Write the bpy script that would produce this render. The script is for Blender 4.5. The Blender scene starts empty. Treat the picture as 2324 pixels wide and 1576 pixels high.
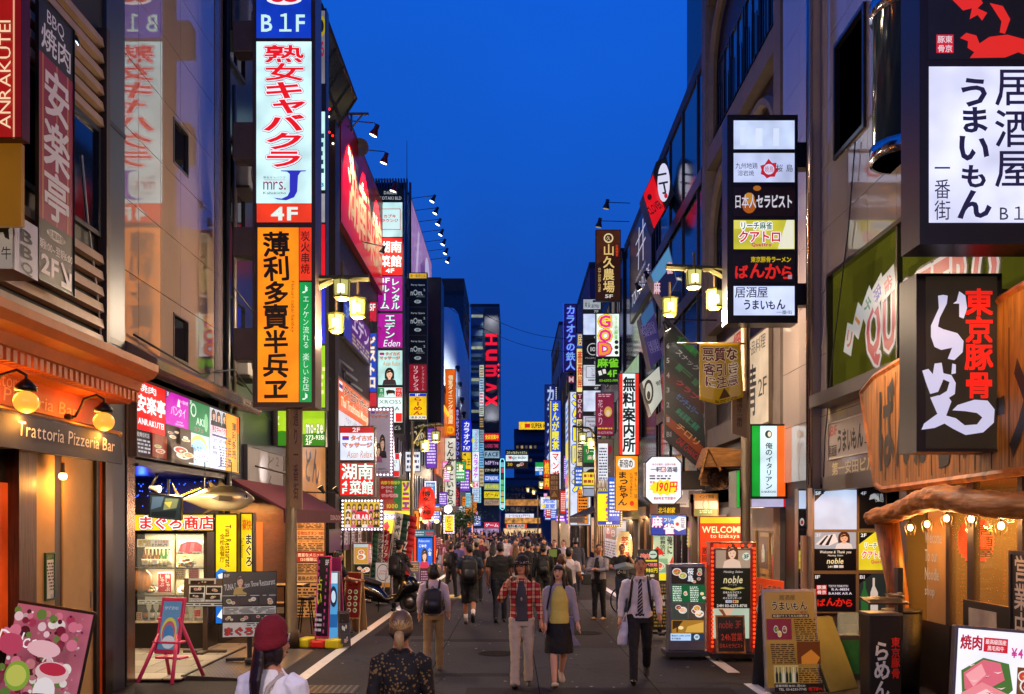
import bpy,bmesh,math,random
from mathutils import Vector,Matrix,noise
R=math.radians
# ------------------------------------------------------------------ camera, sky, exposure
F,CX,HZ,CH=2100.0,1162.0,1185.0,2.2  # focal length in photo units, vanishing point, eye height
sc=bpy.context.scene
C=sc.collection
cam=bpy.data.objects.new('camera',bpy.data.cameras.new('camera'))
C.objects.link(cam)
cam.location=(0,0,CH)
cam.rotation_euler=(R(90),0,0)
cam.data.sensor_width=36
cam.data.lens=36*F/2324
cam.data.shift_y=(HZ-788)/2324
cam.data.clip_start=0.1
cam.data.clip_end=3000
sc.camera=cam
w=bpy.data.worlds.new('World');sc.world=w;w.use_nodes=True
nt=w.node_tree;nt.nodes.clear()
out=nt.nodes.new('ShaderNodeOutputWorld')
sky=nt.nodes.new('ShaderNodeTexSky');sky.sky_type='NISHITA';sky.sun_disc=False
sky.sun_elevation=R(-3);sky.sun_rotation=R(200)
b1=nt.nodes.new('ShaderNodeBackground');b1.inputs[1].default_value=0.05
nt.links.new(sky.outputs[0],b1.inputs[0])
tc=nt.nodes.new('ShaderNodeTexCoord');sp=nt.nodes.new('ShaderNodeSeparateXYZ')
nz=nt.nodes.new('ShaderNodeTexNoise');nz.inputs['Scale'].default_value=5.0;nz.inputs['Detail'].default_value=7
ma=nt.nodes.new('ShaderNodeMath');ma.operation='MULTIPLY_ADD';ma.inputs[1].default_value=0.24;
rp=nt.nodes.new('ShaderNodeValToRGB')
nt.links.new(tc.outputs['Generated'],sp.inputs[0]);nt.links.new(tc.outputs['Generated'],nz.inputs[0])
nt.links.new(nz.outputs[0],ma.inputs[0]);nt.links.new(sp.outputs[2],ma.inputs[2]);nt.links.new(ma.outputs[0],rp.inputs[0])
els=rp.color_ramp.elements
def lin(h):
    h=h.lstrip('#');h=h if len(h)==6 else ''.join(q+q for q in h);v=[int(h[i:i+2],16)/255 for i in (0,2,4)]
    return tuple(c/12.92 if c <= .04045 else ((c+.055)/1.055)**2.4 for c in v)
els[0].position=0.03;els[0].color=lin('#24509c')+(1,)
els[1].position=0.66;els[1].color=lin('#0a5cd8')+(1,)
for ps,hx in ((.14,'#1548a4'),(.30,'#114aac'),(.47,'#0b55c4')):
    e=els.new(ps);e.color=lin(hx)+(1,)
b2=nt.nodes.new('ShaderNodeBackground');b2.inputs[1].default_value=1.0
nt.links.new(rp.outputs[0],b2.inputs[0])
ad=nt.nodes.new('ShaderNodeAddShader')
nt.links.new(b1.outputs[0],ad.inputs[0]);nt.links.new(b2.outputs[0],ad.inputs[1]);nt.links.new(ad.outputs[0],out.inputs[0])
vs=sc.view_settings
vs.view_transform='Standard';vs.look='None';vs.exposure=0.0;vs.gamma=1.0
sc.cycles.max_bounces=5;sc.cycles.diffuse_bounces=2;sc.cycles.glossy_bounces=3;sc.cycles.transmission_bounces=4
sc.cycles.use_denoising=True;sc.cycles.sample_clamp_indirect=4.0
sc.cycles.caustics_reflective=False;sc.cycles.caustics_refractive=False

# ------------------------------------------------------------------ materials
_mats={}
def M(hx,rough=.6,metal=0.0,var=.25,scale=6.0,bump=0.0,ior=1.5,coat=0.0):
    """A plain surface whose colour and gloss wander a little."""
    key=('m',hx,rough,metal,var,scale,bump,ior,coat)
    if key in _mats:return _mats[key]
    m=bpy.data.materials.new('surface_'+hx.strip('#'));m.use_nodes=True
    t=m.node_tree;b=t.nodes['Principled BSDF']
    c=lin(hx)
    b.inputs['Roughness'].default_value=rough;b.inputs['Metallic'].default_value=metal;b.inputs['IOR'].default_value=ior
    if coat:b.inputs['Coat Weight'].default_value=coat;b.inputs['Coat Roughness'].default_value=.05
    if var or bump:
        co=t.nodes.new('ShaderNodeTexCoord');n=t.nodes.new('ShaderNodeTexNoise')
        n.inputs['Scale'].default_value=scale;n.inputs['Detail'].default_value=6;n.inputs['Roughness'].default_value=.65
        t.links.new(co.outputs['Object'],n.inputs['Vector'])
        mx=t.nodes.new('ShaderNodeMix');mx.data_type='RGBA'
        mx.inputs[6].default_value=tuple(v*(1-var) for v in c)+(1,)
        mx.inputs[7].default_value=tuple(min(1,v*(1+var)) for v in c)+(1,)
        t.links.new(n.outputs[0],mx.inputs[0]);t.links.new(mx.outputs[2],b.inputs['Base Color'])
        if bump:
            bp=t.nodes.new('ShaderNodeBump');bp.inputs['Strength'].default_value=bump;bp.inputs['Distance'].default_value=.02
            t.links.new(n.outputs[0],bp.inputs['Height']);t.links.new(bp.outputs[0],b.inputs['Normal'])
    else:
        b.inputs['Base Color'].default_value=c+(1,)
    _mats[key]=m
    return m
def E(hx,s=1.0,var=.22,rough=.3,sample=False):
    """An uneven glow"""
    key=('e',hx,s,var,rough,sample)
    if key in _mats:return _mats[key]
    m=bpy.data.materials.new('lit_'+hx.strip('#'));m.use_nodes=True
    t=m.node_tree;b=t.nodes['Principled BSDF'];c=lin(hx)
    b.inputs['Base Color'].default_value=tuple(v*.35 for v in c)+(1,)
    b.inputs['Roughness'].default_value=rough
    b.inputs['Emission Color'].default_value=c+(1,)
    b.inputs['Emission Strength'].default_value=s
    if var:
        co=t.nodes.new('ShaderNodeTexCoord');n=t.nodes.new('ShaderNodeTexNoise')
        n.inputs['Scale'].default_value=1.7;n.inputs['Detail'].default_value=2
        t.links.new(co.outputs['Object'],n.inputs['Vector'])
        q=t.nodes.new('ShaderNodeMapRange');q.inputs[1].default_value=.3;q.inputs[2].default_value=.7
        q.inputs[3].default_value=s*(1-var);q.inputs[4].default_value=s*(1+var)
        t.links.new(n.outputs[0],q.inputs[0]);t.links.new(q.outputs[0],b.inputs['Emission Strength'])
    if not sample:
        m.cycles.emission_sampling='NONE'
    _mats[key]=m
    return m
def glass(hx='#8899aa',rough=.02,alpha=.25):
    key=('g',hx,rough,alpha)
    if key in _mats:return _mats[key]
    m=bpy.data.materials.new('glass_'+hx.strip('#'));m.use_nodes=True
    b=m.node_tree.nodes['Principled BSDF']
    b.inputs['Base Color'].default_value=lin(hx)+(1,);b.inputs['Roughness'].default_value=rough
    b.inputs['Alpha'].default_value=alpha;b.inputs['IOR'].default_value=1.6
    _mats[key]=m
    return m
def wood(hx,rough=.45,scale=(1,14,14)):
    key=('w',hx,rough,scale)
    if key in _mats:return _mats[key]
    m=bpy.data.materials.new('wood_'+hx.strip('#'));m.use_nodes=True
    t=m.node_tree;b=t.nodes['Principled BSDF'];c=lin(hx)
    co=t.nodes.new('ShaderNodeTexCoord');mp=t.nodes.new('ShaderNodeMapping');n=t.nodes.new('ShaderNodeTexNoise')
    mp.inputs['Scale'].default_value=scale
    n.inputs['Scale'].default_value=2.2;n.inputs['Detail'].default_value=8;n.inputs['Distortion'].default_value=.8
    rr=t.nodes.new('ShaderNodeValToRGB');rr.color_ramp.elements[0].position=.3;rr.color_ramp.elements[1].position=.7
    rr.color_ramp.elements[0].color=tuple(v*.3 for v in c)+(1,);rr.color_ramp.elements[1].color=tuple(min(1,v*1.35) for v in c)+(1,)
    bp=t.nodes.new('ShaderNodeBump');bp.inputs['Strength'].default_value=.4;bp.inputs['Distance'].default_value=.01
    t.links.new(co.outputs['Object'],mp.inputs[0]);t.links.new(mp.outputs[0],n.inputs[0]);t.links.new(n.outputs[0],rr.inputs[0])
    t.links.new(rr.outputs[0],b.inputs['Base Color']);t.links.new(n.outputs[0],bp.inputs['Height']);t.links.new(bp.outputs[0],b.inputs['Normal'])
    b.inputs['Roughness'].default_value=rough
    _mats[key]=m
    return m
def brick(hx,mort,rough=.7,bw=.24,bh=.075,axes='yz',mortar=.012,spec=1.45):
    """Bricks or tiles in object space; axes says which two directions the wall spans."""
    key=('b',hx,mort,rough,bw,bh,axes,mortar,spec)
    if key in _mats:return _mats[key]
    m=bpy.data.materials.new('tiles_'+hx.strip('#'));m.use_nodes=True
    t=m.node_tree;b=t.nodes['Principled BSDF'];c=lin(hx)
    co=t.nodes.new('ShaderNodeTexCoord');s=t.nodes.new('ShaderNodeSeparateXYZ');k=t.nodes.new('ShaderNodeCombineXYZ')
    t.links.new(co.outputs['Object'],s.inputs[0])
    ix='xyz'
    t.links.new(s.outputs[ix.index(axes[0])],k.inputs[0]);t.links.new(s.outputs[ix.index(axes[1])],k.inputs[1])
    br=t.nodes.new('ShaderNodeTexBrick')
    br.inputs['Color1'].default_value=tuple(v*.7 for v in c)+(1,);br.inputs['Color2'].default_value=tuple(min(1,v*1.3) for v in c)+(1,)
    br.inputs['Mortar'].default_value=lin(mort)+(1,)
    br.inputs['Scale'].default_value=1;br.inputs['Mortar Size'].default_value=mortar
    br.inputs['Brick Width'].default_value=bw;br.inputs['Row Height'].default_value=bh
    t.links.new(k.outputs[0],br.inputs['Vector']);t.links.new(br.outputs[0],b.inputs['Base Color'])
    bp=t.nodes.new('ShaderNodeBump');bp.invert=True;bp.inputs['Strength'].default_value=.5;bp.inputs['Distance'].default_value=.01
    t.links.new(br.outputs[1],bp.inputs['Height']);t.links.new(bp.outputs[0],b.inputs['Normal'])
    b.inputs['Roughness'].default_value=rough;b.inputs['IOR'].default_value=spec
    _mats[key]=m
    return m

# ------------------------------------------------------------------ things, parts, meshes
LABELS={}
def tag(o,label=None,cat=None,group=None,kind=None):
    if label:o['label']=label
    if cat:o['category']=cat
    if group:o['group']=group
    if kind:o['kind']=kind
    return o
def thing(name,label,cat,loc=(0,0,0),rz=0.0,group=None):
    o=bpy.data.objects.new(name,None);C.objects.link(o)
    o.location=loc;o.rotation_euler=(0,0,rz);o.empty_display_size=.2
    return tag(o,label,cat,group)
class MB:
    def __init__(s):s.v=[];s.f=[];s.m=[];s.mats=[]
    def mi(s,mat):
        if mat is None:return 0
        if mat not in s.mats:s.mats.append(mat)
        return s.mats.index(mat)
    def poly(s,pts,mat=None):
        n=len(s.v);s.v+=[tuple(p) for p in pts];s.f.append(tuple(range(n,n+len(pts))));s.m.append(s.mi(mat));return s
    def box(s,x0,x1,y0,y1,z0,z1,mat=None):
        if x0>x1:x0,x1=x1,x0
        if y0>y1:y0,y1=y1,y0
        if z0>z1:z0,z1=z1,z0
        n=len(s.v);k=s.mi(mat)
        s.v+=[(x0,y0,z0),(x1,y0,z0),(x1,y1,z0),(x0,y1,z0),(x0,y0,z1),(x1,y0,z1),(x1,y1,z1),(x0,y1,z1)]
        for q in ((0,3,2,1),(4,5,6,7),(0,1,5,4),(1,2,6,5),(2,3,7,6),(3,0,4,7)):
            s.f.append(tuple(n+i for i in q));s.m.append(k)
        return s
    def prism(s,pts,y0,y1,mat=None):
        """Outline in the x-z plane pushed from y0 to y1."""
        a=sum(pts[i][0]*pts[(i+1)%len(pts)][1]-pts[(i+1)%len(pts)][0]*pts[i][1] for i in range(len(pts)))
        if a<0:pts=pts[::-1]
        n=len(s.v);k=s.mi(mat);c=len(pts)
        s.v+=[(x,y0,z) for x,z in pts]+[(x,y1,z) for x,z in pts]
        s.f.append(tuple(range(n,n+c)));s.f.append(tuple(range(n+2*c-1,n+c-1,-1)));s.m+=[k,k]
        for i in range(c):
            j=(i+1)%c;s.f.append((n+i,n+c+i,n+c+j,n+j));s.m.append(k)
        return s
    def loft(s,rings,mat=None,cap=True):
        n=len(s.v);k=s.mi(mat);c=len(rings[0])
        for r_ in rings:s.v+=[tuple(p) for p in r_]
        for i in range(len(rings)-1):
            for j in range(c):
                a=n+i*c+j;b=n+i*c+(j+1)%c
                s.f.append((a,b,b+c,a+c));s.m.append(k)
        if cap:
            s.f.append(tuple(range(n+c-1,n-1,-1)));s.f.append(tuple(range(n+(len(rings)-1)*c,n+len(rings)*c)));s.m+=[k,k]
        return s
    def tube(s,pts,rad,n=8,mat=None):
        pts=[Vector(p) for p in pts];rings=[]
        rad=rad if isinstance(rad,(list,tuple)) else [rad]*len(pts)
        up=None
        for i,p in enumerate(pts):
            d=(pts[min(i+1,len(pts)-1)]-pts[max(i-1,0)]).normalized()
            if up is None:up=Vector((0,0,1)) if abs(d.z)<.9 else Vector((1,0,0))
            u=d.cross(up).normalized();v_=u.cross(d).normalized();up=v_
            rings.append([p+(u*math.cos(a)+v_*math.sin(a))*rad[i] for a in [2*math.pi*q/n for q in range(n)]])
        return s.loft(rings,mat)
    def lathe(s,prof,c=(0,0,0),n=16,mat=None):
        rings=[[(c[0]+r_*math.cos(2*math.pi*q/n),c[1]+r_*math.sin(2*math.pi*q/n),c[2]+z) for q in range(n)] for r_,z in prof]
        return s.loft(rings,mat)
    def ball(s,c,rx,ry=None,rz=None,n=12,mat=None):
        ry=rx if ry is None else ry;rz=rx if rz is None else rz;h=max(4,n//2)
        rings=[]
        for i in range(h+1):
            t=-math.pi/2+math.pi*i/h
            k=max(math.cos(t),.02)
            rings.append([(c[0]+rx*k*math.cos(2*math.pi*q/n),c[1]+ry*k*math.sin(2*math.pi*q/n),c[2]+rz*math.sin(t)) for q in range(n)])
        return s.loft(rings,mat)
    def obj(s,name,mat=None,parent=None,smooth=False,bevel=0.0,loc=None,rot=None):
        me=bpy.data.meshes.new(name);me.from_pydata(s.v,[],s.f)
        ms=s.mats if s.mats else [mat]
        for m_ in ms:me.materials.append(m_)
        if s.mats:me.polygons.foreach_set('material_index',s.m)
        if smooth:me.polygons.foreach_set('use_smooth',[True]*len(me.polygons))
        me.update()
        o=bpy.data.objects.new(name,me);C.objects.link(o)
        if parent is not None:o.parent=parent
        if loc:o.location=loc
        if rot:o.rotation_euler=rot
        if bevel:
            bv=o.modifiers.new('bevel','BEVEL');bv.width=bevel;bv.segments=2;bv.limit_method='ANGLE'
        return o
def lamp(name,typ,loc,power,col='#ffd9a0',size=.1,parent=None,rot=None,spot=None,shape=None):
    l=bpy.data.lights.new(name,typ);l.energy=power*2.5;l.color=lin(col)
    if typ=='AREA':
        l.shape='RECTANGLE';l.size,l.size_y=size
    else:l.shadow_soft_size=size
    if spot:l.spot_size=R(spot);l.spot_blend=.5
    o=bpy.data.objects.new(name,l);C.objects.link(o);o.location=loc
    if rot:o.rotation_euler=rot
    if parent is not None:o.parent=parent
    return o
def aim(src,dst):return (Vector(dst)-Vector(src)).to_track_quat('-Z','Y').to_euler()
def P(px,py,Y):return Vector(((px-CX)*Y/F,Y,CH-(py-HZ)*Y/F))
def ground(Y):return -0.006*max(0.0,Y-15.0)
def yplane(X,px):return X*F/(px-CX)  # where a sight line meets a wall parallel to the street
def zat(py,Y):return CH-(py-HZ)*Y/F

# ------------------------------------------------------------------ lettering
_tc=bpy.data.curves.new('glyph','FONT');_tc.fill_mode='FRONT';_tc.resolution_u=2
_to=bpy.data.objects.new('glyph',_tc)
_gs=bpy.data.scenes.new('glyphs');_gs.collection.objects.link(_to)
_vl=_gs.view_layers[0]
_gl={}
def glyph(ch,b=0.0):
    k=(ch,b)
    if k not in _gl:
        _tc.body=ch;_tc.offset=b
        _vl.update();me=_to.evaluated_get(_vl.depsgraph).to_mesh()
        vs_=[(v.co.x,v.co.y) for v in me.vertices];fs=[tuple(p.vertices) for p in me.polygons]
        _to.evaluated_get(_vl.depsgraph).to_mesh_clear()
        _gl[k]=(vs_,fs)
    return _gl[k]
def cjk(ch):return ord(ch)>0x2e00
class Art:
    """Flat lettering and pictures of one panel, colours as material slots, each layer a hair in front of the last."""
    def __init__(s,lit):s.mb=MB();s.y=-.006;s.lit=lit;s.n=0
    def mat(s,hx):return E(hx,s.lit,.0) if s.lit else M(hx,.5,0,.08)
    def step(s):s.y -= .0012
    def flat(s,pts,hx):
        a=sum(pts[i][0]*pts[(i+1)%len(pts)][1]-pts[(i+1)%len(pts)][0]*pts[i][1] for i in range(len(pts)))
        if a<0:pts=pts[::-1]
        s.mb.poly([(x,s.y,z) for x,z in pts],s.mat(hx));s.step()
    def text(s,txt,x0,z0,x1,z1,hx,v=False,b=.0,oc=None,ow=.03,sh=0.0,jit=0.0,rot=0.0,oc2=None,ow2=.06):
        rnd=random.Random(len(txt)*7+ord(txt[0]))
        lines=txt.split('\n');cells=[]
        if v:
            for li,ln in enumerate(lines):
                y=0
                for ch in ln:
                    if ch==' ':y -= .5;continue
                    vs_,_=glyph(ch,b)
                    if not vs_:continue
                    xs=[p[0] for p in vs_];ys=[p[1] for p in vs_]
                    mx,my=(min(xs)+max(xs))/2,(min(ys)+max(ys))/2
                    small=ch in 'ャュョッァィゥェォっゃゅょぁぃぅぇぉ'
                    turn=ch in 'ー～~―-—(（)）「」…:：'
                    adv=.78 if small else 1.0
                    if not cjk(ch) and not turn:adv=.95
                    cells.append((ch,mx,my,-li*1.15+(.12 if small else 0),y-adv/2,-math.pi/2 if turn else 0));y -= adv
        else:
            for li,ln in enumerate(lines):
                x=0;part=[]
                for ch in ln:
                    if ch in ' 　':x+=.32;continue
                    vs_,_=glyph(ch,b)
                    if not vs_:continue
                    xs=[p[0] for p in vs_]
                    if cjk(ch):part.append((ch,0,0,x,-li*1.2,0));x+=.98
                    else:part.append((ch,min(xs),0,x,-li*1.2,0));x+=max(xs)-min(xs)+.075
                part=[(c_,a,d,px_-x/2,py_,r_) for c_,a,d,px_,py_,r_ in part]
                cells+=part
        if not cells:return
        runs=[]
        for ch,mx,my,px_,py_,tr in cells:
            jr=rnd.uniform(-1,1)*jit*.25+tr;js=1+rnd.uniform(-1,1)*jit*.4
            jx,jy=rnd.uniform(-1,1)*jit*.08,rnd.uniform(-1,1)*jit*.08
            ca,sa=math.cos(jr)*js,math.sin(jr)*js
            runs.append((ch,mx,my,px_+jx,py_+jy,ca,sa))
        def pts(b_):
            o=[]
            for ch,mx,my,px_,py_,ca,sa in runs:
                vs_,fs=glyph(ch,0.0 if ord(ch) >= 0x3400 else min(b_,.03))
                o.append(([((x-mx)*ca-(y-my)*sa+px_,(x-mx)*sa+(y-my)*ca+py_) for x,y in vs_],fs))
            return [([(x+sh*y,y) for x,y in vv],fs) for vv,fs in o]
        base=pts(b)
        ax=[p[0] for vv,_ in base for p in vv];ay=[p[1] for vv,_ in base for p in vv]
        a0,a1,c0,c1=min(ax),max(ax),min(ay),max(ay)
        kx=(x1-x0)/max(a1-a0,.01);kz=(z1-z0)/max(c1-c0,.01)
        if not v and '\n' not in txt and kz>kx*3.2:kz=kx*1.6;z0=(z0+z1)/2-kz*(c1-c0)/2
        if v and kx>kz*3.0:kx=kz*1.3;m_=(x0+x1)/2;x0=m_-kx*(a1-a0)/2;x1=2*m_-x0
        cxm,czm=(x0+x1)/2,(z0+z1)/2;cr,sr=math.cos(rot),math.sin(rot)
        def put(b_,col,ox=0.0,oz=0.0):
            mi=s.mb.mi(s.mat(col))
            for (vv,fs),kj,(sx_,sz_) in [(q_,k_,d_) for q_,k_ in zip(base,kan) for d_ in ([(0,0)]+([(-1,-1),(1,1),(-1,1),(1,-1)] if k_ and b_ and not ox and not oz else []))]:
                n=len(s.mb.v);sx_ *= b_*.62*em;sz_ *= b_*.62*em;s.y -= .0001 if sx_ else 0
                for x,y in vv:
                    X,Z=x0+(x-a0)*kx,z0+(y-c0)*kz
                    if rot:dx,dz=X-cxm,Z-czm;X,Z=cxm+dx*cr-dz*sr,czm+dx*sr+dz*cr
                    s.mb.v.append((X+ox+sx_,s.y,Z+oz+sz_))
                for f_ in fs:s.mb.f.append(tuple(n+i for i in f_));s.mb.m.append(mi)
            s.step()
        em=min(kx,kz);kan=[ord(q_[0]) >= 0x3400 for q_ in runs]
        for wdt,col in ((ow2,oc2),(ow,oc)):
            if col:
                for q in range(8):
                    put(b,col,em*(wdt+b*.6)*math.cos(q*math.pi/4),em*(wdt+b*.6)*math.sin(q*math.pi/4))
                    s.y+=.0010
                s.step()
        put(b,hx)
# picture items of a panel, in the panel's own coordinates
def t(s,x0,y0,x1,y1,c,**k):return ('t',s,x0,y0,x1,y1,c,k)
def r(x0,y0,x1,y1,c):return ('r',x0,y0,x1,y1,c)
def e(cx,cy,rx,ry,c):return ('e',cx,cy,rx,ry,c)
def p(pts,c):return ('p',pts,c)
def food(x0,y0,x1,y1,seed,dark='#2a1a10'):return ('f',x0,y0,x1,y1,seed,dark)
def lady(x0,y0,x1,y1,hair='#3a2015',top='#202024',skin='#e8b898'):return ('l',x0,y0,x1,y1,hair,top,skin)
def lines(x0,y0,x1,y1,n,c):return ('n',x0,y0,x1,y1,n,c)
def draw(art,items,mp):
    def quad(x0,y0,x1,y1,c):
        a,b=mp(x0,y0),mp(x1,y1);art.flat([(a[0],b[1]),(b[0],b[1]),(b[0],a[1]),(a[0],a[1])],c)
    def ell(cx,cy,rx,ry,c,n=18):
        art.flat([mp(cx+rx*math.cos(2*math.pi*q/n),cy+ry*math.sin(2*math.pi*q/n)) for q in range(n)],c)
    for it in items:
        k=it[0]
        if k=='t':
            _,s,x0,y0,x1,y1,c,kw=it;a,b=mp(x0,y0),mp(x1,y1);art.text(s,a[0],b[1],b[0],a[1],c,**kw)
        elif k=='r':quad(*it[1:])
        elif k=='e':ell(*it[1:])
        elif k=='p':art.flat([mp(*q) for q in it[1]],it[2])
        elif k=='n':
            _,x0,y0,x1,y1,n,c=it;rnd=random.Random(int(x0*31+n));hh=(y1-y0)/n
            for i in range(n):
                xx=x0
                while xx<x1-(x1-x0)*.06:
                    ww=(x1-x0)*rnd.uniform(.06,.28);xe=min(x1,xx+ww)
                    quad(xx,y0+i*hh+hh*.2,xe,y0+i*hh+hh*.72,c);xx=xe+(x1-x0)*rnd.uniform(.02,.10)
        elif k=='f':
            _,x0,y0,x1,y1,seed,dark=it;rnd=random.Random(seed);W,H=x1-x0,y1-y0
            quad(x0,y0,x1,y1,dark);cols=['#c8402c','#e0902c','#f0d060','#5c8a2c','#e8e0d0','#8a3020','#d86a40','#b0c050','#f0b890']
            for i in range(3):
                cx,cy=x0+W*rnd.uniform(.25,.75),y0+H*rnd.uniform(.25,.75);q=min(W,H)*rnd.uniform(.2,.33)
                cx=min(max(cx,x0+q),x1-q);cy=min(max(cy,y0+q*.8),y1-q*.8)
                ell(cx,cy,q,q*.8,'#e4e4dc');ell(cx,cy,q*.8,q*.62,rnd.choice(cols))
                for j in range(9):
                    a=rnd.uniform(0,6.3);d=q*rnd.uniform(0,.6)
                    ell(cx+d*math.cos(a),cy+d*.75*math.sin(a),q*rnd.uniform(.08,.24),q*rnd.uniform(.06,.18),rnd.choice(cols),8)
        elif k=='l':
            _,x0,y0,x1,y1,hair,top,skin=it;W,H=x1-x0,y1-y0;cx=(x0+x1)/2
            ell(cx,y0+H*.36,W*.33,H*.34,hair);quad(cx-W*.33,y0+H*.36,cx+W*.33,y0+H*.66,hair)
            art.flat([mp(x0,y1),mp(x0+W*.08,y0+H*.74),mp(cx-W*.14,y0+H*.64),mp(cx+W*.14,y0+H*.64),mp(x1-W*.08,y0+H*.74),mp(x1,y1)],top)
            quad(cx-W*.09,y0+H*.5,cx+W*.09,y0+H*.7,skin);ell(cx,y0+H*.4,W*.21,H*.23,skin)
            art.flat([mp(cx-W*.22,y0+H*.36),mp(cx-W*.1,y0+H*.2),mp(cx+W*.22,y0+H*.2),mp(cx+W*.22,y0+H*.36),mp(cx+W*.08,y0+H*.27)],hair)
            for q in (-1,1):ell(cx+q*W*.09,y0+H*.4,W*.035,H*.014,'#2a1a18',8)
            ell(cx,y0+H*.53,W*.055,H*.016,'#b04040',8)
def sg(name,label,cat,loc,rz,wd,ht,d,mp,cells,fr=.03,fc='#2c2a2c',group=None,metal=.3,frame=True,lip=.02,strength=1.0):
    """A sign box: housing with a raised rim, panels, and on each panel its lettering."""
    o=thing(name,label,cat,loc,rz,group)
    fm=M(fc,.35,metal,.2)
    if frame:
        f=MB();h=wd/2
        f.box(-h,h,.0,d,0,ht)
        f.box(-h,-h+fr,-lip,-.0005,0,ht);f.box(h-fr,h,-lip,-.0005,0,ht)
        f.box(-h+fr+.0005,h-fr-.0005,-lip,-.0005,0,fr);f.box(-h+fr+.0005,h-fr-.0005,-lip,-.0005,ht-fr,ht)
        f.obj('frame',fm,o)
    for c in cells:
        x0,y0,x1,y1,bg,s,items=c
        a,b=mp(x0,y0),mp(x1,y1);mx,mz=(a[0]+b[0])/2,(a[1]+b[1])/2
        s=s*strength
        pm=E(bg,s,.26,sample=True) if s else M(bg,.5,0,.12)
        ph=MB().box(a[0],b[0],-.005,-.001,b[1],a[1]).obj('panel',pm,o)
        if items:
            art=Art(s);draw(art,items,mp)
            if art.mb.v:art.mb.obj('lettering' if any(i[0]=='t' for i in items) else 'picture',None,ph)
    return o
def front(label,x0,y0,x1,y1,Y,cells=None,bg=None,items=(),s=1.0,d=.22,fr=2.5,name='shop_sign',cat='sign',**k):
    """A sign that faces down the street towards the viewer; photo measures give its real place and size at distance Y."""
    q=Y/F;xc=(x0+x1)/2
    mp=lambda x,y:((x-xc)*q,(y1-y)*q)
    if cells is None:cells=[(x0+fr,y0+fr,x1-fr,y1-fr,bg,s,list(items))]
    b=P(xc,y1,Y)
    return sg(name,label,cat,b,0,(x1-x0)*q,(y1-y0)*q,d,mp,cells,fr*q,**k)
def side(label,X,Ya,Yb,z0,z1,cells=None,bg=None,items=(),s=1.0,d=.15,fr=.04,name='wall_sign',cat='sign',rot=0.0,**k):
    """A sign flat on a wall along the street; items in 0..1 across and down as read from the street."""
    w_=abs(Yb-Ya);h_=z1-z0;rz=(math.pi/2 if X<0 else -math.pi/2)+rot
    mp=lambda u,v:((u-.5)*w_,(1-v)*h_)
    fu,fv=fr/w_,fr/h_
    if cells is None:cells=[(fu,fv,1-fu,1-fv,bg,s,list(items))]
    return sg(name,label,cat,(X,(Ya+Yb)/2,z0),rz,w_,h_,d,mp,cells,fr,**k)
def bulbs(o,x0,x1,z0,z1,n1,n2,rad,col='#fff4ff',s=1.6,y=-.03,sides='tblr'):
    mb=MB();
    for i in range(n1):
        x=x0+(x1-x0)*i/(n1-1)
        if 't' in sides:mb.ball((x,y,z1),rad,n=6)
        if 'b' in sides:mb.ball((x,y,z0),rad,n=6)
    for i in range(1,n2-1):
        z=z0+(z1-z0)*i/(n2-1)
        if 'l' in sides:mb.ball((x0,y,z),rad,n=6)
        if 'r' in sides:mb.ball((x1,y,z),rad,n=6)
    return mb.obj('bulb_trim',E(col,s,0),o)
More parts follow.
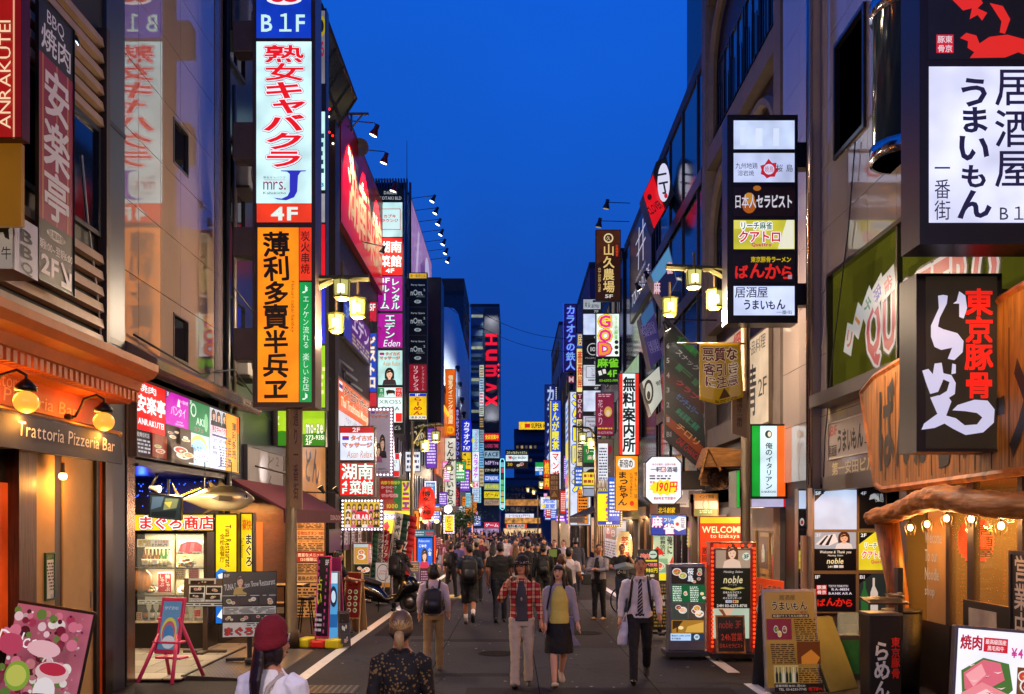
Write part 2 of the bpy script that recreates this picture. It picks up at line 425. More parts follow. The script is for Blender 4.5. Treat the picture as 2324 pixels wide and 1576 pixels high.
# ------------------------------------------------------------------ the setting: ground, road, markings
def asphalt(hx,bumpy=.5,sc_=90,rough=.75):
    m=bpy.data.materials.new('asphalt');m.use_nodes=True
    t_=m.node_tree;b=t_.nodes['Principled BSDF'];b.inputs['IOR'].default_value=1.22;c=lin(hx)
    co=t_.nodes.new('ShaderNodeTexCoord')
    n1=t_.nodes.new('ShaderNodeTexNoise');n1.inputs['Scale'].default_value=sc_;n1.inputs['Detail'].default_value=3
    n2=t_.nodes.new('ShaderNodeTexNoise');n2.inputs['Scale'].default_value=.55;n2.inputs['Detail'].default_value=8;n2.inputs['Roughness'].default_value=.7
    vo=t_.nodes.new('ShaderNodeTexVoronoi');vo.feature='DISTANCE_TO_EDGE';vo.inputs['Scale'].default_value=.35
    n3=t_.nodes.new('ShaderNodeTexNoise');n3.inputs['Scale'].default_value=2.0;n3.inputs['Detail'].default_value=6
    va=t_.nodes.new('ShaderNodeVectorMath');va.operation='MULTIPLY_ADD';va.inputs[1].default_value=(.5,.5,.5)
    for n in (n1,n2,n3):t_.links.new(co.outputs['Object'],n.inputs['Vector'])
    t_.links.new(n3.outputs[1],va.inputs[0]);t_.links.new(co.outputs['Object'],va.inputs[2]);t_.links.new(va.outputs[0],vo.inputs['Vector'])
    rr=t_.nodes.new('ShaderNodeValToRGB');rr.color_ramp.elements[0].position=.3;rr.color_ramp.elements[1].position=.72
    rr.color_ramp.elements[0].color=tuple(v*.45 for v in c)+(1,);rr.color_ramp.elements[1].color=tuple(v*1.9 for v in c)+(1,)
    mx=t_.nodes.new('ShaderNodeMix');mx.data_type='RGBA';mx.blend_type='MULTIPLY';mx.inputs[0].default_value=1
    r2=t_.nodes.new('ShaderNodeMapRange');r2.inputs[1].default_value=.3;r2.inputs[2].default_value=.75;r2.inputs[3].default_value=.55;r2.inputs[4].default_value=1.5
    t_.links.new(n2.outputs[0],rr.inputs[0]);t_.links.new(n1.outputs[0],r2.inputs[0])
    t_.links.new(rr.outputs[0],mx.inputs[6]);t_.links.new(r2.outputs[0],mx.inputs[7])
    cr=t_.nodes.new('ShaderNodeMapRange');cr.inputs[1].default_value=0;cr.inputs[2].default_value=.006;cr.inputs[3].default_value=.35;cr.inputs[4].default_value=1
    m2=t_.nodes.new('ShaderNodeMix');m2.data_type='RGBA';m2.blend_type='MULTIPLY';m2.inputs[0].default_value=1
    t_.links.new(vo.outputs['Distance'],cr.inputs[0]);t_.links.new(mx.outputs[2],m2.inputs[6]);t_.links.new(cr.outputs[0],m2.inputs[7])
    t_.links.new(m2.outputs[2],b.inputs['Base Color'])
    bp=t_.nodes.new('ShaderNodeBump');bp.inputs['Strength'].default_value=bumpy;bp.inputs['Distance'].default_value=.006
    t_.links.new(n1.outputs[0],bp.inputs['Height']);t_.links.new(bp.outputs[0],b.inputs['Normal'])
    q=t_.nodes.new('ShaderNodeMapRange');q.inputs[3].default_value=rough-.2;q.inputs[4].default_value=rough+.1
    t_.links.new(n2.outputs[0],q.inputs[0]);t_.links.new(q.outputs[0],b.inputs['Roughness'])
    return m
def strip(x0,x1,Ys,dz):
    mb=MB()
    for a,b in zip(Ys,Ys[1:]):
        mb.poly([(x0,a,ground(a)+dz),(x1,a,ground(a)+dz),(x1,b,ground(b)+dz),(x0,b,ground(b)+dz)])
    return mb
YS=[-30,0,5,10,15,40,80,120,180,260]
tag(strip(-400,400,[-60,15,60,200,700],-.012).obj('ground',asphalt('#2c2a2b',.3)),kind='structure')
tag(strip(-3.35,3.65,YS,-.004).obj('road',asphalt('#2a292d',.5,90,.8)),kind='structure')
tag(strip(-5.3,-3.35,YS,-.004).obj('pavement',asphalt('#2a2627',.4,60)),kind='structure')
tag(strip(3.65,6.2,YS,-.004).obj('pavement',asphalt('#2a2627',.4,60)),kind='structure')
pm=M('#c2c0bc',.6,0,.35,9,.2)
tag(strip(-3.05,-2.87,[6,15,40,80,178],.0).obj('road_marking',pm),kind='structure')
mk=strip(3.15,3.33,[6,12.6],.0)
n_=strip(3.15,3.33,[13.5,15,40,80,178],.0)
for q in n_.f:mk.f.append(tuple(i+len(mk.v) for i in q));mk.m.append(0)
mk.v+=n_.v;mk.obj('road_marking',pm)['kind']='structure'
# resurfaced patch on the right-hand side and a yellow tactile strip further on
tag(strip(2.5,3.6,[12.6,13.5],.001).obj('road_patch',asphalt('#242226',.5,120)),kind='structure')
tag(strip(-2.6,-1.2,[27.6,29.0],.0).obj('road_marking',M('#c8b040',.6,0,.4,6)),kind='structure')
# paved forecourt and drain of the tuna shop
fc=MB();fc.box(-6.9,-4.55,12.7,16.4,.03,.05)
tag(fc.obj('tiled_forecourt',brick('#8d8478','#3a3430',.5,.6,.6,'xy',.012)),kind='structure')
pl=thing('steel_ramp_plate','chequered steel ramp plate laid at the edge of the tiled forecourt','ramp',(-4.0,14.35,.0))
MB().prism([(-.55,0),(.62,0),(.6,.01),(-.52,.065)],-1.5,1.5).obj('plate',brick('#6b6258','#3a342e',.35,.06,.06,'xy',.012),pl)
MB().box(-.6,-.555,-1.5,1.5,0,.07).obj('angle_edge',M('#3a3430',.4,.7),pl)
mh=thing('drain_grate','steel drain grating sunk in the road at the front','drain',((750-CX)*12.2/F,12.15,.001))
g_=MB();g_.box(-.36,.36,-.3,.3,-.003,.001)
g_.obj('plate',M('#191817',.5,.6),mh)
g_=MB()
for i in range(9):
    x=-.32+i*.08
    g_.box(x-.012,x+.012,-.28,.28,.0015,.006)
for i in range(8):
    y=-.28+i*.08
    g_.box(-.34,.34,y-.01,y+.01,.0025,.0055)
g_.obj('grille',M('#57534e',.4,.8),mh)

# ------------------------------------------------------------------ building helpers
DARKWIN=lambda:M('#10161f',.06,0,.3,1.5,0,1.7)
def windows(o,X,specs,mat=None,fm=None,d=.06,sgn=1,name='window'):
    """Windows on a wall along the street: (Ya, Yb, z0, z1[, lit colour]); frame with glass as its sub-part."""
    fm=fm or M('#2b2b30',.4,.5)
    for s_ in specs:
        Ya,Yb,z0,z1=s_[:4];m_=MB();f=.06
        n0,n1=(X,X+sgn*d)
        m_.box(n0,n1,Ya,Ya+f,z0,z1);m_.box(n0,n1,Yb-f,Yb,z0,z1)
        m_.box(n0,n1,Ya+f,Yb-f,z0,z0+f);m_.box(n0,n1,Ya+f,Yb-f,z1-f,z1)
        m_.box(n0,n0+sgn*(d-.01),(Ya+Yb)/2-f/2,(Ya+Yb)/2+f/2,z0+f,z1-f)
        w_=m_.obj(name,fm,o)
        g=mat or DARKWIN()
        if len(s_)>4:g=E(s_[4],s_[5] if len(s_)>5 else .5,.4)
        MB().box(X+sgn*.004,X+sgn*.02,Ya+f,Yb-f,z0+f,z1-f).obj('pane',g,w_)
def block(label,cat,x0,x1,Y0,Y1,z1,mat,name='building',z0=None,part='wall',roof=True,base=None):
    """A building mass standing on the ground with a parapet round its roof."""
    z0=ground(Y0)-.3 if z0 is None else z0
    o=thing(name,label,cat,((x0+x1)/2,(Y0+Y1)/2,z0))
    X0,X1,A,B=x0-o.location.x,x1-o.location.x,Y0-o.location.y,Y1-o.location.y
    MB().box(X0,X1,A,B,0,z1-z0).obj(part,mat,o)
    if roof:
        p_=MB();k=.05;h0,h1=z1-z0-.28,z1-z0+.12
        p_.box(X0-k,X1+k,A-k,A-.002,h0,h1);p_.box(X0-k,X1+k,B+.002,B+k,h0,h1)
        p_.box(X0-k,X0-.002,A,B,h0,h1);p_.box(X1+.002,X1+k,A,B,h0,h1);p_.box(X0,X1,A,B,z1-z0+.002,z1-z0+.02)
        p_.obj('parapet',M('#26262b',.6),o)
    return o
def kidbox(o,name,mat,x0,x1,y0,y1,z0,z1,bevel=0):
    """A box given in world measures, as a part of o (o unrotated)."""
    L=o.location
    return MB().box(x0-L.x,x1-L.x,y0-L.y,y1-L.y,z0-L.z,z1-L.z).obj(name,mat,o,bevel=bevel)
def spot(label,pos,tgt,power=60,col='#fff0d0',arm=None,r_=.06,lit=True,ang=75,cat='lamp',head='#2a2626',glow=6.0,group=None):
    """A floodlight: arm from its fixing point, a tapered head, a glowing lens."""
    o=thing('spotlight',label,cat,pos,0,group)
    d=(Vector(tgt)-Vector(pos)).normalized();q=d.to_track_quat('Z','Y').to_matrix().to_4x4()
    h=MB().lathe([(r_*.55,-r_*2.2),(r_*.6,-r_),(r_,0),(r_*1.05,r_*.5)],n=12).obj('lamp_head',M(head,.4,.4),o,True)
    h.matrix_local=q
    l_=MB().lathe([(r_*.9,0),(r_*.86,r_*.15)],(0,0,r_*.5),12).obj('lens',E(col,glow if lit else .3,0),h)
    if arm:MB().tube([Vector(a)-Vector(pos) for a in arm]+[tuple(-d*r_*2)],.018,6).obj('arm',M('#3a3634',.4,.6),o,True)
    if lit and power:
        la=lamp('bulb_light','SPOT',d*r_*1.2,power,col,.04,o,d.to_track_quat('-Z','Y').to_euler(),ang)
    return o

rnd=random.Random(21)
for i,(px,Y,lb) in enumerate(((1130,15.5,'round iron manhole cover in the road ahead of the couple'),(1330,18.5,'round iron manhole cover near the man with folded arms'))):
    o=thing('manhole_cover',lb,'manhole cover',((px-CX)*Y/F,Y,ground(Y)));MB().lathe([(.33,-.004),(.33,.002)],n=28).obj('rim',M('#2a2725',.9,0,.3,6,0,1.15),o);MB().lathe([(.30,.0),(.30,.004)],n=28).obj('cover',brick('#2c2826','#141211',.9,.05,.05,'xy',.012,1.15),o)
m_=MB()
for i in range(260):
    x,y,q=rnd.uniform(-2.8,3.1),rnd.uniform(11.8,40),rnd.uniform(.008,.03);z=ground(y)-.0025
    m_.poly([(x+q*math.cos(a),y+q*math.sin(a),z) for a in (0,1,2.1,3,4.2,5.2)])
tag(m_.obj('litter',M('#8a8684',.7,0,.4)),kind='stuff')

for i,(x0,x1,y0,y1,c) in enumerate(((-1.9,.3,13.2,17.5,'#131214'),(.9,2.4,16.2,24,'#232022'),(-2.7,-1.6,18,27,'#151416'),(.2,1.1,24.5,33,'#141315'),(-.6,2.9,11.4,12.3,'#252224'),(1.5,3.0,27,40,'#121113'))):
    tag(strip(x0,x1,[y0,y1],-.0030+.0002*i).obj('road_patch',asphalt(c,.6,70+20*i,.82+.02*i)),kind='structure')
m_=MB()
for x in (-1.2,.35,1.9):m_.f+=[];q_=strip(x,x+.012,[11.5,15,40,90],-.0012);k_=len(m_.v);m_.v+=q_.v;m_.f+=[tuple(i+k_ for i in f_) for f_ in q_.f];m_.m+=[0]*len(q_.f)
tag(m_.obj('road_seam',M('#0c0b0c',.95,0,.5,6,0,1.1)),kind='structure')
# ------------------------------------------------------------------ left side, near to far
LW=-5.2
# --- the trattoria
tr=block('dark trattoria building with louvred upper floor and orange cornice at the left edge','building',-12,LW,6.0,11.75,22,M('#14110f',.6,0,.4,3,.2),z0=-.1,part='wall',roof=False)
T0=tr.location
slat=M('#a5876a',.5,.1,.35,3,.15)
for zz in ([7.22,7.42,7.62,7.82,8.02,8.22],[4.5,4.7,4.9,5.1,5.3,5.5]):
    m_=MB()
    for z in zz:m_.prism([(LW+.03-T0.x,z),(LW+.10-T0.x,z+.02),(LW+.08-T0.x,z+.13),(LW+.03-T0.x,z+.13)],7-T0.y,11.58-T0.y)
    m_.obj('louvre',slat,tr)
kidbox(tr,'louvre_rail',M('#3a2c22',.5),LW+.01,LW+.12,11.6,11.7,4.4,8.4)
windows(tr,LW-T0.x+.01,[(a-T0.y,a+1.5-T0.y,5.75-T0.z,7.1-T0.z) for a in (7.2,8.75,10.3-.25)])
kidbox(tr,'amber_window',E('#d08a18',.55,.4),LW+.02,LW+.05,8.2,9.55,4.9,6.6)
# cornice
co_=MB();cp=[(LW,3.70),(-4.86,3.70),(-4.84,3.80),(-4.74,3.86),(-4.70,3.97),(-4.56,4.02),(-4.50,4.10),(-4.50,4.19),(LW,4.26)]
co_.prism([(x-T0.x,z-T0.z) for x,z in cp],6-T0.y,11.78-T0.y)
dn=MB()
for i in range(46):
    y=6.05+i*.125;dn.box(-4.855-T0.x,-4.74-T0.x,y-T0.y,y+.07-T0.y,3.72-T0.z,3.84-T0.z)
ck=co_.obj('cornice',M('#c0641e',.6,0,.3,4,.2),tr);dn.obj('dentil_course',M('#b85c1c',.6),ck)
kidbox(tr,'fascia',M('#c8641a',.55,0,.25,3,.1),LW,LW+.05,6,11.72,3.2,3.699)
# lettering on the fascia
def wall_text(par,txt,X,Ya,Yb,z0,z1,col,lit=0,sgn=1,name='lettering',**k):
    a=Art(lit);a.y=0;a.text(txt,0,0,abs(Yb-Ya),z1-z0,col,**k)
    o=a.mb.obj(name,None,par);L=par.location
    o.location=(X-L.x,(min(Ya,Yb) if sgn>0 else max(Ya,Yb))-L.y,z0-L.z);o.rotation_euler=(0,0,sgn*math.pi/2)
    return o
wall_text(tr,'Trattoria',LW+.06,8.9,9.75,3.57,3.72,'#e8a868',sh=.1)
wall_text(tr,'Pizzeria Bar',LW+.06,9.35,10.95,3.43,3.57,'#e8a868',sh=.1)
# awning
aw=thing('awning','navy blue awning with white trattoria lettering below the orange cornice','awning',(LW,9,2.9))
A0=aw.location
m_=MB();ys=(6-9,11.25-9)
m_.prism([(.05,.44),(.42,.36),(.44,.32),(.05,.40)],*ys);m_.obj('canopy',M('#1d1f38',.7,0,.3,8,.2),aw)
m_=MB();m_.prism([(.41,.33),(.44,.33),(.47,.0),(.44,.0)],*ys);va=m_.obj('valance',M('#1d1f38',.7,0,.3,8,.2),aw)
wall_text(aw,'Trattoria Pizzeria Bar',LW+.478,8.85,11.0,3.03,3.17,'#e6ddd0',sh=.08)
MB().tube([(.04,-3,.46),(.04,2.25,.46),(.45,2.25,.36)],.035,8).obj('rail',M('#b08a50',.35,.6),aw,True)
# lower front: poster window, timber post, cream panels, door
kidbox(tr,'poster_window',E('#e04a12',.55,.6),LW,LW+.03,7.2,9.49,.9,2.6)
wdm=wood('#4a2410',.4,(14,14,1))
kidbox(tr,'post',wdm,LW,LW+.14,9.5,9.85,0,2.95);kidbox(tr,'post',wdm,LW,LW+.12,8.9,9.05,0,2.95)
cream=M('#b08c58',.65,0,.18,5,.12)
kidbox(tr,'wall_panel',cream,LW,LW+.05,9.852,10.42,0,2.95)
kidbox(tr,'door_jamb',M('#2a1a10',.4),LW,LW+.03,10.423,10.62,0,2.95)
dr=kidbox(tr,'sliding_door',cream,LW,LW+.05,10.623,11.38,.05,2.95)
MB().box(LW+.051-T0.x,LW+.065-T0.x,11.3-T0.y,11.34-T0.y,1.15-T0.z,1.35-T0.z).obj('handle',M('#9a9080',.3,.8),dr)
kidbox(tr,'door_frame',M('#0c0908',.4),LW,LW+.09,11.383,11.47,0,2.95)
kidbox(tr,'door_trim',M('#d8561c',.4),LW,LW+.10,11.473,11.52,0,2.95)
kidbox(tr,'door_frame',M('#150c08',.3),LW,LW+.14,11.523,11.74,0,3.2)
nb=side('small green-edged notice with lines of print on the cream wall panel by the door',LW+.055,10.18,10.40,1.33,1.86,bg='#dcdcd4',s=0,d=.004,fr=.02,fc='#20502a',name='notice',cat='notice',
          items=[r(.0,.0,1,.15,'#2a6a2e'),t('アルバイト',.08,.02,.92,.13,'#e8d030'),lines(.08,.2,.92,.8,9,'#3a3a50'),t('03-6233-7770',.08,.86,.92,.95,'#202080')])
# globe lamps on the fascia and a bare bulb over the door
for lb,Y,X in (('round glass globe lamp on a curved black arm, nearer the left edge',8.95,-4.7),('round glass globe lamp on a curved black arm at the right end of the fascia',10.7,-4.72)):
    o=thing('globe_lamp',lb,'lamp',(LW+.05,Y,3.42),0,'globe lamps on the trattoria front')
    dx=X-LW-.05
    MB().tube([(0,0,.0),(.1,0,0),(.16,0,.1),(.2,0,.2),(dx*.8,0,.25),(dx,0,.2),(dx,0,.12)],.016,8).obj('arm',M('#1a1614',.4,.6),o,True)
    MB().lathe([(.06,-.03),(.07,0),(.03,.03)],(.01,0,0),10).obj('wall_plate',M('#2a2018',.4,.6),o)
    MB().lathe([(.03,.16),(.1,.09),(.1,.05)],(dx,0,0),14).obj('cap',M('#1a1614',.4,.6),o,True)
    MB().ball((dx,0,-.06),.118,.118,.108,20).obj('globe',E('#ffb040',.95,.45),o,True)
    MB().ball((dx,0,-.05),.05,n=10).obj('bulb',E('#fff2c0',6,0),o,True)
    lamp('globe_light','POINT',(dx,0,-.22),13,'#ffa640',.12,o)
    lamp('globe_light','POINT',(dx-.1,0,.0),9,'#ff9a34',.12,o)
o=thing('ceiling_bulb','small bare glowing bulb above the cream sliding door','lamp',(LW+.2,10.3,2.74))
MB().lathe([(.02,.12),(.022,.05),(.03,.0)],n=10).obj('socket',M('#403020',.4),o);MB().ball((0,0,-.03),.045,n=12).obj('bulb',E('#ffe0a0',8,0),o,True)
lamp('bulb_light','POINT',(.08,.1,-.12),10,'#ffa848',.05,o)
# red sign box, white and grey beef sign, hanging banner, round floodlight
front('red vertical sign box with cream lettering cut off by the left edge of the view',-130,-300,52,315,8.3,d=.12,fr=1.5,fc='#5a0c0c',name='sign_box',
      cells=[(-128,-300,35,312,'#b81812',.55,[t('ANRAKUTEI',0,52,31,297,'#f0c8a0',rot=0,v=False)] if 0 else []),(35.5,-300,51,312,'#8a0e0e',.5,[])])
o=[x for x in C.objects if x.name=='sign_box'][0]
a=Art(.9);q=8.3/F;a.y=-.02
a.text('ANRAKUTEI',-245/2*q,-13*q,245/2*q,13*q,'#f4d0a8');lt=a.mb.obj('lettering',None,o)
lt.rotation_euler=(0,-math.pi/2,0);lt.location=((14+39)*q,0,(315-172)*q)
MB().box((31+39)*q,(34+39)*q,-.012,-.006,0,610*q).obj('stripe',E('#f0b890',.7,0),o)
MB().box(-.36,.29,.1,.16,-.75,-.001).obj('yellow_underpanel',E('#b87a14',.22,.3),o)
bo=front('grey box sign with a bull drawing and tilted black capitals beside the louvres',-60,484,32,612,8.6,bg='#cfc4b4',s=.25,d=.42,fr=1,fc='#8a8078',name='sign_box',
      items=[p([(-40,520),(-5,498),(20,505),(26,490),(30,494),(28,512),(20,522),(22,545),(12,540),(8,528),(-20,530),(-30,550)],'#1c1614'),t('牛',4,560,26,590,'#1c1614')])
a=Art(.25);a.y=-.01
for i,ch in enumerate('BBQ'):a.text(ch,.1,.30-i*.15,.31,.42-i*.15,'#1a1818',rot=-.0,b=.02)
fc_=MB().box(0,.42,-.004,0,0,128*8.6/F).obj('side_panel',M('#b8b4bc',.4),bo)
fc_.rotation_euler=(0,0,math.pi/2);fc_.location=(46*8.6/F+.001,0,0)
lt=a.mb.obj('lettering',None,fc_)
bn=side('tall magenta and black hanging barbecue banner with white characters over the louvres',LW+.22,yplane(LW+.22,84),yplane(LW+.22,166),4.75,7.78,s=0,d=.02,fr=.005,fc='#1a1418',name='banner',cat='banner',
    cells=[(0,0,1,.2,'#15161f',0,[t('BBQ',.25,.03,.72,.085,'#e8e8ec'),t('焼肉',.1,.09,.9,.18,'#e8e8ec',b=.02)]),
           (0,.2,1,.78,'#8e1440',0,[r(.12,.2,.16,.78,'#c07a3a'),r(.5,.2,.53,.78,'#c07a3a'),r(.8,.2,.84,.78,'#c07a3a'),t('安楽亭',.16,.23,.86,.76,'#e0d8dc',v=True,b=.03)]),
           (0,.78,1,1,'#2a1a18',0,[e(.5,.815,.26,.018,'#d8d0c8'),t('営業時間',.28,.803,.72,.828,'#201818',b=.02),t('朝11:00~翌朝6:00',.05,.85,.95,.885,'#e0d8d0',b=.01),t('2F',.08,.9,.55,.97,'#e8e0d8',b=.03),p([(.6,.9),(.66,.895),(.85,.955),(.85,.92),(.92,.92),(.92,.985),(.62,.985),(.62,.965),(.78,.965)],'#e8e0d8')])])
MB().tube([(0,0,3.0),(0,.3,3.06)],.012,6).obj('bracket',M('#201a18',.4,.5),bn)
lo=P(160,92,10.9)
spot('black round floodlight glowing blue white above the hanging banner',lo,lo+Vector((.1,-.3,-.9)),25,'#a8d0ff',[(LW,lo.y,lo.z+.25)],.1,True,80,glow=4,head='#0c0c10')
w_=thing('loose_cable','pale loose cable dangling down the dark wall right of the banner','cable',(LW+.04,11.35,3.6))
MB().tube([(0,-.25,3.0),(0,-.1,2.3),(.03,.1,1.4),(.02,.28,.6),(.03,.35,0)],.012,6).obj('cord',M('#b0a898',.6),w_,True)
o=thing('junction_box','small weathered lamp box lying on top of the orange cornice','box',(LW+.2,10.8,4.24))
MB().box(-.12,.12,-.25,.25,0,.12).obj('case',M('#9a8a78',.6,.1,.4,5),o,bevel=.02);MB().box(-.2,-.12,-.1,.1,.0,.06).obj('bracket',M('#4a4038',.6),o)
# --- metal pilaster and the panelled office block with its recessed tuna shop
bb=thing('building','beige polished panel building with mirrored signs, left of the tall signboard','building',(LW,14,0))
L=bb.location
BX=lambda mb,x0,x1,y0,y1,z0,z1:mb.box(x0-L.x,x1-L.x,y0-L.y,y1-L.y,z0,z1)
m_=MB();BX(m_,-12,LW-.04,11.8,16.75,4.6,24);BX(m_,-12,-7.1,11.8,16.75,-.1,4.599);BX(m_,-7.1,LW,16.4,16.75,-.1,4.5)
m_.obj('core_wall',M('#1a1614',.5),bb)
panel=M('#a08a7a',.025,.0,.10,1.2,0,2.35)
ysn=[12.36,12.89,13.69,14.51,15.33,16.16];m_=MB()
wins=[(14.2,14.86,7.72,8.42),(14.2,14.86,4.72,5.42)]
zr=[4.62+i*.97 for i in range(21)]
for a,b in zip(ysn,ysn[1:]):
    for z0,z1 in zip(zr,zr[1:]):
        hit=[w0 for w0 in wins if not (w0[1]<a or w0[0]>b or w0[3]<z0 or w0[2]>z1)]
        pieces=[(a,b,z0,z1)]
        for w0 in hit:
            nx=[]
            for (pa,pb,pz,pw) in pieces:
                ia,ib,iz,iw=max(pa,w0[0]),min(pb,w0[1]),max(pz,w0[2]),min(pw,w0[3])
                if ia >= ib or iz >= iw:nx.append((pa,pb,pz,pw));continue
                if pa<ia:nx.append((pa,ia,pz,pw))
                if ib<pb:nx.append((ib,pb,pz,pw))
                if pz<iz:nx.append((ia,ib,pz,iz))
                if iw<pw:nx.append((ia,ib,iw,pw))
            pieces=nx
        for (pa,pb,pz,pw) in pieces:
            BX(m_,LW-.038,LW,pa+.006*(pa==a),pb-.006*(pb==b),pz+.006*(pz==z0),pw-.006*(pw==z1))
m_.obj('wall_panels',panel,bb)
for w0 in wins:
    fm=MB();a,b,z0,z1=w0
    BX(fm,LW-.039,LW+.012,a,a+.03,z0,z1);BX(fm,LW-.039,LW+.012,b-.03,b,z0,z1);BX(fm,LW-.039,LW+.012,a+.03,b-.03,z0,z0+.03);BX(fm,LW-.039,LW+.012,a+.03,b-.03,z1-.03,z1)
    f_=fm.obj('window',M('#4a4038',.4,.5),bb)
    g_=MB();BX(g_,LW-.038,LW-.03,a+.03,b-.03,z0+.03,z1-.03);g_.obj('pane',M('#0b0a0c',.1),f_)
m_=MB()
for z0,z1 in zip(zr,zr[1:]):BX(m_,LW-.05,LW+.01,16.17,16.6,z0+.005,z1-.005)
m_.obj('pier',M('#5a5055',.25,.1,.15,2,0,1.7),bb)
MB().tube([(.06,2.72,-4),(.06,2.72,20)],.05,8,None).obj('drainpipe',M('#141214',.4,.3),bb,loc=(0,0,4.6))
m_=MB();BX(m_,LW-.3,LW+.04,11.78,12.33,0,24);m_.obj('pilaster',M('#3c4452',.42,.35,.25,1.5,.06),bb)
m_=MB();BX(m_,LW-.3,LW+.05,11.79,12.34,7.3,7.36);BX(m_,LW-.3,LW+.05,11.79,12.34,4.5,4.58);m_.obj('joint_band',M('#16161c',.4,.4),bb)
m_=MB();BX(m_,-5.6,LW+.06,12.36,12.62,0,4.2);m_.obj('steel_column',M('#a08c7c',.22,.9,.2,3,.04),bb)
# canopy lip and soffit over the recess
m_=MB();m_.prism([(LW-L.x,4.62),(LW-L.x,4.3),(.42,4.22),(.46,4.26),(.46,4.38),(.05,4.62)],12.36-L.y,17.5-L.y)
m_.obj('canopy',M('#8a7468',.2,.55,.3,3,.05),bb)
m_=MB();BX(m_,-7.1,LW+.1,12.63,16.4,2.96,3.0);m_.obj('soffit',M('#101018',.3),bb)
m_=MB();BX(m_,-7.1,LW+.05,12.36,17.3,3.0,3.06);BX(m_,-7.1,LW-.2,12.36,16.4,3.061,4.3);m_.obj('header_beam',M('#3a3230',.3,.4),bb)
wall_text(bb,'第二大和ビル',LW+.49,16.2,17.3,4.27,4.36,'#14100e')
# row of lit tenants' panels
X_=LW+.13;Ya,Yb=12.45,17.2
lb_=side('long row of five lit tenant posters under the metal canopy of the beige building',X_,Ya,Yb,3.08,4.16,d=.3,fr=.02,fc='#4a4240',name='lightbox_row',strength=1.05,cells=[
    (.005,.03,.225,.65,'#e80c18',1.1,[t('焼肉',.02,.06,.15,.16,'#ffffff',b=.02),t('安楽亭',.008,.2,.222,.42,'#ffffff',b=.04),t('ANRAKUTEI',.015,.5,.21,.58,'#ffffff',b=.02)]),
    (.005,.655,.225,.97,'#181420',.6,[t('歌舞伎町店',.01,.68,.1,.74,'#ffffff'),lines(.01,.76,.1,.95,4,'#e0e0e8'),food(.11,.66,.224,.965,3,'#a04020')]),
    (.23,.03,.43,.48,'#c810b8',1.0,[p([(.232,.03),(.27,.03),(.232,.14)],'#18101c'),t('3F',.235,.04,.255,.1,'#ffffff'),t('バンタイ',.27,.2,.4,.34,'#ffffff',jit=.3),t('タイ国料理',.34,.09,.42,.14,'#ffffff'),t('BAN-THAI\nRESTAURANT',.31,.4,.38,.46,'#ffffff'),p([(.335,.08),(.35,.2),(.32,.2)],'#ffffff')]),
    (.23,.485,.43,.97,'#302018',.9,[food(.232,.49,.33,.73,5,'#382416'),food(.331,.49,.428,.73,6,'#40281a'),food(.232,.735,.428,.965,17,'#402010')]),
    (.435,.03,.64,.5,'#0e8a50',.9,[t('3F',.44,.04,.46,.1,'#ffffff'),e(.475,.17,.028,.1,'#e8f4ec'),e(.475,.17,.02,.07,'#0e8a50'),t('AKB',.5,.26,.6,.37,'#e0fff0',b=.02),t('カフェ',.48,.4,.57,.47,'#d060a0'),e(.6,.3,.02,.14,'#8ad0a0')]),
    (.435,.505,.64,.97,'#c8e8f0',1.0,[e(.53,.72,.09,.2,'#f0e070'),e(.53,.75,.08,.17,'#a0d8f0'),e(.55,.82,.07,.1,'#e8f8ff'),t('みんなの',.45,.68,.56,.77,'#3060c0',b=.02),t('こどもカフェ',.48,.8,.62,.9,'#c04080',b=.02)]),
    (.645,.03,.825,.97,'#e4e8f4',1.0,[lady(.65,.04,.72,.3),lady(.7,.05,.77,.3,'#502818'),lady(.76,.04,.82,.3),t('熟女キャバクラ',.65,.3,.82,.42,'#e02030',b=.03),r(.648,.44,.822,.47,'#283078'),t('2,800 3,800 4,800',.652,.5,.82,.57,'#20284a'),t('飲み\n放題',.652,.62,.7,.76,'#182048',b=.02),lines(.72,.6,.815,.95,8,'#303a70'),t('J',.68,.78,.72,.95,'#282a8a'),t('mrs',.65,.82,.68,.9,'#802858')]),
    (.83,.03,.99,.97,'#f0a018',1.0,[r(.96,.04,.985,.3,'#e03020'),r(.96,.3,.985,.96,'#108050'),t('薄利多売',.9,.15,.95,.75,'#141008',v=True,b=.03),t('半兵ヱ',.845,.42,.89,.9,'#141008',v=True,b=.03)])])
# tuna shop: case facing down the street at the back of the recess
YT=15.75;kq=YT/F
ts=thing('tuna_shop_kiosk','glass display kiosk with yellow header, sake bottles and tuna dishes in the recess','display case',tuple(P(395,1478,YT)))
ts.location.z=.05;mp=lambda x,y:((x-395)*kq,CH-.05-(y-HZ)*kq)
def kb(name,mat,x0,y0,x1,y1,ya,yb,par=ts):
    a,b=mp(x0,y0),mp(x1,y1);return MB().box(a[0],b[0],ya,yb,b[1],a[1]).obj(name,mat,par)
kb('cabinet_base',M('#1c1410',.4),300,1415,470,1479,0,.6)
kb('cabinet_back',E('#c8b890',.45,.3),300,1210,470,1414,.55,.6)
kb('cabinet_side',M('#4a4038',.3,.5),462,1207,470,1414,0,.549)
for y in (1289,1352):kb('shelf',M('#302620',.3,.2),300,y,461.5,y+3,.06,.545)
kb('cabinet_top',M('#2a2420',.3,.3),300,1207,461.5,1212,0,.545)
kb('cabinet_floor',M('#c8bca8',.4),300,1411,461.5,1414.5,.02,.545)
kb('door_rail',M('#c0b090',.3,.7),396,1213,399,1410,.0,.03)
kb('glass_door',glass('#c8d0d0',.02,.10),311,1213,395,1410,.015,.022);kb('glass_door',glass('#c8d0d0',.02,.10),400,1213,461,1410,.008,.015)
lamp('case_light','AREA',((380-395)*kq,.3,mp(0,1214)[1]),24,'#fff0c8',(1.1,.2),ts)
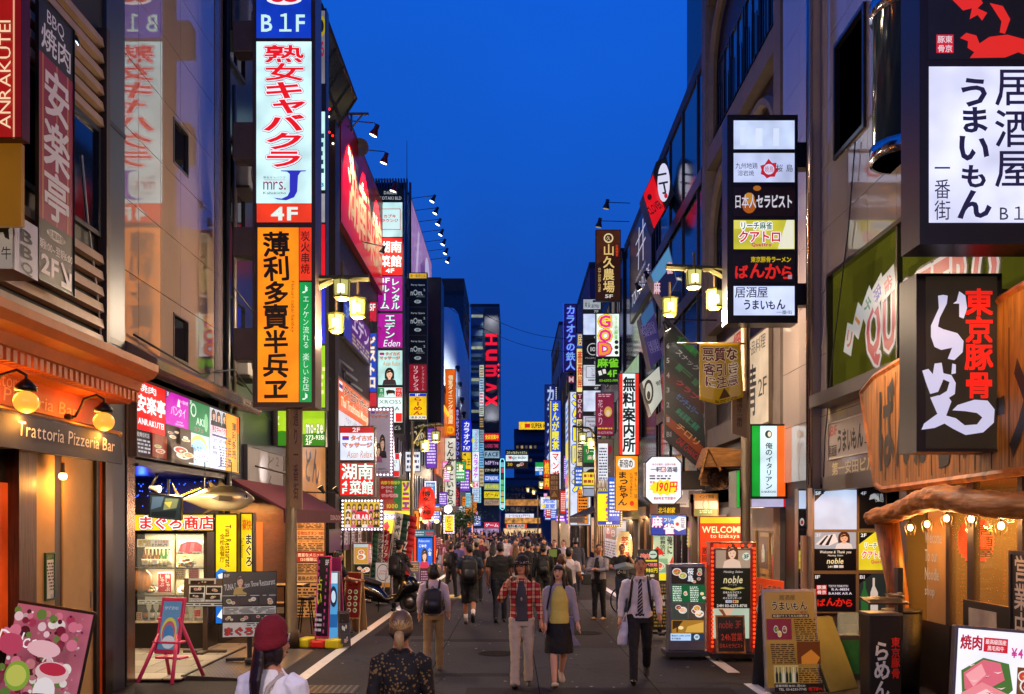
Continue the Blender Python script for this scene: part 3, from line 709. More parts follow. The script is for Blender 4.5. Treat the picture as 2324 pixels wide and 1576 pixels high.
lamp('case_light','AREA',((380-395)*kq,.3,mp(0,1296)[1]),12,'#fff0c8',(1.1,.2),ts)
def bottle(px,py0,py1,col,lab,grp,gl,Y=YT,yoff=.25,cap='#202020'):
    h=(py1-py0)*kq;o=thing('sake_bottle',lab,'bottle',tuple(P(px,py1,Y)),0,grp);o.location.y+=yoff
    r_=h*.145
    MB().lathe([(r_*.9,0),(r_,h*.03),(r_,h*.52),(r_*.45,h*.68),(r_*.36,h*.9),(r_*.4,h*.93),(r_*.36,h)],n=12).obj('glass_body',M(col,.12,0,.1),o,True)
    MB().lathe([(r_*1.03,h*.12),(r_*1.03,h*.44)],n=12).obj('paper_label',M(gl,.6),o,True)
    MB().lathe([(r_*.42,h*.93),(r_*.42,h*1.01)],n=10).obj('cap',M(cap,.4),o,True)
for i,(x,c_) in enumerate(((314,'#6a3c10'),(321,'#8a5818'),(329,'#5a3210'),(338,'#4a2c10'),(346,'#7a4c18'),(354,'#2a6a2c'),(364,'#2a7230'),(372,'#d8d0b8'))):
    bottle(x,1247,1288,c_,('brown sake bottle on the top shelf of the tuna case' if i<5 else ('green sake bottle on the top shelf of the tuna case' if i<7 else 'pale frosted sake bottle at the right end of the top shelf row')),'brown bottles on the top shelf' if i<5 else ('green bottles on the top shelf' if i<7 else None),'#e8dcc0')
for i,(x,c_,lb) in enumerate(((317,'#20304a','dark blue bottle with brown label at the left end of the bottom shelf'),(333,'#1c2414','tall black bottle with a white label, second on the bottom shelf'),(350,'#1c4a24','big green bottle with cream label on the bottom shelf'),(364,'#201c18','black bottle with round white crest label on the bottom shelf'),(380,'#3a2c1c','brown bottle beside the tilted card on the bottom shelf'),(394,'#c8c0a8','cream jar bottle standing behind the tilted card'),(412,'#b8a888','short tan bottle by the red tag on the bottom shelf'),(430,'#d8d0b8','white bottle with bold black character on the bottom shelf'))):
    bottle(x,1372 if i<4 else 1380,1410,c_,lb,None,('#a06038','#e8e8e0','#e8e0c0','#d8d8d0')[i%4],cap=('#c0a040','#202020')[i%2])
def flatcard(label,x0,y0,x1,y1,Y,bg,items,name='card',cat='card',s=0.0,d=.012,fr=1,fc='#d8d0c0',**k):
    return front(label,x0,y0,x1,y1,Y,bg=bg,items=items,s=s,d=d,fr=fr,fc=fc,name=name,cat=cat,metal=0,lip=.004,**k)
flatcard('white shop notice with yellow and red print along the top of the tuna case',311,1224,385,1242,YT+.12,'#e8e0d0',[t('専門店',314,1226,342,1240,'#e0b010',b=.03,oc='#302010'),t('まぐろ商店',352,1227,382,1233,'#d02020',b=.02),lines(345,1234,383,1241,2,'#404040')],s=.5)
flatcard('photo card of a red tuna fillet on the top right shelf',404,1228,462,1258,YT+.3,'#d8d0c8',[p([(406,1252),(410,1236),(425,1230),(448,1230),(459,1238),(458,1254),(430,1257)],'#c83048'),p([(412,1250),(416,1237),(424,1233),(420,1252)],'#e06878'),p([(430,1254),(434,1233),(442,1232),(440,1254)],'#e06878')],s=.6)
flatcard('red poster with white vertical writing inside the tuna case',358,1300,390,1346,YT+.35,'#b01828',[t('鮪しゃぶ\nしゃぶ',362,1304,386,1342,'#f0e0d0',v=True,b=.01)],s=.5)
flatcard('long cream notice in front of the lower bottles',313,1362,386,1372,YT+.1,'#e8e0c8',[lines(315,1364,384,1371,2,'#38322c')],s=.4)
def plate_dish(px,py,rad,lb,top='#d05040',bowl='#2a2420',Y=YT+.25,tilt=.6):
    o=thing('food_plate',lb,'dish',tuple(P(px,py,Y)));q=rad*kq
    MB().lathe([(q*.5,-.01),(q,.025),(q*.96,.03),(q*.5,.004)],n=18).obj('plate',M(bowl,.3),o,True)
    rnd=random.Random(int(px));m_=MB()
    for i in range(10):a=rnd.uniform(0,6.28);m_.ball((q*.55*math.cos(a)*rnd.random()**.5,q*.5*math.sin(a)*rnd.random()**.5,.03),q*.24,q*.16,q*.13,8,M(rnd.choice([top,'#e08860','#d8c080','#c03838','#6a8a38']),.4))
    m_.obj('food',None,o,True);o.rotation_euler=(tilt,0,0)
plate_dish(424,1272,16,'round wooden platter of sashimi on the upper right shelf','#b03838','#a07040');plate_dish(412,1284,13,'yellow bowl with greens on the upper right shelf','#a08a28','#d8c040');plate_dish(432,1284,14,'pink prawn dish on the upper right shelf','#e07868','#3a3030')
plate_dish(344,1340,16,'black dish of pink tuna slices beside the red poster','#e07880','#141216');plate_dish(418,1340,15,'small dish of fried food on the middle right shelf','#c08840','#c8c0b0')
o=thing('wooden_barrel','brown wooden sake barrel at the left end of the middle shelf','barrel',tuple(P(318,1318,YT+.2)))
m_=MB().lathe([(.17,-.14),(.2,-.05),(.2,.05),(.17,.14)],n=18).obj('staves',wood('#a8682c',.5,(14,1,1)),o,True);m_.rotation_euler=(R(80),0,R(25))
m_=MB().lathe([(.203,-.06),(.205,-.04)],n=18);m_.lathe([(.203,.04),(.203,.06)],n=18);m_.obj('hoops',M('#403028',.3,.7),o,True).rotation_euler=(R(80),0,R(25))
# yellow header and side panels of the kiosk
def yel(lb,x0,y0,x1,y1,Y,items,s=1.05,**k):return front(lb,x0,y0,x1,y1,Y,bg='#f8d018',items=items,s=s,d=.18,fr=3,fc='#1a120c',**k)
yel('yellow lit header with red outlined characters above the display kiosk',300,1166,487,1207,15.7,[t('まぐろ商店',318,1172,485,1202,'#e81c14',b=.05,oc='#ffffff',ow=.05,oc2='#181008',ow2=.09)])
yel('tall yellow lit panel with black writing and blue waves beside the kiosk',487.5,1166,540,1418,15.72,[t('Tuna Restaurant',470,1233,566,1246,'#18120c',b=.02,rot=-math.pi/2),t('金枪鱼餐厅',499,1212,511,1276,'#18120c',v=True,b=.01),
    p([(490,1300),(500,1290),(515,1296),(520,1310),(505,1330),(500,1370),(490,1380)],'#2070c8'),p([(495,1305),(508,1300),(515,1310),(500,1325)],'#f0f4f8'),p([(490,1378),(520,1340),(536,1350),(537,1415),(490,1415)],'#1868c0'),p([(493,1400),(515,1365),(535,1372),(520,1378),(505,1405)],'#f0f4f8')])
yel('narrow yellow lit panel with red and black vertical characters right of the kiosk',545,1164,575,1300,15.9,[t('豪快',550,1180,571,1203,'#d81c14',b=.03),t('まぐろ',558,1213,572,1286,'#101010',v=True,b=.04,oc='#fff0a0',ow=.03),t('Tuna Restaurant',528,1241,573,1247,'#18120c',rot=-math.pi/2)])
# the hanging fish, television, track spot
fi=thing('hanging_tuna','golden life-size tuna model hanging from the soffit above the kiosk','fish model',tuple(P(495,1131,15.0)))
k=15.0/F;prof=[(-88,2,2),(-78,3,3),(-60,10,8),(-35,21,15),(-5,28,20),(25,29,21),(48,26,19),(64,19,15),(76,9,8),(82,3,3)]
m_=MB();m_.loft([[(x*k,ry*.8*k*math.cos(a),rz*k*math.sin(a)-(abs(x-10)*.03)*k) for a in [2*math.pi*i/20 for i in range(20)]] for x,rz,ry in prof])
fm=bpy.data.materials.new('fish_skin');fm.use_nodes=True;n_=fm.node_tree;pb=n_.nodes['Principled BSDF']
tcn=n_.nodes.new('ShaderNodeTexCoord');sx=n_.nodes.new('ShaderNodeSeparateXYZ');cr=n_.nodes.new('ShaderNodeValToRGB');mr=n_.nodes.new('ShaderNodeMapRange')
n_.links.new(tcn.outputs['Object'],sx.inputs[0]);mr.inputs[1].default_value=-.2;mr.inputs[2].default_value=.2;n_.links.new(sx.outputs[2],mr.inputs[0]);n_.links.new(mr.outputs[0],cr.inputs[0]);n_.links.new(cr.outputs[0],pb.inputs['Base Color'])
cr.color_ramp.elements[0].color=lin('#d8c89c')+(1,);cr.color_ramp.elements[1].color=lin('#4a3c20')+(1,);cr.color_ramp.elements[0].position=.35;cr.color_ramp.elements[1].position=.75
pb.inputs['Roughness'].default_value=.22;pb.inputs['Metallic'].default_value=.35
m_.obj('body',fm,fi,True)
fin=M('#6a5628',.35,.3)
MB().prism([(-5*k,27*k),(-22*k,40*k),(-18*k,25*k)],-.01,.01).obj('dorsal_fin',fin,fi);MB().prism([(20*k,27*k),(5*k,38*k),(-2*k,26*k)],-.01,.01).obj('dorsal_fin',fin,fi)
MB().prism([(-20*k,-24*k),(-36*k,-36*k),(-12*k,-27*k)],-.01,.01).obj('belly_fin',fin,fi)
MB().prism([(-86*k,2*k),(-104*k,34*k),(-92*k,0),(-104*k,-30*k)],-.012,.012).obj('tail_fin',fin,fi)
MB().loft([[(38*k,-.155,4*k),(38*k,-.155,-4*k),(38*k,-.135,0)],[(10*k,-.19,6*k),(10*k,-.19,-7*k),(10*k,-.16,0)],[(-6*k,-.17,-1*k),(-6*k,-.17,-2*k),(-6*k,-.16,-1.5*k)]]).obj('side_fin',M('#3a2e18',.4),fi)
MB().ball((66*k,-.085,4*k),4*k,.02,4*k,12).obj('eye',M('#141008',.1),fi,True)
m_=MB()
for i in range(9):m_.prism([((-38-i*5)*k,(22-i*2.0)*k),((-43-i*5)*k,(25-i*2.0)*k),((-42-i*5)*k,(20-i*2.0)*k)],-.006,.006)
m_.obj('finlets',M('#c0a020',.4),fi)
MB().tube([(-30*k,0,20*k),(-30*k,0,82*k)],.008,6).obj('hanging_wire',M('#606060',.4,.8),fi);MB().tube([(30*k,0,25*k),(30*k,0,82*k)],.008,6).obj('hanging_wire',M('#606060',.4,.8),fi)
tv=front('flat television hung below the soffit showing dark blue scenes',338,1122,412,1178,14.6,d=.06,fr=2,fc='#0e0c10',name='television',cat='television',bg='#22303a',s=.6,
      items=[p([(345,1130),(372,1126),(365,1150),(342,1160)],'#405878'),p([(375,1130),(405,1128),(400,1150),(370,1158)],'#68745c'),p([(372,1140),(390,1136),(385,1152)],'#b0a850'),p([(344,1165),(400,1155),(396,1172),(344,1174)],'#141c24')])
tv.rotation_euler=(R(12),R(6),0)
MB().tube([(0,.1,.4),(0,.1,.62)],.02,6).obj('ceiling_mount',M('#303030',.4,.6),tv)
sp_=P(358,1110,14.5);spot('brushed metal track spot above the television aimed at the fish',sp_,P(480,1135,14.4),40,'#fff0d0',[(sp_.x,sp_.y,2.95)],.06,head='#a09080',ang=90)
for q in range(3):lamp('soffit_light','AREA',(-5.7+q*.2,13.2+q*.9,2.93),26,'#ffd9a0',(.4,.4),bb).location -= Vector(L)
o=thing('string_lights','tiny blue fairy lights strung under the soffit behind the fish','fairy lights',(-6.2,15.5,2.7))
m_=MB();rnd=random.Random(3)
for i in range(70):m_.ball((rnd.uniform(-.6,1.2),rnd.uniform(0,.3),rnd.uniform(-.25,.2)),.008,n=5)
m_.obj('bulbs',E('#3060ff',4,0),o);MB().tube([(-.6,.1,0),(.2,.15,-.1),(1.2,.1,.05)],.004,4).obj('wire',M('#101018',.5),o)
for x,z,c_ in ((320,1120,'#2040ff'),):lamp('blue_light','POINT',(0,0,0),8,c_,.05,o)
# forecourt furniture: menu stands, pink step-ladder sign, dolce board
def legs_stand(lb,x0,y0,x1,y1,yb,Y,cells,rotz=0.0,name='menu_stand',lean=-.12,post='#3a2a1c'):
    k=Y/F;xc=(x0+x1)/2;o=thing(name,lb,'menu stand',tuple(P(xc,yb,Y)),rotz);o.location.z=max(0.0,o.location.z)
    mpp=lambda x,y:((x-xc)*k,(y1-y)*k)
    zb=(yb-y1)*k
    bd=MB().box((x0-xc)*k,(x1-xc)*k,0,.03,0,(y1-y0)*k).obj('board',M(post,.5),o,bevel=.008);bd.location=(0,0,zb);bd.rotation_euler=(lean,0,0)
    for c_ in cells:
        a,b=mpp(c_[0],c_[1]),mpp(c_[2],c_[3])
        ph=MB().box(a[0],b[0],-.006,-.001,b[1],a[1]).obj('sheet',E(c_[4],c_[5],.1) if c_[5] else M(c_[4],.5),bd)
        art=Art(c_[5]);art.y=-.008;draw(art,c_[6],mpp)
        if art.mb.v:art.mb.obj('printing',None,ph)
    MB().box(-.035,.035,.03,.09,0,zb+.1).obj('post',M(post,.5),o)
    f_=MB();f_.box(-.35,.35,.0,.09,-.0,.05);f_.box(-.06,.06,-.25,-.002,.0,.05);f_.obj('foot',M(post,.5),o,bevel=.01)
    return o
legs_stand('wooden menu lectern with an open photo menu in front of the kiosk',415,1313,512,1377,1483,15.2,[(426,1313,488,1326,'#c8bcb0',.25,[food(430,1318,484,1326,8)]),(428,1330,464,1366,'#e0dcd4',.3,[food(431,1333,462,1346,9),food(431,1348,462,1358,19),lines(431,1359,462,1365,3,'#555')]),(466,1330,503,1366,'#e0dcd4',.3,[food(468,1333,501,1347,10),food(468,1350,501,1362,11)]),(417,1369,512,1376,'#d8d4cc',.3,[lines(420,1370,510,1375,1,'#333')])])
legs_stand('large dark poster board about the tuna cutting show on a black stand',506,1297,626,1447,1500,14.2,[(508,1299,624,1352,'#2c241c',.25,[t('B1F',510,1303,522,1310,'#e8e8e8'),t('TUNA Demolition Show Restaurant',510,1320,622,1334,'#e8e8e8',rot=.12),lady(530,1300,560,1350,'#181410','#c0a050'),e(585,1340,35,9,'#141414')]),(508,1353,624,1376,'#201c18',.3,[food(510,1355,545,1374,21),food(548,1355,585,1374,22),food(588,1355,622,1374,23),lines(508,1352,624,1354,1,'#e8e8e8')]),(508,1377,624,1394,'#d8d4cc',.25,[lines(511,1379,622,1393,5,'#404040')]),(508,1395,624,1412,'#302018',.3,[food(510,1396,538,1411,24),food(540,1396,568,1411,25),food(570,1396,622,1411,26)]),(508,1413,624,1445,'#d8d4cc',.3,[t('まぐろ商店',512,1424,620,1442,'#d81c14',b=.05,oc='#201008',ow=.03),lines(560,1414,622,1422,2,'#404040')])],.22,post='#14120f')
pk=thing('folding_stool_sign','pink folding step stool carrying a small rainbow poster on the forecourt','stool',tuple(P(382,1573,12.6)),R(-14));pk.location.z=.05
pn=M('#d03a6a',.45,0,.12,5)
for a,b in (((-.26,-.3,0),(-.14,.0,.62)),((.26,-.3,0),(.14,0,.62)),((-.27,.42,0),(-.15,.02,.84)),((.27,.42,0),(.15,.02,.84))):
    MB().tube([a,b],.026,8).obj('leg',pn,pk,True)
for z,y in ((.28,.12),(.5,.06)):MB().box(-.2,.2,y-.14,y+.06,z,z+.03).obj('step',pn,pk,bevel=.01)
bd=MB().box(-.19,.19,0,.035,0,.78).obj('board',pn,pk,bevel=.05);bd.location=(0,-.06,.36);bd.rotation_euler=(R(-14),0,0)
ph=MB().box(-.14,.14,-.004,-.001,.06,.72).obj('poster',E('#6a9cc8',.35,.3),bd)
a=Art(.4);mpq=lambda x,y:(x,y)
draw(a,[e(0,.3,.12,.2,'#d8d060'),e(0,.28,.1,.17,'#c86080'),e(0,.26,.08,.14,'#5088c0'),e(.02,.16,.1,.09,'#d8e0e8'),t('みんなの',-.11,.6,.1,.65,'#e8f0f8')],lambda x,y:(x,y));a.mb.obj('printing',None,ph)
dl=thing('menu_board','pink dessert photo menu board leaning at the bottom left corner','menu board',tuple(P(60,1640,8.7)),R(-6));dl.location.z=0
k=8.7/F
bd=MB().box(-100*k,92*k,0,.04,0,1.4).obj('frame',M('#2a1c14',.4,.3),dl,bevel=.01);bd.location=(0,0,.02);bd.rotation_euler=(R(-8),R(8),0)
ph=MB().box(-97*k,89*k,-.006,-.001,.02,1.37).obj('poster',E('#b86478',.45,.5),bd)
a=Art(.6);a.y=-.008;Q=lambda x,y:((x)*k,y)
draw(a,[t('Dolce',-70,1.05,10,1.13,'#ffffff',sh=.3)] if 0 else [],Q)
rnd=random.Random(4)
for i in range(170):z_=rnd.random()**1.6;draw(a,[e(rnd.uniform(-92,85),rnd.uniform(.5,1.33),2+12*z_,.008+.05*z_,rnd.choice(['#d87890','#e8c8d0','#a83858','#e8e0dc','#7a2038','#c07880','#4a1424','#b8a0a0','#60803a']))],Q)
a.text('Dolce',-96*k,.98,2*k,1.12,'#ffffff',sh=.2)
for (cx,cy,rx,ry,c_) in ((-30,.72,30,.14,'#88b040'),(-32,.72,24,.10,'#c8d060'),(50,.8,40,.1,'#e8c8c8'),(50,.83,32,.06,'#c03048'),(40,.62,26,.13,'#f4f0f0'),(45,.55,44,.05,'#803038'),(-60,1.0,30,.1,'#c04868'),(20,1.0,40,.08,'#f0c0c8')):
    draw(a,[e(cx,cy,rx,ry,c_)],Q)
draw(a,[p([(-97,.02),(89,.02),(89,.46),(-97,.42)],'#a8a4bc'),e(-50,.3,26,.09,'#f0ece8'),e(-50,.3,16,.05,'#d8a890'),e(-20,.12,30,.08,'#f0e4d8'),e(40,.08,55,.1,'#382420')],Q)
for i in range(4):draw(a,[e(50+(i%2)*22,.36-(i//2)*.12,10,.035,'#f4f0e8'),e(50+(i%2)*22,.36-(i//2)*.12,6,.02,'#b08050')],Q)
draw(a,[('n',-20,.2,40,.26,2,'#f0f0f0')],Q);a.mb.obj('printing',None,ph)
lamp('front_light','AREA',(LW-T0.x+.9,9.0-T0.y,2.85-T0.z),10,'#ffb050',(.3,2.0),tr)

rnd=random.Random(9);cN=('white','cream','pink','green','yellow')
for i,(px,py,w_,h_,c,lb) in enumerate(((408,1256,18,6,'#e8e0d0','tiny white price card under the fillet photo'),(446,1256,18,6,'#e8e0d0','tiny white price card at the right below the fillet photo'),(410,1302,22,30,'#c8a060','tan dish card standing on the middle right shelf'),(440,1305,24,34,'#b03848','crimson dish card standing on the middle right shelf'),(408,1380,14,18,'#f0ece0','tilted cream card in front of the cream jar'),(448,1392,16,18,'#d84040','small red tag beside the white bottle'),(330,1276,12,10,'#e0c890','second tan price tag below the brown bottles'),(352,1276,12,10,'#e8e4d4','white price tag below the green bottles'),(316,1398,12,16,'#b07850','brown square label card at the bottom left of the case'))):
    flatcard(lb,px-w_/2,py-h_/2,px+w_/2,py+h_/2,YT+.1+.01*i,c,[lines(px-w_*.4,py-h_*.4,px+w_*.4,py+h_*.4,max(1,int(h_/5)),'#3a2018')],s=.5)
# ------------------------------------------------------------------ street lamps with hexagonal lanterns
def lantern(par,x,y,z,s,power):
    """Hexagonal lantern hung at its top point: cap, ribs, six lit panes, glowing tube."""
    f=MB();n=6;pt=lambda r_,a,zz:(x+r_*math.cos(a),y+r_*math.sin(a),z+zz)
    A=[math.pi/6+math.pi/3*i for i in range(n)]
    hx=lambda r_,zz:[pt(r_,a,zz) for a in A]
    f.loft([hx(.06*s,0),hx(.08*s,-.10*s),hx(.56*s,-.22*s),hx(.58*s,-.30*s),hx(.5*s,-.31*s)])
    f.loft([hx(.44*s,-1.16*s),hx(.48*s,-1.17*s),hx(.46*s,-1.27*s),hx(.30*s,-1.38*s)])
    for a in A:f.tube([pt(.5*s,a,-.28*s),pt(.45*s,a,-1.2*s)],.035*s,5)
    o=f.obj('lantern',M('#6a6524',.4,.5,.3),par)
    pmb=MB();pmb.loft([hx(.47*s,-.29*s),hx(.42*s,-1.18*s)],None,False)
    pmb.obj('pane',E('#dcd67c',.62,.3),o)
    MB().tube([(x,y,z-.5*s),(x,y,z-1.5*s)],.2*s,10).obj('glowing_tube',E('#fffbe0',3,0),o,True) if 0 else None
    MB().lathe([(.2*s,0),(.2*s,-.45*s)],(x,y-.34*s,z-.6*s),10).obj('glowing_tube',E('#fff6d8',2.2,0),o,True)
    if power:lamp('lantern_light','POINT',(x,y,z-1.75*s),power*1.9,'#ffe0ba',.3*s,o)
def street_lamp(label,px,Y,zt,lans,power=0,plate=None,s=.36,rad=.09,arms=(),group='lantern street lamps along the street'):
    b=P(px,1185,Y);o=thing('street_lamp',label,'street lamp',(b.x,Y,ground(Y)),0,group)
    pmx=M('#54432c',.5,.3,.3)
    MB().tube([(0,0,0),(0,0,.3),(0,0,.32),(0,0,zt)],[rad*1.4,rad*1.35,rad,rad*.8],12).obj('pole',pmx,o,True)
    for k_,(a,c) in enumerate(arms):
        pa,pb=P(a[0],a[1],Y)-o.location,P(c[0],c[1],Y)-o.location
        MB().tube([pa,pb],rad*.62,6).obj('arm',M('#5c5626',.5,.3),o)
    for (lx,ly,dy) in lans:
        q=P(lx,ly,Y)-o.location;lantern(o,q.x,q.y+dy,q.z,s,power)
        MB().tube([(q.x,q.y+dy,q.z),(q.x,q.y+dy,q.z+.25)],.025,6).obj('hanger',pmx,o)
    if plate:
        x0,y0,x1,y1,txt,zoff=plate;q=Y/F;a=P(x0,y1,Y)-o.location;c=P(x1,y0,Y)-o.location
        pm_=MB().prism([(a.x,a.z),(c.x,a.z-.3*(c.x-a.x)),(c.x,c.z),(a.x,c.z)],-rad*1.6,-rad*1.02).obj('street_name_plate',M('#7a6248',.5,.2),o)
        ar=Art(0);ar.y=-rad*1.6-.004;w_=c.x-a.x;ar.text(txt,a.x+w_*.3,a.z+.12,a.x+w_*.7,c.z-.06,'#3a1c18',v=True,b=.02);ar.mb.obj('lettering',None,pm_)
    return o
street_lamp('lantern street lamp on the left kerb standing behind the tall signboard',661,16.25,6.7,[(782,634,-.25),(806,660,.3),(736,672,1.1)],60,(663,926,690,1150,'通り一番街',0),.31,.105,[((661,636),(838,632)),((715,655),(760,632))])
street_lamp('lantern street lamp on the right side holding the yellow warning banner',1692,17.7,7.2,[(1569,612,-.25),(1624,648,.1),(1540,640,1.0)],60,(1657,890,1690,985,'劇場通り一番街',0),.32,.1,[((1692,655),(1610,610)),((1640,612),(1512,606))])
for px_,lb in ((-4.1,'lantern street lamp behind the viewer on the left kerb'),(4.3,'lantern street lamp behind the viewer on the right kerb')):  # unseen pair added to light the figures nearest the viewer
    o=street_lamp(lb,CX,-1.0,6.6,[],0,None,.31,.1);o.location=(px_,-1.0,0)
    for k_ in (.5,1.1):lantern(o,-math.copysign(k_,px_),.3,6.3,.32,110)
    MB().tube([(0,0,6.4),(-math.copysign(1.3,px_),.3,6.55)],.06,6).obj('arm',M('#5c5626',.5,.3),o)
street_lamp('slim lantern street lamp behind the party space sign on the left',936,35.5,6.2,[(990,975,-.2),(962,993,.3)],40,None,.38,.08,[((936,1010),(960,968)),((960,968),(1002,964))])
street_lamp('lantern street lamp on the right in front of the stacked floor sign',1352,37.5,6.2,[(1321,978,-.2),(1345,988,.3)],40,None,.38,.08,[((1352,992),(1338,972)),((1338,972),(1300,968))])
street_lamp('distant lantern street lamp on the left by the hanging white banner',1006,62,6.0,[(1020,1053,-.3),(1046,1048,.3)],25,None,.42,.08,[((1006,1065),(1022,1045)),((1022,1045),(1052,1043))])
street_lamp('distant lantern street lamp on the right below the comic cafe column',1268,66,6.0,[(1228,1090,-.3),(1254,1096,.3)],25,None,.42,.08,[((1268,1105),(1250,1084)),((1250,1084),(1222,1084))])
street_lamp('far pair of lanterns on the left near the yellow game signs',1073,95,5.6,[(1056,1096,0),(1070,1092,.4)],15,None,.42,.08,[((1073,1100),(1054,1090))])
street_lamp('farther pair of lanterns on the right above the crowd',1221,100,5.6,[(1198,1105,0),(1212,1110,.4)],15,None,.42,.08,[((1221,1115),(1194,1100))])
# ------------------------------------------------------------------ the tall signboard on the left
q=15.9/F
tw=front('tall vertical signboard stack, white and red panel above orange panel, left of the street',574,-160,716,925,15.9,d=.5,fr=7,fc='#4a3c36',metal=.5,cells=[
    (582,-150,706,87,'#1038b8',1.0,[e(645,0,40,12,'#f4f0f4'),e(630,-4,16,10,'#d02030'),e(660,-4,18,10,'#d02030'),t('B１F',593,32,692,73,'#c8eee8',b=.015)]),
    (582,95,707,462,'#c4e8ea',1.15,[t('熟女キャバクラ',598,104,694,380,'#d8141c',v=True,b=.035,oc='#f0e4f0',ow=.05,oc2='#302030',ow2=.075),t('熟女キャバクラ',598,401,648,407,'#202050'),r(599,409,648,410,'#a03060'),t('mrs.',598,413,649,432,'#7a2a5a'),t('Kabukicho',598,436,650,442,'#303838'),p([(638,388),(695,388),(695,390),(683,391),(677,400),(675,436),(668,449),(650,456),(630,454),(622,450),(640,452),(653,446),(658,436),(658,396),(652,391),(638,390)],'#2a2cae')]),
    (583,463,707,505,'#e83a1e',1.0,[t('4F',615,470,676,501,'#e0f0e8',b=.05)]),
    (585,517,678,913,'#ff8c10',1.05,[t('薄利多賣半兵ヱ',598,527,656,905,'#120804',v=True,b=.04,jit=.25),t('Hakuri tabai hanbey',605,692,723,702,'#7a3a08',rot=-math.pi/2,sh=.2)]),
    (679.5,517,707,637,'#ee3a1c',1.0,[t('炭火串焼',683,525,703,622,'#140806',v=True,b=.01)]),
    (679.5,641,707,913,'#109848',1.0,[t('♪',686,648,700,666,'#e0f8e8'),t('エノケン流れる 楽しいお店',687,674,702,888,'#d8f4e0',v=True,jit=.15),t('♪',686,892,700,908,'#e0f8e8')])])
for y0,y1 in ((40,112),(272,358),(512,578),(742,815)):
    MB().box(-(645-577)*q-.40,-(645-574)*q-.002,.08,.42,(925-y1)*q,(925-y0)*q).obj('mounting_box',M('#4a3e3c',.4,.3,.4,4,.1),tw,bevel=.02)
# ------------------------------------------------------------------ left side, the middle distance
b3=block('dark narrow building with cables and service boxes behind the tall signboard','building',-14,-5.35,16.8,26.3,13.6,M('#1c2230',.35,.1,.4,2))
windows(b3,-5.35-b3.location.x,[(a-b3.location.y,a+1.1-b3.location.y,z,z+1.6) for z in (5.2,8.2,11.2) for a in (17.3,19.4,22,24)])
for i,z in enumerate((5.0,8.6,11.6)):
    o=thing('air_conditioner',('pale outdoor air conditioner unit low on the dark wall behind the signboard','grey outdoor air conditioner unit halfway up the dark wall behind the signboard','outdoor air conditioner unit high on the dark wall behind the signboard')[i],'air conditioner',(-5.33,18.0,z))
    MB().box(0,.32,-.4,.4,0,.6).obj('case',M('#8d8a88',.5,.2,.3,5),o,bevel=.02);MB().lathe([(.22,0),(.22,.015)],n=16).obj('fan_grille',M('#2a2a2c',.5),o,rot=(0,R(90),0),loc=(.32,0,.3));MB().box(0,.34,-.42,.42,-.05,-.002).obj('bracket',M('#3a3432',.5,.5),o)
front('slim stacked sign column half hidden behind the tall signboard',668,20,741,930,20.5,d=.25,fr=3,fc='#3a3a40',cells=[(671,25,738,190,'#a09aa8',.5,[e(730,60,9,24,'#d8c020'),e(730,60,5,14,'#202020'),t('る',722,95,736,130,'#c02040',b=.03)]),(671,254,738,432,'#bfeee8',1.0,[t('3',728,415,735,425,'#2080b0',b=.03),lines(676,300,736,400,5,'#204050')]),(671,440,738,505,'#c0c4d0',.5,[]),(671,510,738,625,'#e01828',.9,[]),(671,630,738,780,'#3038d8',.9,[]),(671,785,738,925,'#9ad020',.8,[lines(690,830,738,900,4,'#f0f0a0')])])
front('green and yellow restaurant sign with phone number below the tall signboard',600,926,739,1014,21.0,d=.2,fr=2,fc='#283028',bg='#a8d428',s=.9,items=[p([(602,985),(640,978),(690,986),(737,980),(737,1012),(602,1012)],'#38801c'),t('飲',612,940,634,965,'#f0f8c0',b=.03),t('mo-ze',694,963,733,985,'#f8ffe0',b=.04,oc='#205010',ow=.04),t('273-9351',694,988,736,999,'#f8ffe0',b=.03),t('2F',694,1000,708,1010,'#f8ffe0',b=.03)])
side('grey metal shop board with black brush writing above the dark red awning',-5.28,18.4,21.4,2.75,3.75,bg='#7d7a80',s=0,d=.06,fc='#3a383c',items=[t('どん',.5,.12,.72,.9,'#1a1818',v=True,jit=.5),t('2',.76,.1,.84,.3,'#1a1818')])
lm=side('warm lit wooden sign with thick black brush writing beside the lamp post',-5.2,22.2,25.8,2.75,4.3,bg='#c88434',s=.55,d=.12,fc='#4a2a10',items=[t('どん',.3,.1,.75,.72,'#140c06',jit=.4,b=.03),t('DON-DON',.35,.85,.65,.95,'#a02818',b=.02)])
g_=P(690,1040,22);
for i,(px,py,Y) in enumerate(((705,1108,23.0),(737,1110,24.9))):
    v_=P(px,py,Y);v_.x=-4.75;spot(('small black uplight at the left below the wooden sign','small black uplight at the right below the wooden sign')[i],v_,(-5.2,Y,3.7),18,'#ffd090',[(-5.2,Y,v_.z-.1)],.07,glow=3)
v_=Vector((-4.75,19.4,3.2));spot('white gooseneck spotlight in front of the grey board',v_,(-5.28,19.6,3.3),14,'#fff0e0',[(-5.28,19.0,3.35)],.06,head='#b0a8a0')
ab=thing('awning','dark red fabric awning over the restaurant terrace on the left','awning',(-5.2,20,2.9))
m_=MB();m_.prism([(0,.12),(1.02,-.45),(1.02,-.49),(0,.06)],-3,2.6);m_.obj('canopy',M('#5a1c26',.8,0,.3,6),ab)
m_=MB();m_.prism([(1.0,-.46),(1.03,-.46),(1.04,-.72),(1.01,-.72)],-3,2.6);va=m_.obj('valance',M('#4c1622',.8),ab);wall_text(ab,'DON-DON',-5.2+1.045,21.2,22.4,2.24,2.36,'#c0a0a8',b=.02)
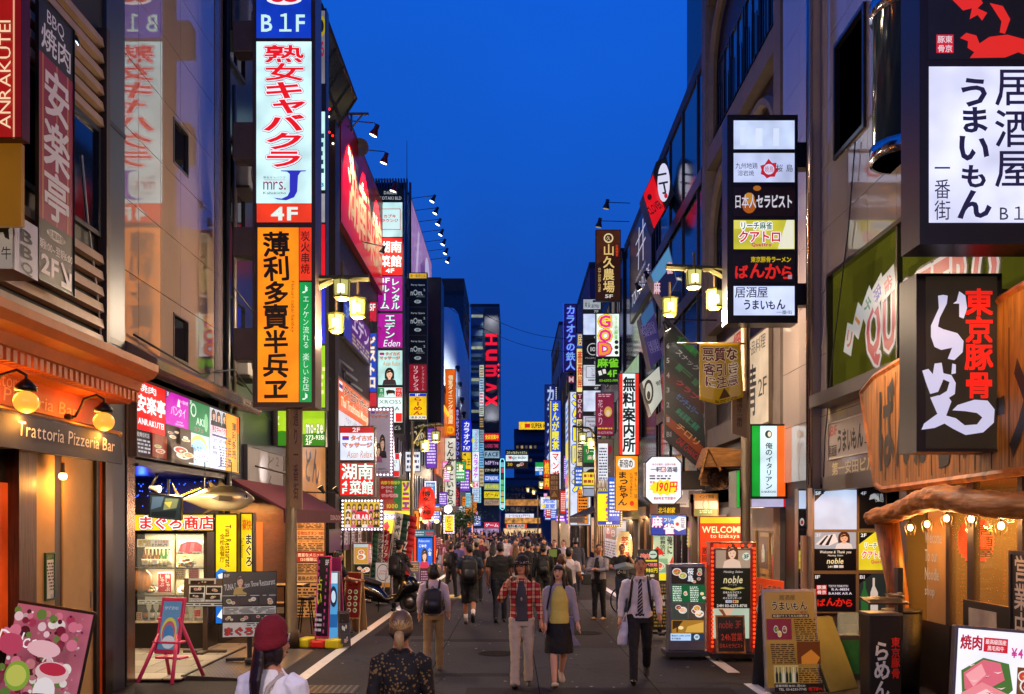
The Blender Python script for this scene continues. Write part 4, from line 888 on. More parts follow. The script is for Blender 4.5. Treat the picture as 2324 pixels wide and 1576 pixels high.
mq=front('orange lit wall of menu prices under the dark red awning',672,1178,738,1440,21.8,d=.08,fr=1.5,fc='#2a1810',name='menu_wall',cells=[
    (674,1180,736,1202,'#d8a060',.45,[lines(676,1182,734,1200,6,'#30180c')]),(674,1203,736,1225,'#d8a060',.55,[t('名物ねぎタン 980',675,1206,735,1215,'#a01c10',b=.02),lines(676,1217,734,1224,2,'#30180c')]),(674,1226,736,1252,'#d8a060',.5,[t('ロース  カルビ',680,1227,730,1231,'#30180c',b=.02),lines(676,1233,734,1251,5,'#30180c')]),
    (674,1254,736,1276,'#b83020',.6,[t('豊富なメニュー\n120種類以上',676,1256,734,1274,'#f4e0c0',b=.03)]),(674,1278,736,1302,'#d8a060',.45,[lines(676,1280,734,1300,6,'#30180c')]),(674,1304,736,1322,'#d8a060',.45,[t('最高の和牛へ',676,1308,730,1318,'#30180c',b=.02)]),(674,1324,736,1438,'#d8a060',.4,[lines(676,1328,734,1430,14,'#30180c')])])
kidbox(b3,'terrace_wall',wood('#4a2a14',.5,(1,1,14)),-5.349,-5.3,16.9,24,0,2.7);kidbox(b3,'terrace_window',E('#c87828',.35,.5),-5.298,-5.28,17.6,19.6,.9,2.2)
lamp('terrace_light','AREA',(-4.8-b3.location.x,20-b3.location.y,2.6-b3.location.z),60,'#ffb060',(.3,3),b3)
o=thing('terrace_table','small black table with stools on the terrace under the awning','table',tuple(P(648,1450,17.6)));o.location.z=0
MB().box(-.4,.4,-.3,.3,.98,1.02).obj('table_top',M('#141012',.35),o,bevel=.005);MB().tube([(0,0,0),(0,0,.98)],.03,8).obj('leg',M('#1a1818',.3,.7),o);MB().lathe([(.25,0),(.24,.02)],n=16).obj('foot',M('#1a1818',.3,.7),o)
for i,(dx,lb) in enumerate(((.35,'black bar stool with slim metal legs beside the lamp post'),(.8,'black bar stool nearest the orange menu wall'))):
    o=thing('bar_stool',lb,'stool',(-4.35+dx*.8,18.3+i*.5,0))
    MB().lathe([(.15,.66),(.17,.68),(.16,.72)],n=14).obj('seat',M('#1c1616',.4),o,True)
    for a in range(4):MB().tube([(.1*math.cos(a*1.57+.8),.1*math.sin(a*1.57+.8),.66),(.2*math.cos(a*1.57+.8),.2*math.sin(a*1.57+.8),0)],.013,6).obj('leg',M('#2a2828',.3,.8),o)
o=thing('drink_crate','red and brown stacked drink crate under the terrace table','crate',(P(636,1420,18.2).x,18.2,0))
for i in range(2):MB().box(-.22,.22,-.18,.18,.02+i*.32,.30+i*.32).obj('crate_tier',M(('#7a2418','#5a3418')[i],.5),o,bevel=.015);MB().box(-.12,.12,-.184,-.18,.1+i*.32,.22+i*.32).obj('label_panel',M('#c8b8a0',.6),o)
# brick building with the red hunan board
b4=block('dark brown brick building carrying the big glossy red board','building',-14,-5.25,26.4,36.6,15.0,brick('#3a2826','#14100f',.55,.3,.1,'yz',.012))
kidbox(b4,'pilaster',M('#2c1f1c',.5,0,.4,3),-5.249,-5.05,26.45,27.1,0,14.2)
for i,(y0,z0,z1) in enumerate(((27.6,4.5,7.4),(28.4,6.4,7.2),(29.4,6.2,7.0))):
    MB().tube([(-5.15-b4.location.x,y0-b4.location.y,z0),(-5.15-b4.location.x,y0-b4.location.y,z1),(-5.15-b4.location.x,y0+2.2-b4.location.y,z1+.05)],.05,8).obj('pipe',M('#6a6064',.3,.6),b4,True)
rb=side('huge glossy red board with cream brush characters under three floodlights',-5.08,27.4,36.4,11.1,14.7,d=.16,fr=.03,fc='#8a0e14',bg='#b80e18',s=0,name='red_board',items=[t('湖南菜館',.14,.22,.95,.85,'#c8a878',jit=.3,b=.03)])
[x for x in rb.children if x.name.startswith('panel')][0].data.materials[0]=M('#c80408',.3,0,.1,1,0,1.12)
for i,(px,py,ax,ay,lb) in enumerate(((849,303,813,292,'nearest gooseneck floodlight lit above the red board'),(872,366,845,357,'middle gooseneck floodlight lit above the red board'),(893,430,868,403,'farthest gooseneck floodlight lit above the red board'))):
    Y=(28.8,31.6,34.6)[i];v_=P(px,py,Y);spot(lb,v_,(-5.1,Y+.3,12.6),380,'#fff0d8',[(-5.1,Y-.2,v_.z+.05),(-4.95,Y-.15,v_.z+.32),(v_.x,Y,v_.z+.32)],.13,head='#6a1418',glow=5,ang=100)
v_=P(867,572,33);spot('unlit gooseneck lamp below the bottom edge of the red board',v_,(-5.2,33,10.5),0,'#ffffff',[(-5.2,31,v_.z-.2)],.1,lit=False)
rf=thing('roof_canopy_frame','slanted dark roof frame with glass panes and red string bulbs above the brick building','canopy',(-5.3,24.6,13.2))
m_=MB()
for i in range(6):y=-2.6+i*.98;m_.tube([(-.1,y,0),(.75,y,1.3)],.05,6)
for f_ in (0,.5,1):m_.tube([(-.1+.85*f_,-2.6,1.3*f_),(-.1+.85*f_,2.3,1.3*f_)],.06,6)
fo=m_.obj('frame',M('#15181f',.5,.3),rf);MB().poly([(-.1,-2.6,-.02),(-.1,2.3,-.02),(.75,2.3,1.28),(.75,-2.6,1.28)]).obj('glazing',M('#3c4a5a',.12,.2,.2),rf)
m_=MB();m2=MB()
for i in range(26):(m_ if i%3 else m2).ball((.55-.02*i+.1*math.sin(i),-2.3+i*.19,.75-.045*i+.06*math.sin(i*2)),.035,n=6)
m_.obj('red_bulbs',E('#ff2018',3,0),rf);m2.obj('white_bulbs',E('#fff0d0',3,0),rf)
o=thing('satellite_dish','grey satellite dish on the roof edge between two floodlights','satellite dish',tuple(P(818,335,30.5)))
MB().lathe([(.02,.07),(.18,.04),(.28,-.03),(.29,-.03),(.18,.06),(.02,.09)],n=20).obj('dish',M('#6a7078',.5,.1),o,True,rot=(R(-70),R(25),0));MB().tube([(0,.1,0),(-.3,.2,-.4)],.03,6).obj('mast',M('#2a2c30',.4,.5),o)
o=thing('roof_davit','steel T shaped bracket on the roof edge above the first floodlight','bracket',tuple(P(790,262,28.0)));MB().box(-.1,.62,-.04,.04,.0,.07).obj('beam',M('#58606a',.4,.5),o);MB().tube([(.1,0,-.5),(.1,0,0)],.035,6).obj('post',M('#58606a',.4,.5),o);MB().tube([(.1,0,-.4),(.42,0,0)],.025,6).obj('brace',M('#58606a',.4,.5),o)
side('purple and blue wall poster board seen at a slant on the brick wall',-5.1,27.9,33.2,7.8,9.1,bg='#5a1c80',s=.55,d=.1,items=[r(.02,.03,.25,.97,'#2a3cb0'),t('エデン',.3,.1,.95,.6,'#e8d8f4',b=.03),lines(.3,.66,.95,.95,3,'#c8b890'),t('3F',.05,.2,.2,.5,'#90b0e0')])
side('orange and white Thai massage wall sign seen at a slant',-5.05,26.8,32.8,4.5,6.45,d=.2,fr=.05,fc='#8a8480',cells=[(.01,.02,.99,.5,'#e8601c',1.0,[t('タイ古式マッサージ',.16,.05,.95,.24,'#18100c',b=.03,oc='#f0e0c8'),r(.03,.06,.12,.2,'#f0f0f4'),r(.03,.1,.12,.16,'#202a80'),t('Thai Traditional Massage',.08,.27,.96,.46,'#f8e8c0',b=.02,sh=.2)]),(.01,.505,.99,.98,'#dcdce4',1.0,[t('Asian Relax',.15,.66,.7,.9,'#303038'),t('アジアンリラックス',.2,.55,.75,.64,'#303038'),lady(.72,.52,.95,.98)])])
def thai(x0,y0,x1,y1,top):return [t('タイ古式',x0+(x1-x0)*.28,y0,x1,y0+(y1-y0)*.22,'#e07818',b=.03,oc='#503878',ow=.03),r(x0,y0+1,x0+(x1-x0)*.22,y0+(y1-y0)*.2,'#c02030'),r(x0,y0+(y1-y0)*.07,x0+(x1-x0)*.22,y0+(y1-y0)*.15,'#2030a0'),t('マッサージ',x0,y0+(y1-y0)*.3,x1,y0+(y1-y0)*.52,'#e07818',b=.03,oc='#503878',ow=.03),t('Asian Relax',x0+(x1-x0)*.15,y0+(y1-y0)*.64,x1,y0+(y1-y0)*.96,'#c07830',sh=.2)]
front('square white Thai massage sign with red 2F band, above the red square sign',770,967,851,1047,26.0,d=.3,fr=2.5,fc='#5a5048',cells=[(772,969,849,983,'#c01c20',1.0,[t('2F',800,971,817,981,'#f4e0e0',b=.02)]),(772,983.2,849,1045,'#d8e4f8',1.15,thai(777,989,845,1042,0))])
front('square red sign with white brush characters and 4F, above the photo sign',770,1049,851,1127,26.0,d=.3,fr=2.5,fc='#5a5048',bg='#e8181c',s=1.05,items=[t('湖南\n菜館',792,1055,847,1121,'#f0fff4',b=.035,oc='#180c0c',ow=.03,jit=.15),t('4',776,1092,788,1105,'#f8f8f0',b=.02),t('F',777,1107,787,1119,'#f8f8f0',b=.02),r(773,1052,791,1088,'#e8181c'),t('湖',777,1054,805,1086,'#f0fff4',b=.035)] if 0 else [t('湖南',776,1053,846,1088,'#f0fff4',b=.035,oc='#180c0c',ow=.03),t('菜館',794,1091,846,1122,'#f0fff4',b=.035,oc='#180c0c',ow=.03),t('4',776,1092,789,1106,'#f8f8f0',b=.02),t('F',777,1108,788,1121,'#f8f8f0',b=.02)])
faces=[lady(784+(i%6)*13,1143+(i//6)*17,798+(i%6)*13,1163+(i//6)*17,('#3a2418','#60402a','#281810','#7a5838')[(i*7)%4],('#e8e0e0','#d06080','#202028')[i%3]) for i in range(18)]
ph=front('photo sign of many women framed in white bulbs, under the red square sign',775,1134,869,1205,25.8,d=.2,fr=6,fc='#4a3a6a',bg='#d8b428',s=.9,items=faces+[e(823,1170,17,10,'#e0203a'),t('KIRARI',803,1168,842,1180,'#ffffff',b=.04,oc='#c01838',ow=.05)])
q=25.8/F;bulbs(ph,-44*q,44*q,3*q,68*q,13,9,.033)
po=front('tall mauve massage poster with women, edged in white bulbs',836,925,893,1082,30.5,d=.12,fr=3,fc='#6a5a78',bg='#a898a8',s=.5,items=thai(842,933,882,965,0)[:4]+[t('2F',842,966,852,973,'#a03038',b=.02),lady(858,985,878,1040,'#201418','#201820'),lady(850,1005,868,1050,'#201418','#a05070'),t('60分 6000円~',845,1062,878,1068,'#402838',b=.02),t('3207-5527',845,1070,882,1077,'#803040',b=.02)])
q=30.5/F;bulbs(po,-25*q,24*q,4*q,152*q,7,21,.04,sides='tbr')
front('blue, white and red vertical sign glimpsed behind the massage poster',833,684,856,925,34.2,d=.2,fr=1.5,fc='#303040',cells=[(834,686,855,730,'#c02038',.9,[t('5F',838,690,852,706,'#f0f0f0',b=.03)]),(834,757,855,890,'#2048c0',.95,[t('ビストロ',837,765,852,880,'#f0f0f8',v=True,b=.05,oc='#d0a020',ow=.05)]),(834,892,855,923,'#c82838',.9,[])])
# the stacked building sign (purple, red, white)
front('tall stacked building sign of red, purple and white panels with rounded black cap',857,428,917,985,36.3,d=.3,fr=1.5,fc='#2a2c30',cells=[
    (858,430,914,457,'#101418',.4,[t('DAIICHI\nKOTAKI BLD',861,434,911,454,'#e8f0f0',b=.02)]),
    (858,460,913,538,'#b8e4e4',1.1,[r(862,474,909,522,'#b02838'),r(863.5,475.5,907.5,520.5,'#c0e8e8'),t('カブキ\nラウンジ',866,487,904,505,'#c01828',b=.04)]),
    (858,541,913,624,'#e42018',1.05,[t('湖南\n菜館',861,548,911,606,'#f4fff8',b=.03,oc='#301010',ow=.02),t('4F',875,610,895,620,'#f4fff8',b=.02)]),
    (858,628,913,706,'#9c128c',1.0,[t('レンタル',888,633,908,703,'#c8f0e8',v=True,b=.04,oc='#401040',ow=.03),t('3F',862,631,885,643,'#f0f0f0',b=.02),t('ルーム',863,648,884,702,'#c8f0e8',v=True,b=.04,oc='#401040',ow=.03)]),
    (858,712,913,790,'#a0128c',1.0,[t('エデン',873,716,897,768,'#c8f0e8',v=True,b=.05,oc='#401040',ow=.03),t('Eden',870,772,908,787,'#d8f0f0',sh=.2)]),
    (858,796,913,874,'#b0dcd8',1.05,thai(862,800,908,832,0)+[lady(868,834,900,874,'#181414','#38282c')]),
    (858,880,913,902,'#d8f0ec',1.0,[r(858.5,881,872,901,'#108848'),r(898,881,912.5,901,'#d82820'),t('肉\nバル',860,883,871,900,'#ffffff'),t('イタリ\nアン',899,884,912,899,'#ffffff'),p([(876,888),(882,885),(893,886),(897,889),(895,898),(893,893),(881,894),(879,899)],'#302018')]),
    (858,903,913,959,'#d8f0ec',1.1,[t('XROSS\nCASA',860,908,911,932,'#181818'),r(858.5,938,872,958,'#108848'),r(898,938,912.5,958,'#d82820')]),(858,962,913,982,'#101418',.4,[t('KBビル',885,966,910,976,'#e8f0f0')])])
front('small white restaurant sign with green and red corners above the meat banner',862,1028,908,1084,33.4,d=.2,fr=1.2,fc='#3a3634',bg='#dce8f0',s=1.0,items=[r(897,1030,906,1043,'#d02028'),t('XROSS\nCASA',864,1045,902,1060,'#181818'),r(864,1069,876,1082,'#108848'),r(894,1069,906,1082,'#d82820'),t('クロスカーサ',878,1072,892,1076,'#303030')])
front('red and green meat festival banner with yellow price',862,1086,911,1158,32.6,d=.05,fr=.8,fc='#602020',bg='#b02424',s=.55,items=[r(894,1087,910,1157,'#1c7a3c'),t('肉祭り開催中',865,1092,908,1100,'#f0e040',b=.03),t('ローストビーフ\n生ハム',866,1103,900,1118,'#fff0f0',b=.02),t('W食べ放題!!',866,1121,903,1129,'#d01020',b=.03,oc='#ffffff',ow=.04),p([(866,1140),(878,1133),(892,1135),(898,1144),(884,1150),(868,1150)],'#b04838'),t('1000',878,1144,903,1154,'#f0d030',b=.03)])
front('yellow, red and blue shop front panel behind the pizza flag',868,1090,932,1212,35.2,d=.2,fr=1,fc='#38302c',cells=[(869,1160,930,1211,'#e8d828',.9,[r(869.5,1168,912,1180,'#3088d0'),t('女性無料',872,1170,908,1178,'#f0f8ff',b=.02),p([(869.5,1190),(880,1183),(884,1196),(876,1208)],'#d82828')]),(912,1092,930,1159,'#e0d020',.9,[t('ソニエ',914,1096,928,1156,'#d02030',v=True,b=.05,oc='#2030a0',ow=.06)])])
side('dim maroon board with white brush characters beneath the photo sign',-5.0,25.2,31,1.35,2.0,bg='#50141c',s=.4,d=.05,items=[t('湖南菜',.3,.1,.95,.75,'#d8c8c8',b=.02)])
bz=block('purple tiled building behind the stacked sign on the left','building',-14,-5.3,36.7,46.4,14.2,brick('#4a3a50','#241c2a',.5,.3,.15,'yz',.014))
kidbox(bz,'shopfront',E('#c890c8',.35,.6),-5.299,-5.25,37.2,45.8,.2,2.6);kidbox(bz,'awning_band',M('#3a2c34',.5),-5.25,-4.7,37,46,2.7,2.9)
kidbox(b4,'shopfront',E('#d8a070',.4,.6),-5.249,-5.2,27.2,36.2,.2,2.4)
bx=block('grey blue ribbed penthouse with floodlit pink billboard on its side','building',-12,-5.3,46.6,62,13.8,M('#38404c',.5,.2))
m_=MB()
for i in range(16):x=-7.4+i*.14;m_.box(x,x+.07,46.3,46.58,13.9,19.4)
m_.obj('ribs',M('#2a3c58',.4,.3),bx).location=-Vector(bx.location)
kidbox(bx,'penthouse_wall',M('#283448',.5,.2),-7.6,-5.35,46.62,61,13.8,19.3)
pkb=side('floodlit pink picture billboard on the roof above the left side of the street',-5.3,48.5,61,13.9,19.2,d=.2,bg='#c088b0',s=.5,items=[p([(.1,.98),(.3,.1),(.36,.1),(.2,.98)],'#f0d0e4'),p([(.5,.98),(.4,.4),(.6,.2),(.8,.98)],'#8a4878'),e(.75,.3,.12,.2,'#f0e0ec')])  # floodlighting put into the board as emission; the lamps along it cast none
for i in range(7):
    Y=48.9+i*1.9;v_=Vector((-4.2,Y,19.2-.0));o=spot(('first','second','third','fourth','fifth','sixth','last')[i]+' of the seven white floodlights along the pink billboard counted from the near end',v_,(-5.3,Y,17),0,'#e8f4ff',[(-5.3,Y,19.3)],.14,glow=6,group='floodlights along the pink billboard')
    C.objects
for i,(px,y0,y1,Y) in enumerate(((923.5,320,640,50),(911,405,470,42))):
    o=thing('antenna',('thin tall whip antenna rising behind the stacked sign','cluster of mobile phone antennas on the roof behind the stacked sign')[i],'antenna',tuple(P(px,y1,Y)))
    MB().tube([(0,0,0),(0,0,(y1-y0)*Y/F)],[.04,.012],6).obj('mast',M('#14181f',.5,.4),o)
    if i:
        for dx in (-.35,-.15,.2,.4):MB().box(dx-.05,dx+.05,-.05,.05,.3,1.1).obj('aerial_panel',M('#2a3444',.5),o)
        MB().tube([(-.4,0,.6),(.45,0,.6)],.03,6).obj('crossbar',M('#14181f',.5,.4),o)
def nom(y,f_):return (929,y,968,y+61,'#0c1018',.5,[t('Party Space',933,y+10,964,y+15,'#b8c4cc',b=.02),t('nOm.',932,y+23,960,y+36,'#c8d4dc',b=.01),t('2',961,y+21,965,y+26,'#c8d4dc'),t('SINCE 2007',945,y+37,964,y+40,'#98a4ac'),e(948,y+50,8,4,'#b8c8d0'),t(f_,944,y+47.5,952,y+52.5,'#0c1018',b=.02)])
front('tall black party space stack over maroon and yellow ramen panels',927,619,970,1020,46.7,d=.3,fr=1.2,fc='#484c54',cells=[(929,621,968,632,'#e0b030',.9,[t('第一桑原ビル',931,623,966,630,'#201808')]),nom(635,'5F'),nom(699,'4F'),nom(763,'3F'),
    (929,828,968,889,'#981828',.85,[t('リフレッシュ',938,831,950,886,'#e8c8d0',v=True,b=.02),t('レンタルルーム',957,831,963,886,'#d8a8b0',v=True)]),(929,893,968,952,'#f0c010',1.05,[r(929.5,893.5,967.5,900,'#1838c0'),t('1F',943,894,953,899.5,'#ffffff'),t('らーめん',938,902,959,942,'#a81818',v=True,b=.05),r(929.5,944,967.5,951.5,'#f4f0e0'),t('博多天神',931,945,966,951,'#18100c',b=.02)]),
    (929,957,968,1017,'#0c0c0c',.6,[t('Party Space',932,966,964,972,'#d8c898',rot=.35,b=.02),t('口m',934,978,962,1000,'#e8d8b8',rot=.3,b=.04),p([(938,1003),(958,1003),(948,1013)],'#e0c878'),t('B1',943,1004,953,1009,'#101010',b=.02)])])

for i,(y,z0,z1) in enumerate(((17.1,3.2,13),(17.6,4.0,10.5),(20.6,3.9,13),(23.1,4.4,12.5))):MB().tube([(-5.28-b3.location.x,y-b3.location.y,z0-b3.location.z),(-5.28-b3.location.x,y-b3.location.y,z1-b3.location.z)],.045 if i%2 else .07,8).obj('pipe',M(('#4a4a50','#6a625c')[i%2],.4,.4),b3,True)
for i,pts in enumerate((((-5.1,17,6.5),(-5.0,19,6.1),(-5.2,22,6.6),(-5.1,26,6.2)),((-5.15,12.6,4.75),(-5.05,15,4.6),(-5.1,17,5.0),(-5.2,20,4.4)),((-5.15,26.5,9.6),(-5.05,30,9.2),(-5.1,36,9.7)))):
    o=thing('facade_cable',('sagging black cable along the dark wall behind the tall signboard','black cable trailing over the metal canopy of the beige building','black cable sagging across the brick wall below the red board')[i],'cable',pts[0]);MB().tube([Vector(v)-Vector(pts[0]) for v in pts],.016,5).obj('cord',M('#0c0c0e',.5),o,True)
# ------------------------------------------------------------------ right side, near to far
RW=5.65
rp_=M('#9a8c86',.06,.0,.1,1.2,0,2.1)
rb_=thing('building','beige polished panel building with the green chequered window above the ramen shop','building',(RW,13,0));L=rb_.location
m_=MB();BX(m_,RW+.05,13,5.8,19.3,2.9,24);BX(m_,8.6,13,5.8,19.3,-.1,2.899);BX(m_,RW+.05,8.6,17.3,19.3,-.1,2.899)
m_.obj('core_wall',M('#1c1816',.5),rb_)
wn=[(14.75,16.15,8.5,10.5),(9.3,16.5,4.45,6.6)]
ysn=[5.8,7.1,8.4,9.7,11.0,12.3,13.6,14.7,15.6,16.55,17.1,18.2,19.3];zr=[3.0+i*1.12 for i in range(19)];m_=MB()
for a,b in zip(ysn,ysn[1:]):
    for z0,z1 in zip(zr,zr[1:]):
        pcs=[(a,b,z0,z1)]
        for w0 in wn:
            nx=[]
            for (pa,pb,pz,pw) in pcs:
                ia,ib,iz,iw=max(pa,w0[0]),min(pb,w0[1]),max(pz,w0[2]),min(pw,w0[3])
                if ia >= ib or iz >= iw:nx.append((pa,pb,pz,pw));continue
                if pa<ia:nx.append((pa,ia,pz,pw))
                if ib<pb:nx.append((ib,pb,pz,pw))
                if pz<iz:nx.append((ia,ib,pz,iz))
                if iw<pw:nx.append((ia,ib,iw,pw))
            pcs=nx
        for (pa,pb,pz,pw) in pcs:BX(m_,RW,RW+.048,pa+.006*(pa==a),pb-.006*(pb==b),pz+.006*(pz==z0),pw-.006*(pw==z1))
m_.obj('wall_panels',rp_,rb_)
m_=MB();BX(m_,RW-.14,RW-.002,16.95,17.35,0,24)
m_.obj('pier',M('#a8927c',.25,0,.12,2,0,1.7),rb_)
MB().tube([(5.43-L.x,16.9-13,0),(5.43-L.x,16.9-13,24)],.06,12).obj('steel_pipe',M('#c8b8b0',.15,1,.1),rb_,True)
for w0,nm in zip(wn,('window','picture_window')):
    a,b,z0,z1=w0;fm=MB();k=.07
    BX(fm,RW-.05,RW+.1,a,a+k,z0,z1);BX(fm,RW-.05,RW+.1,b-k,b,z0,z1);BX(fm,RW-.05,RW+.1,a+k,b-k,z0,z0+k);BX(fm,RW-.05,RW+.1,a+k,b-k,z1-k,z1)
    if nm != 'window':BX(fm,RW-.03,RW+.09,13.5,13.56,z0+k,z1-k)
    f_=fm.obj(nm,M('#3a3434',.3,.6),rb_)
    g_=MB();BX(g_,RW+.05,RW+.06,a+k,b-k,z0+k,z1-k)
    if nm=='window':g_.obj('pane',M('#181216',.05,0,.3,3,0,2),f_)
    else:
        ck=brick('#8a8420','#6c6a1c',.05,.62,.45,'yz',.0,2.2);ckb=ck.node_tree.nodes['Principled BSDF'];tx=[n for n in ck.node_tree.nodes if n.type=='TEX_BRICK'][0]
        tx.offset=.5;tx.inputs['Color1'].default_value=lin('#6e6c24')+(1,);tx.inputs['Color2'].default_value=lin('#94902c')+(1,);ckb.inputs['Emission Strength'].default_value=.75;ck.node_tree.links.new(tx.outputs[0],ckb.inputs['Emission Color'])
        pg=g_.obj('pane',ck,f_)
        a_=Art(.75);W=b-a
        mpw=lambda u,v:(u,2.0-v)
        draw(a_,[t('QUATTRO',1.5,.85,5.5,1.9,'#a01c28',b=.05,oc='#b0a8a8',ow=.05,oc2='#181418',ow2=.09)],mpw)
        for i,(ch,cc) in enumerate(zip('リーチ麻雀',('#a03828','#b06828','#2a6a38','#30308a','#a02838'))):
            an=R(68-i*14);x0,y0=.75+i*.36+.05*i,1.25-.25*i+.03*i*i
            c,s=math.cos(an),math.sin(an);pts=[(x0+dx*c-dy*s,y0-dx*s-dy*c) for dx,dy in ((-.25,-.19),(.25,-.19),(.25,.19),(-.25,.19))]
            draw(a_,[p(pts,'#a8a8a4')],mpw);a_.text(ch,x0-.12,2-y0-.14,x0+.12,2-y0+.14,cc,b=.03,rot=an-R(90))
        lt=a_.mb.obj('lettering',None,pg);lt.location=(RW+.048-L.x,b-.15-L.y,z0+.08);lt.rotation_euler=(0,0,-math.pi/2)
m_=MB();m_.loft([[(.0-.42*math.sin(a),.42*math.cos(a)*1.1,z) for a in [math.pi*i/12 for i in range(13)]] for z in (7.4,20)]);m_.obj('glazed_bay',M('#1a2a40',.08,0,.15,2,0,1.5),rb_,True,loc=(0,13.35-13,0))
for z in (7.4,9.5):
    m_=MB();m_.loft([[(.0-.46*math.sin(a),.46*math.cos(a)*1.1,zz) for a in [math.pi*i/12 for i in range(13)]] for zz in (z,z+.22)]);m_.obj('bay_band',M('#b8b4b8',.15,1,.1),rb_,True,loc=(0,13.35-13,0))
m_=MB();BX(m_,RW-.35,RW-.002,8.5,16.5,4.22,4.44);m_.obj('sill_ledge',M('#4a4240',.4,.3),rb_)
m_=MB();BX(m_,RW-.1,RW+.049,5.8,16.55,2.75,2.999);m_.obj('lintel',M('#3a3230',.4,.3),rb_)
side('pale wall board with raised black brush characters and small red B1F arrow',RW-.005,16.5,14.3,3.3,3.95,bg='#a89c94',s=0,d=.04,fr=.02,fc='#c8c0b8',items=[t('B1F',.06,.1,.2,.36,'#b02020'),t('↓',.02,.08,.06,.4,'#b02020'),t('居酒屋',.02,.62,.2,.92,'#1a1414',b=.03),t('うまいもん',.22,.22,.75,.88,'#181414',b=.05,jit=.2),t('一番街',.78,.6,.98,.9,'#181414',b=.02)])
wall_text(rb_,'第一安田ビル',RW-.012,16.3,14.4,3.02,3.24,'#c8b890',sgn=-1,b=.03)
MB().box(-.02,.0,-.12,.12,-.2,.2).obj('meter_plate',M('#3a3436',.4),rb_,loc=(-.001,4.3,6.2))
w_=thing('loose_cable','thin black cable hanging in front of the beige wall on the right','cable',(RW-.05,16.0,2.5));MB().tube([(0,-.9,5.9),(0,-.6,4.6),(0,.1,2.8),(-.02,.5,1.2),(-.02,.6,.2)],.012,5).obj('cord',M('#141214',.5),w_,True)
# entrance recess with the tenants' directory
dp=front('tenant directory of lit square panels beside the wooden ramen shop',1843,1108,2012,1392,16.6,d=.25,fr=2,fc='#8a7a68',name='directory_board',metal=.5,cells=[
    (1848,1112,1944,1202,'#b8c8e4',1.0,[p([(1848.3,1112.3),(1876,1112.3),(1848.3,1140)],'#0c0c10'),t('5F',1850,1116,1863,1124,'#e0e8f0',b=.02)]),(1950,1112,2010,1200,'#100e12',.5,[t('4F',1953,1116,1966,1124,'#e0e8f0',b=.02),t('桜島',1985,1120,2005,1140,'#d0d8e0'),p([(1972,1135),(1975,1124),(1984,1120),(1994,1128),(1996,1138),(1984,1132)],'#d0d8e0')]),
    (1848,1208,1943,1295,'#0e0c10',.6,[r(1848.3,1208.3,1942.7,1246,'#a8b4c8'),p([(1850,1236),(1872,1216),(1895,1212),(1902,1230),(1880,1240)],'#e8e8ec'),p([(1858,1236),(1876,1216),(1880,1216),(1864,1238)],'#181820'),p([(1872,1238),(1886,1214),(1890,1214),(1880,1238)],'#181820'),lady(1895,1206,1935,1246,'#4a2818','#e0e0e4'),t('3F',1850,1211,1863,1219,'#e0e8f0',b=.02),t('Welcome & Thank you',1860,1250,1931,1258,'#f0f0e0',b=.02,sh=.2),t('Healing Salon',1878,1259,1912,1264,'#f0f0e0',sh=.2),t('noble',1875,1267,1913,1280,'#f4e8b0',b=.02,sh=.2),t('24H',1878,1284,1888,1289,'#f0f0e0',b=.02),r(1891,1283,1901,1289,'#e0e4f0'),r(1903,1283,1913,1289,'#e0d0c0')]),
    (1949,1208,2010,1294,'#d0c428',.9,[p([(1949.3,1208.3),(1985,1208.3),(1949.3,1236)],'#0c0c10'),t('2F',1953,1211,1966,1219,'#e0e8f0',b=.02),t('リーチ',1962,1232,1990,1245,'#208040',b=.03,oc='#ffffff',ow=.08),t('クアトロ',1955,1250,2005,1268,'#d01828',b=.05,oc='#ffffff',ow=.05),t('Quattro',1976,1271,2008,1280,'#c02058',b=.02)]),
    (1848,1303,1942,1388,'#0e0c10',.6,[t('1F',1850,1306,1861,1314,'#e0e8f0',b=.02),r(1852,1328,1876,1350,'#c01824'),t('豚東\n骨京',1854,1329,1875,1349,'#ffffff',b=.02),t('TOKYO TONKOTSU',1880,1328,1924,1333,'#e0e0ec',b=.02),t('RA-MEN\nBANKARA',1880,1335,1933,1350,'#d8d8f0',b=.05),t('ばんから',1854,1357,1934,1377,'#e82418',b=.05,jit=.3)]),
    (1949,1302,2010,1388,'#2a3030',.6,[p([(1949.3,1302.3),(1980,1302.3),(1949.3,1326)],'#0c0c10'),t('B1',1951,1306,1962,1314,'#e0e8f0',b=.02),p([(1954,1386),(1954,1350),(1959,1335),(1959,1320),(1964,1320),(1964,1335),(1970,1350),(1970,1386)],'#2c6a34'),p([(1975,1386),(1975,1345),(1980,1330),(1980,1312),(1985,1312),(1985,1330),(1992,1345),(1992,1386)],'#d8d0c8')])])
front('narrow tenant directory strip seen in the steel edge of the entrance',1811,1110,1830,1395,17.4,d=.2,fr=1,fc='#5a5450',name='directory_board',cells=[(1812,1114,1829,1155,'#b8c8e4',.9,[]),(1812,1158,1829,1200,'#141014',.5,[e(1820,1185,5,9,'#e0e0e0'),e(1820,1186,3,5,'#c02020')]),(1812,1204,1829,1245,'#141014',.5,[t('noble',1814,1230,1827,1236,'#e8d8a0')]),(1812,1250,1829,1291,'#d0b820',.9,[t('麻雀',1815,1258,1827,1266,'#204020',b=.02),t('クアトロ',1813,1274,1828,1282,'#c02020',b=.03)]),(1812,1300,1829,1345,'#141014',.5,[t('ばんから',1814,1322,1827,1334,'#e02418',b=.03)])])  # mirror image of the directory, painted as lit cells
kidbox(rb_,'entrance_wall',M('#b09070',.6,0,.15,3),5.3,6.9,16.86,17.0,0,1.95);kidbox(rb_,'skirting',M('#8a7258',.5),5.3,6.9,16.83,16.859,0,.25)
lamp('entrance_light','AREA',(.2,15.2-13,2.7),40,'#ffb468',(1.0,1.2),rb_)
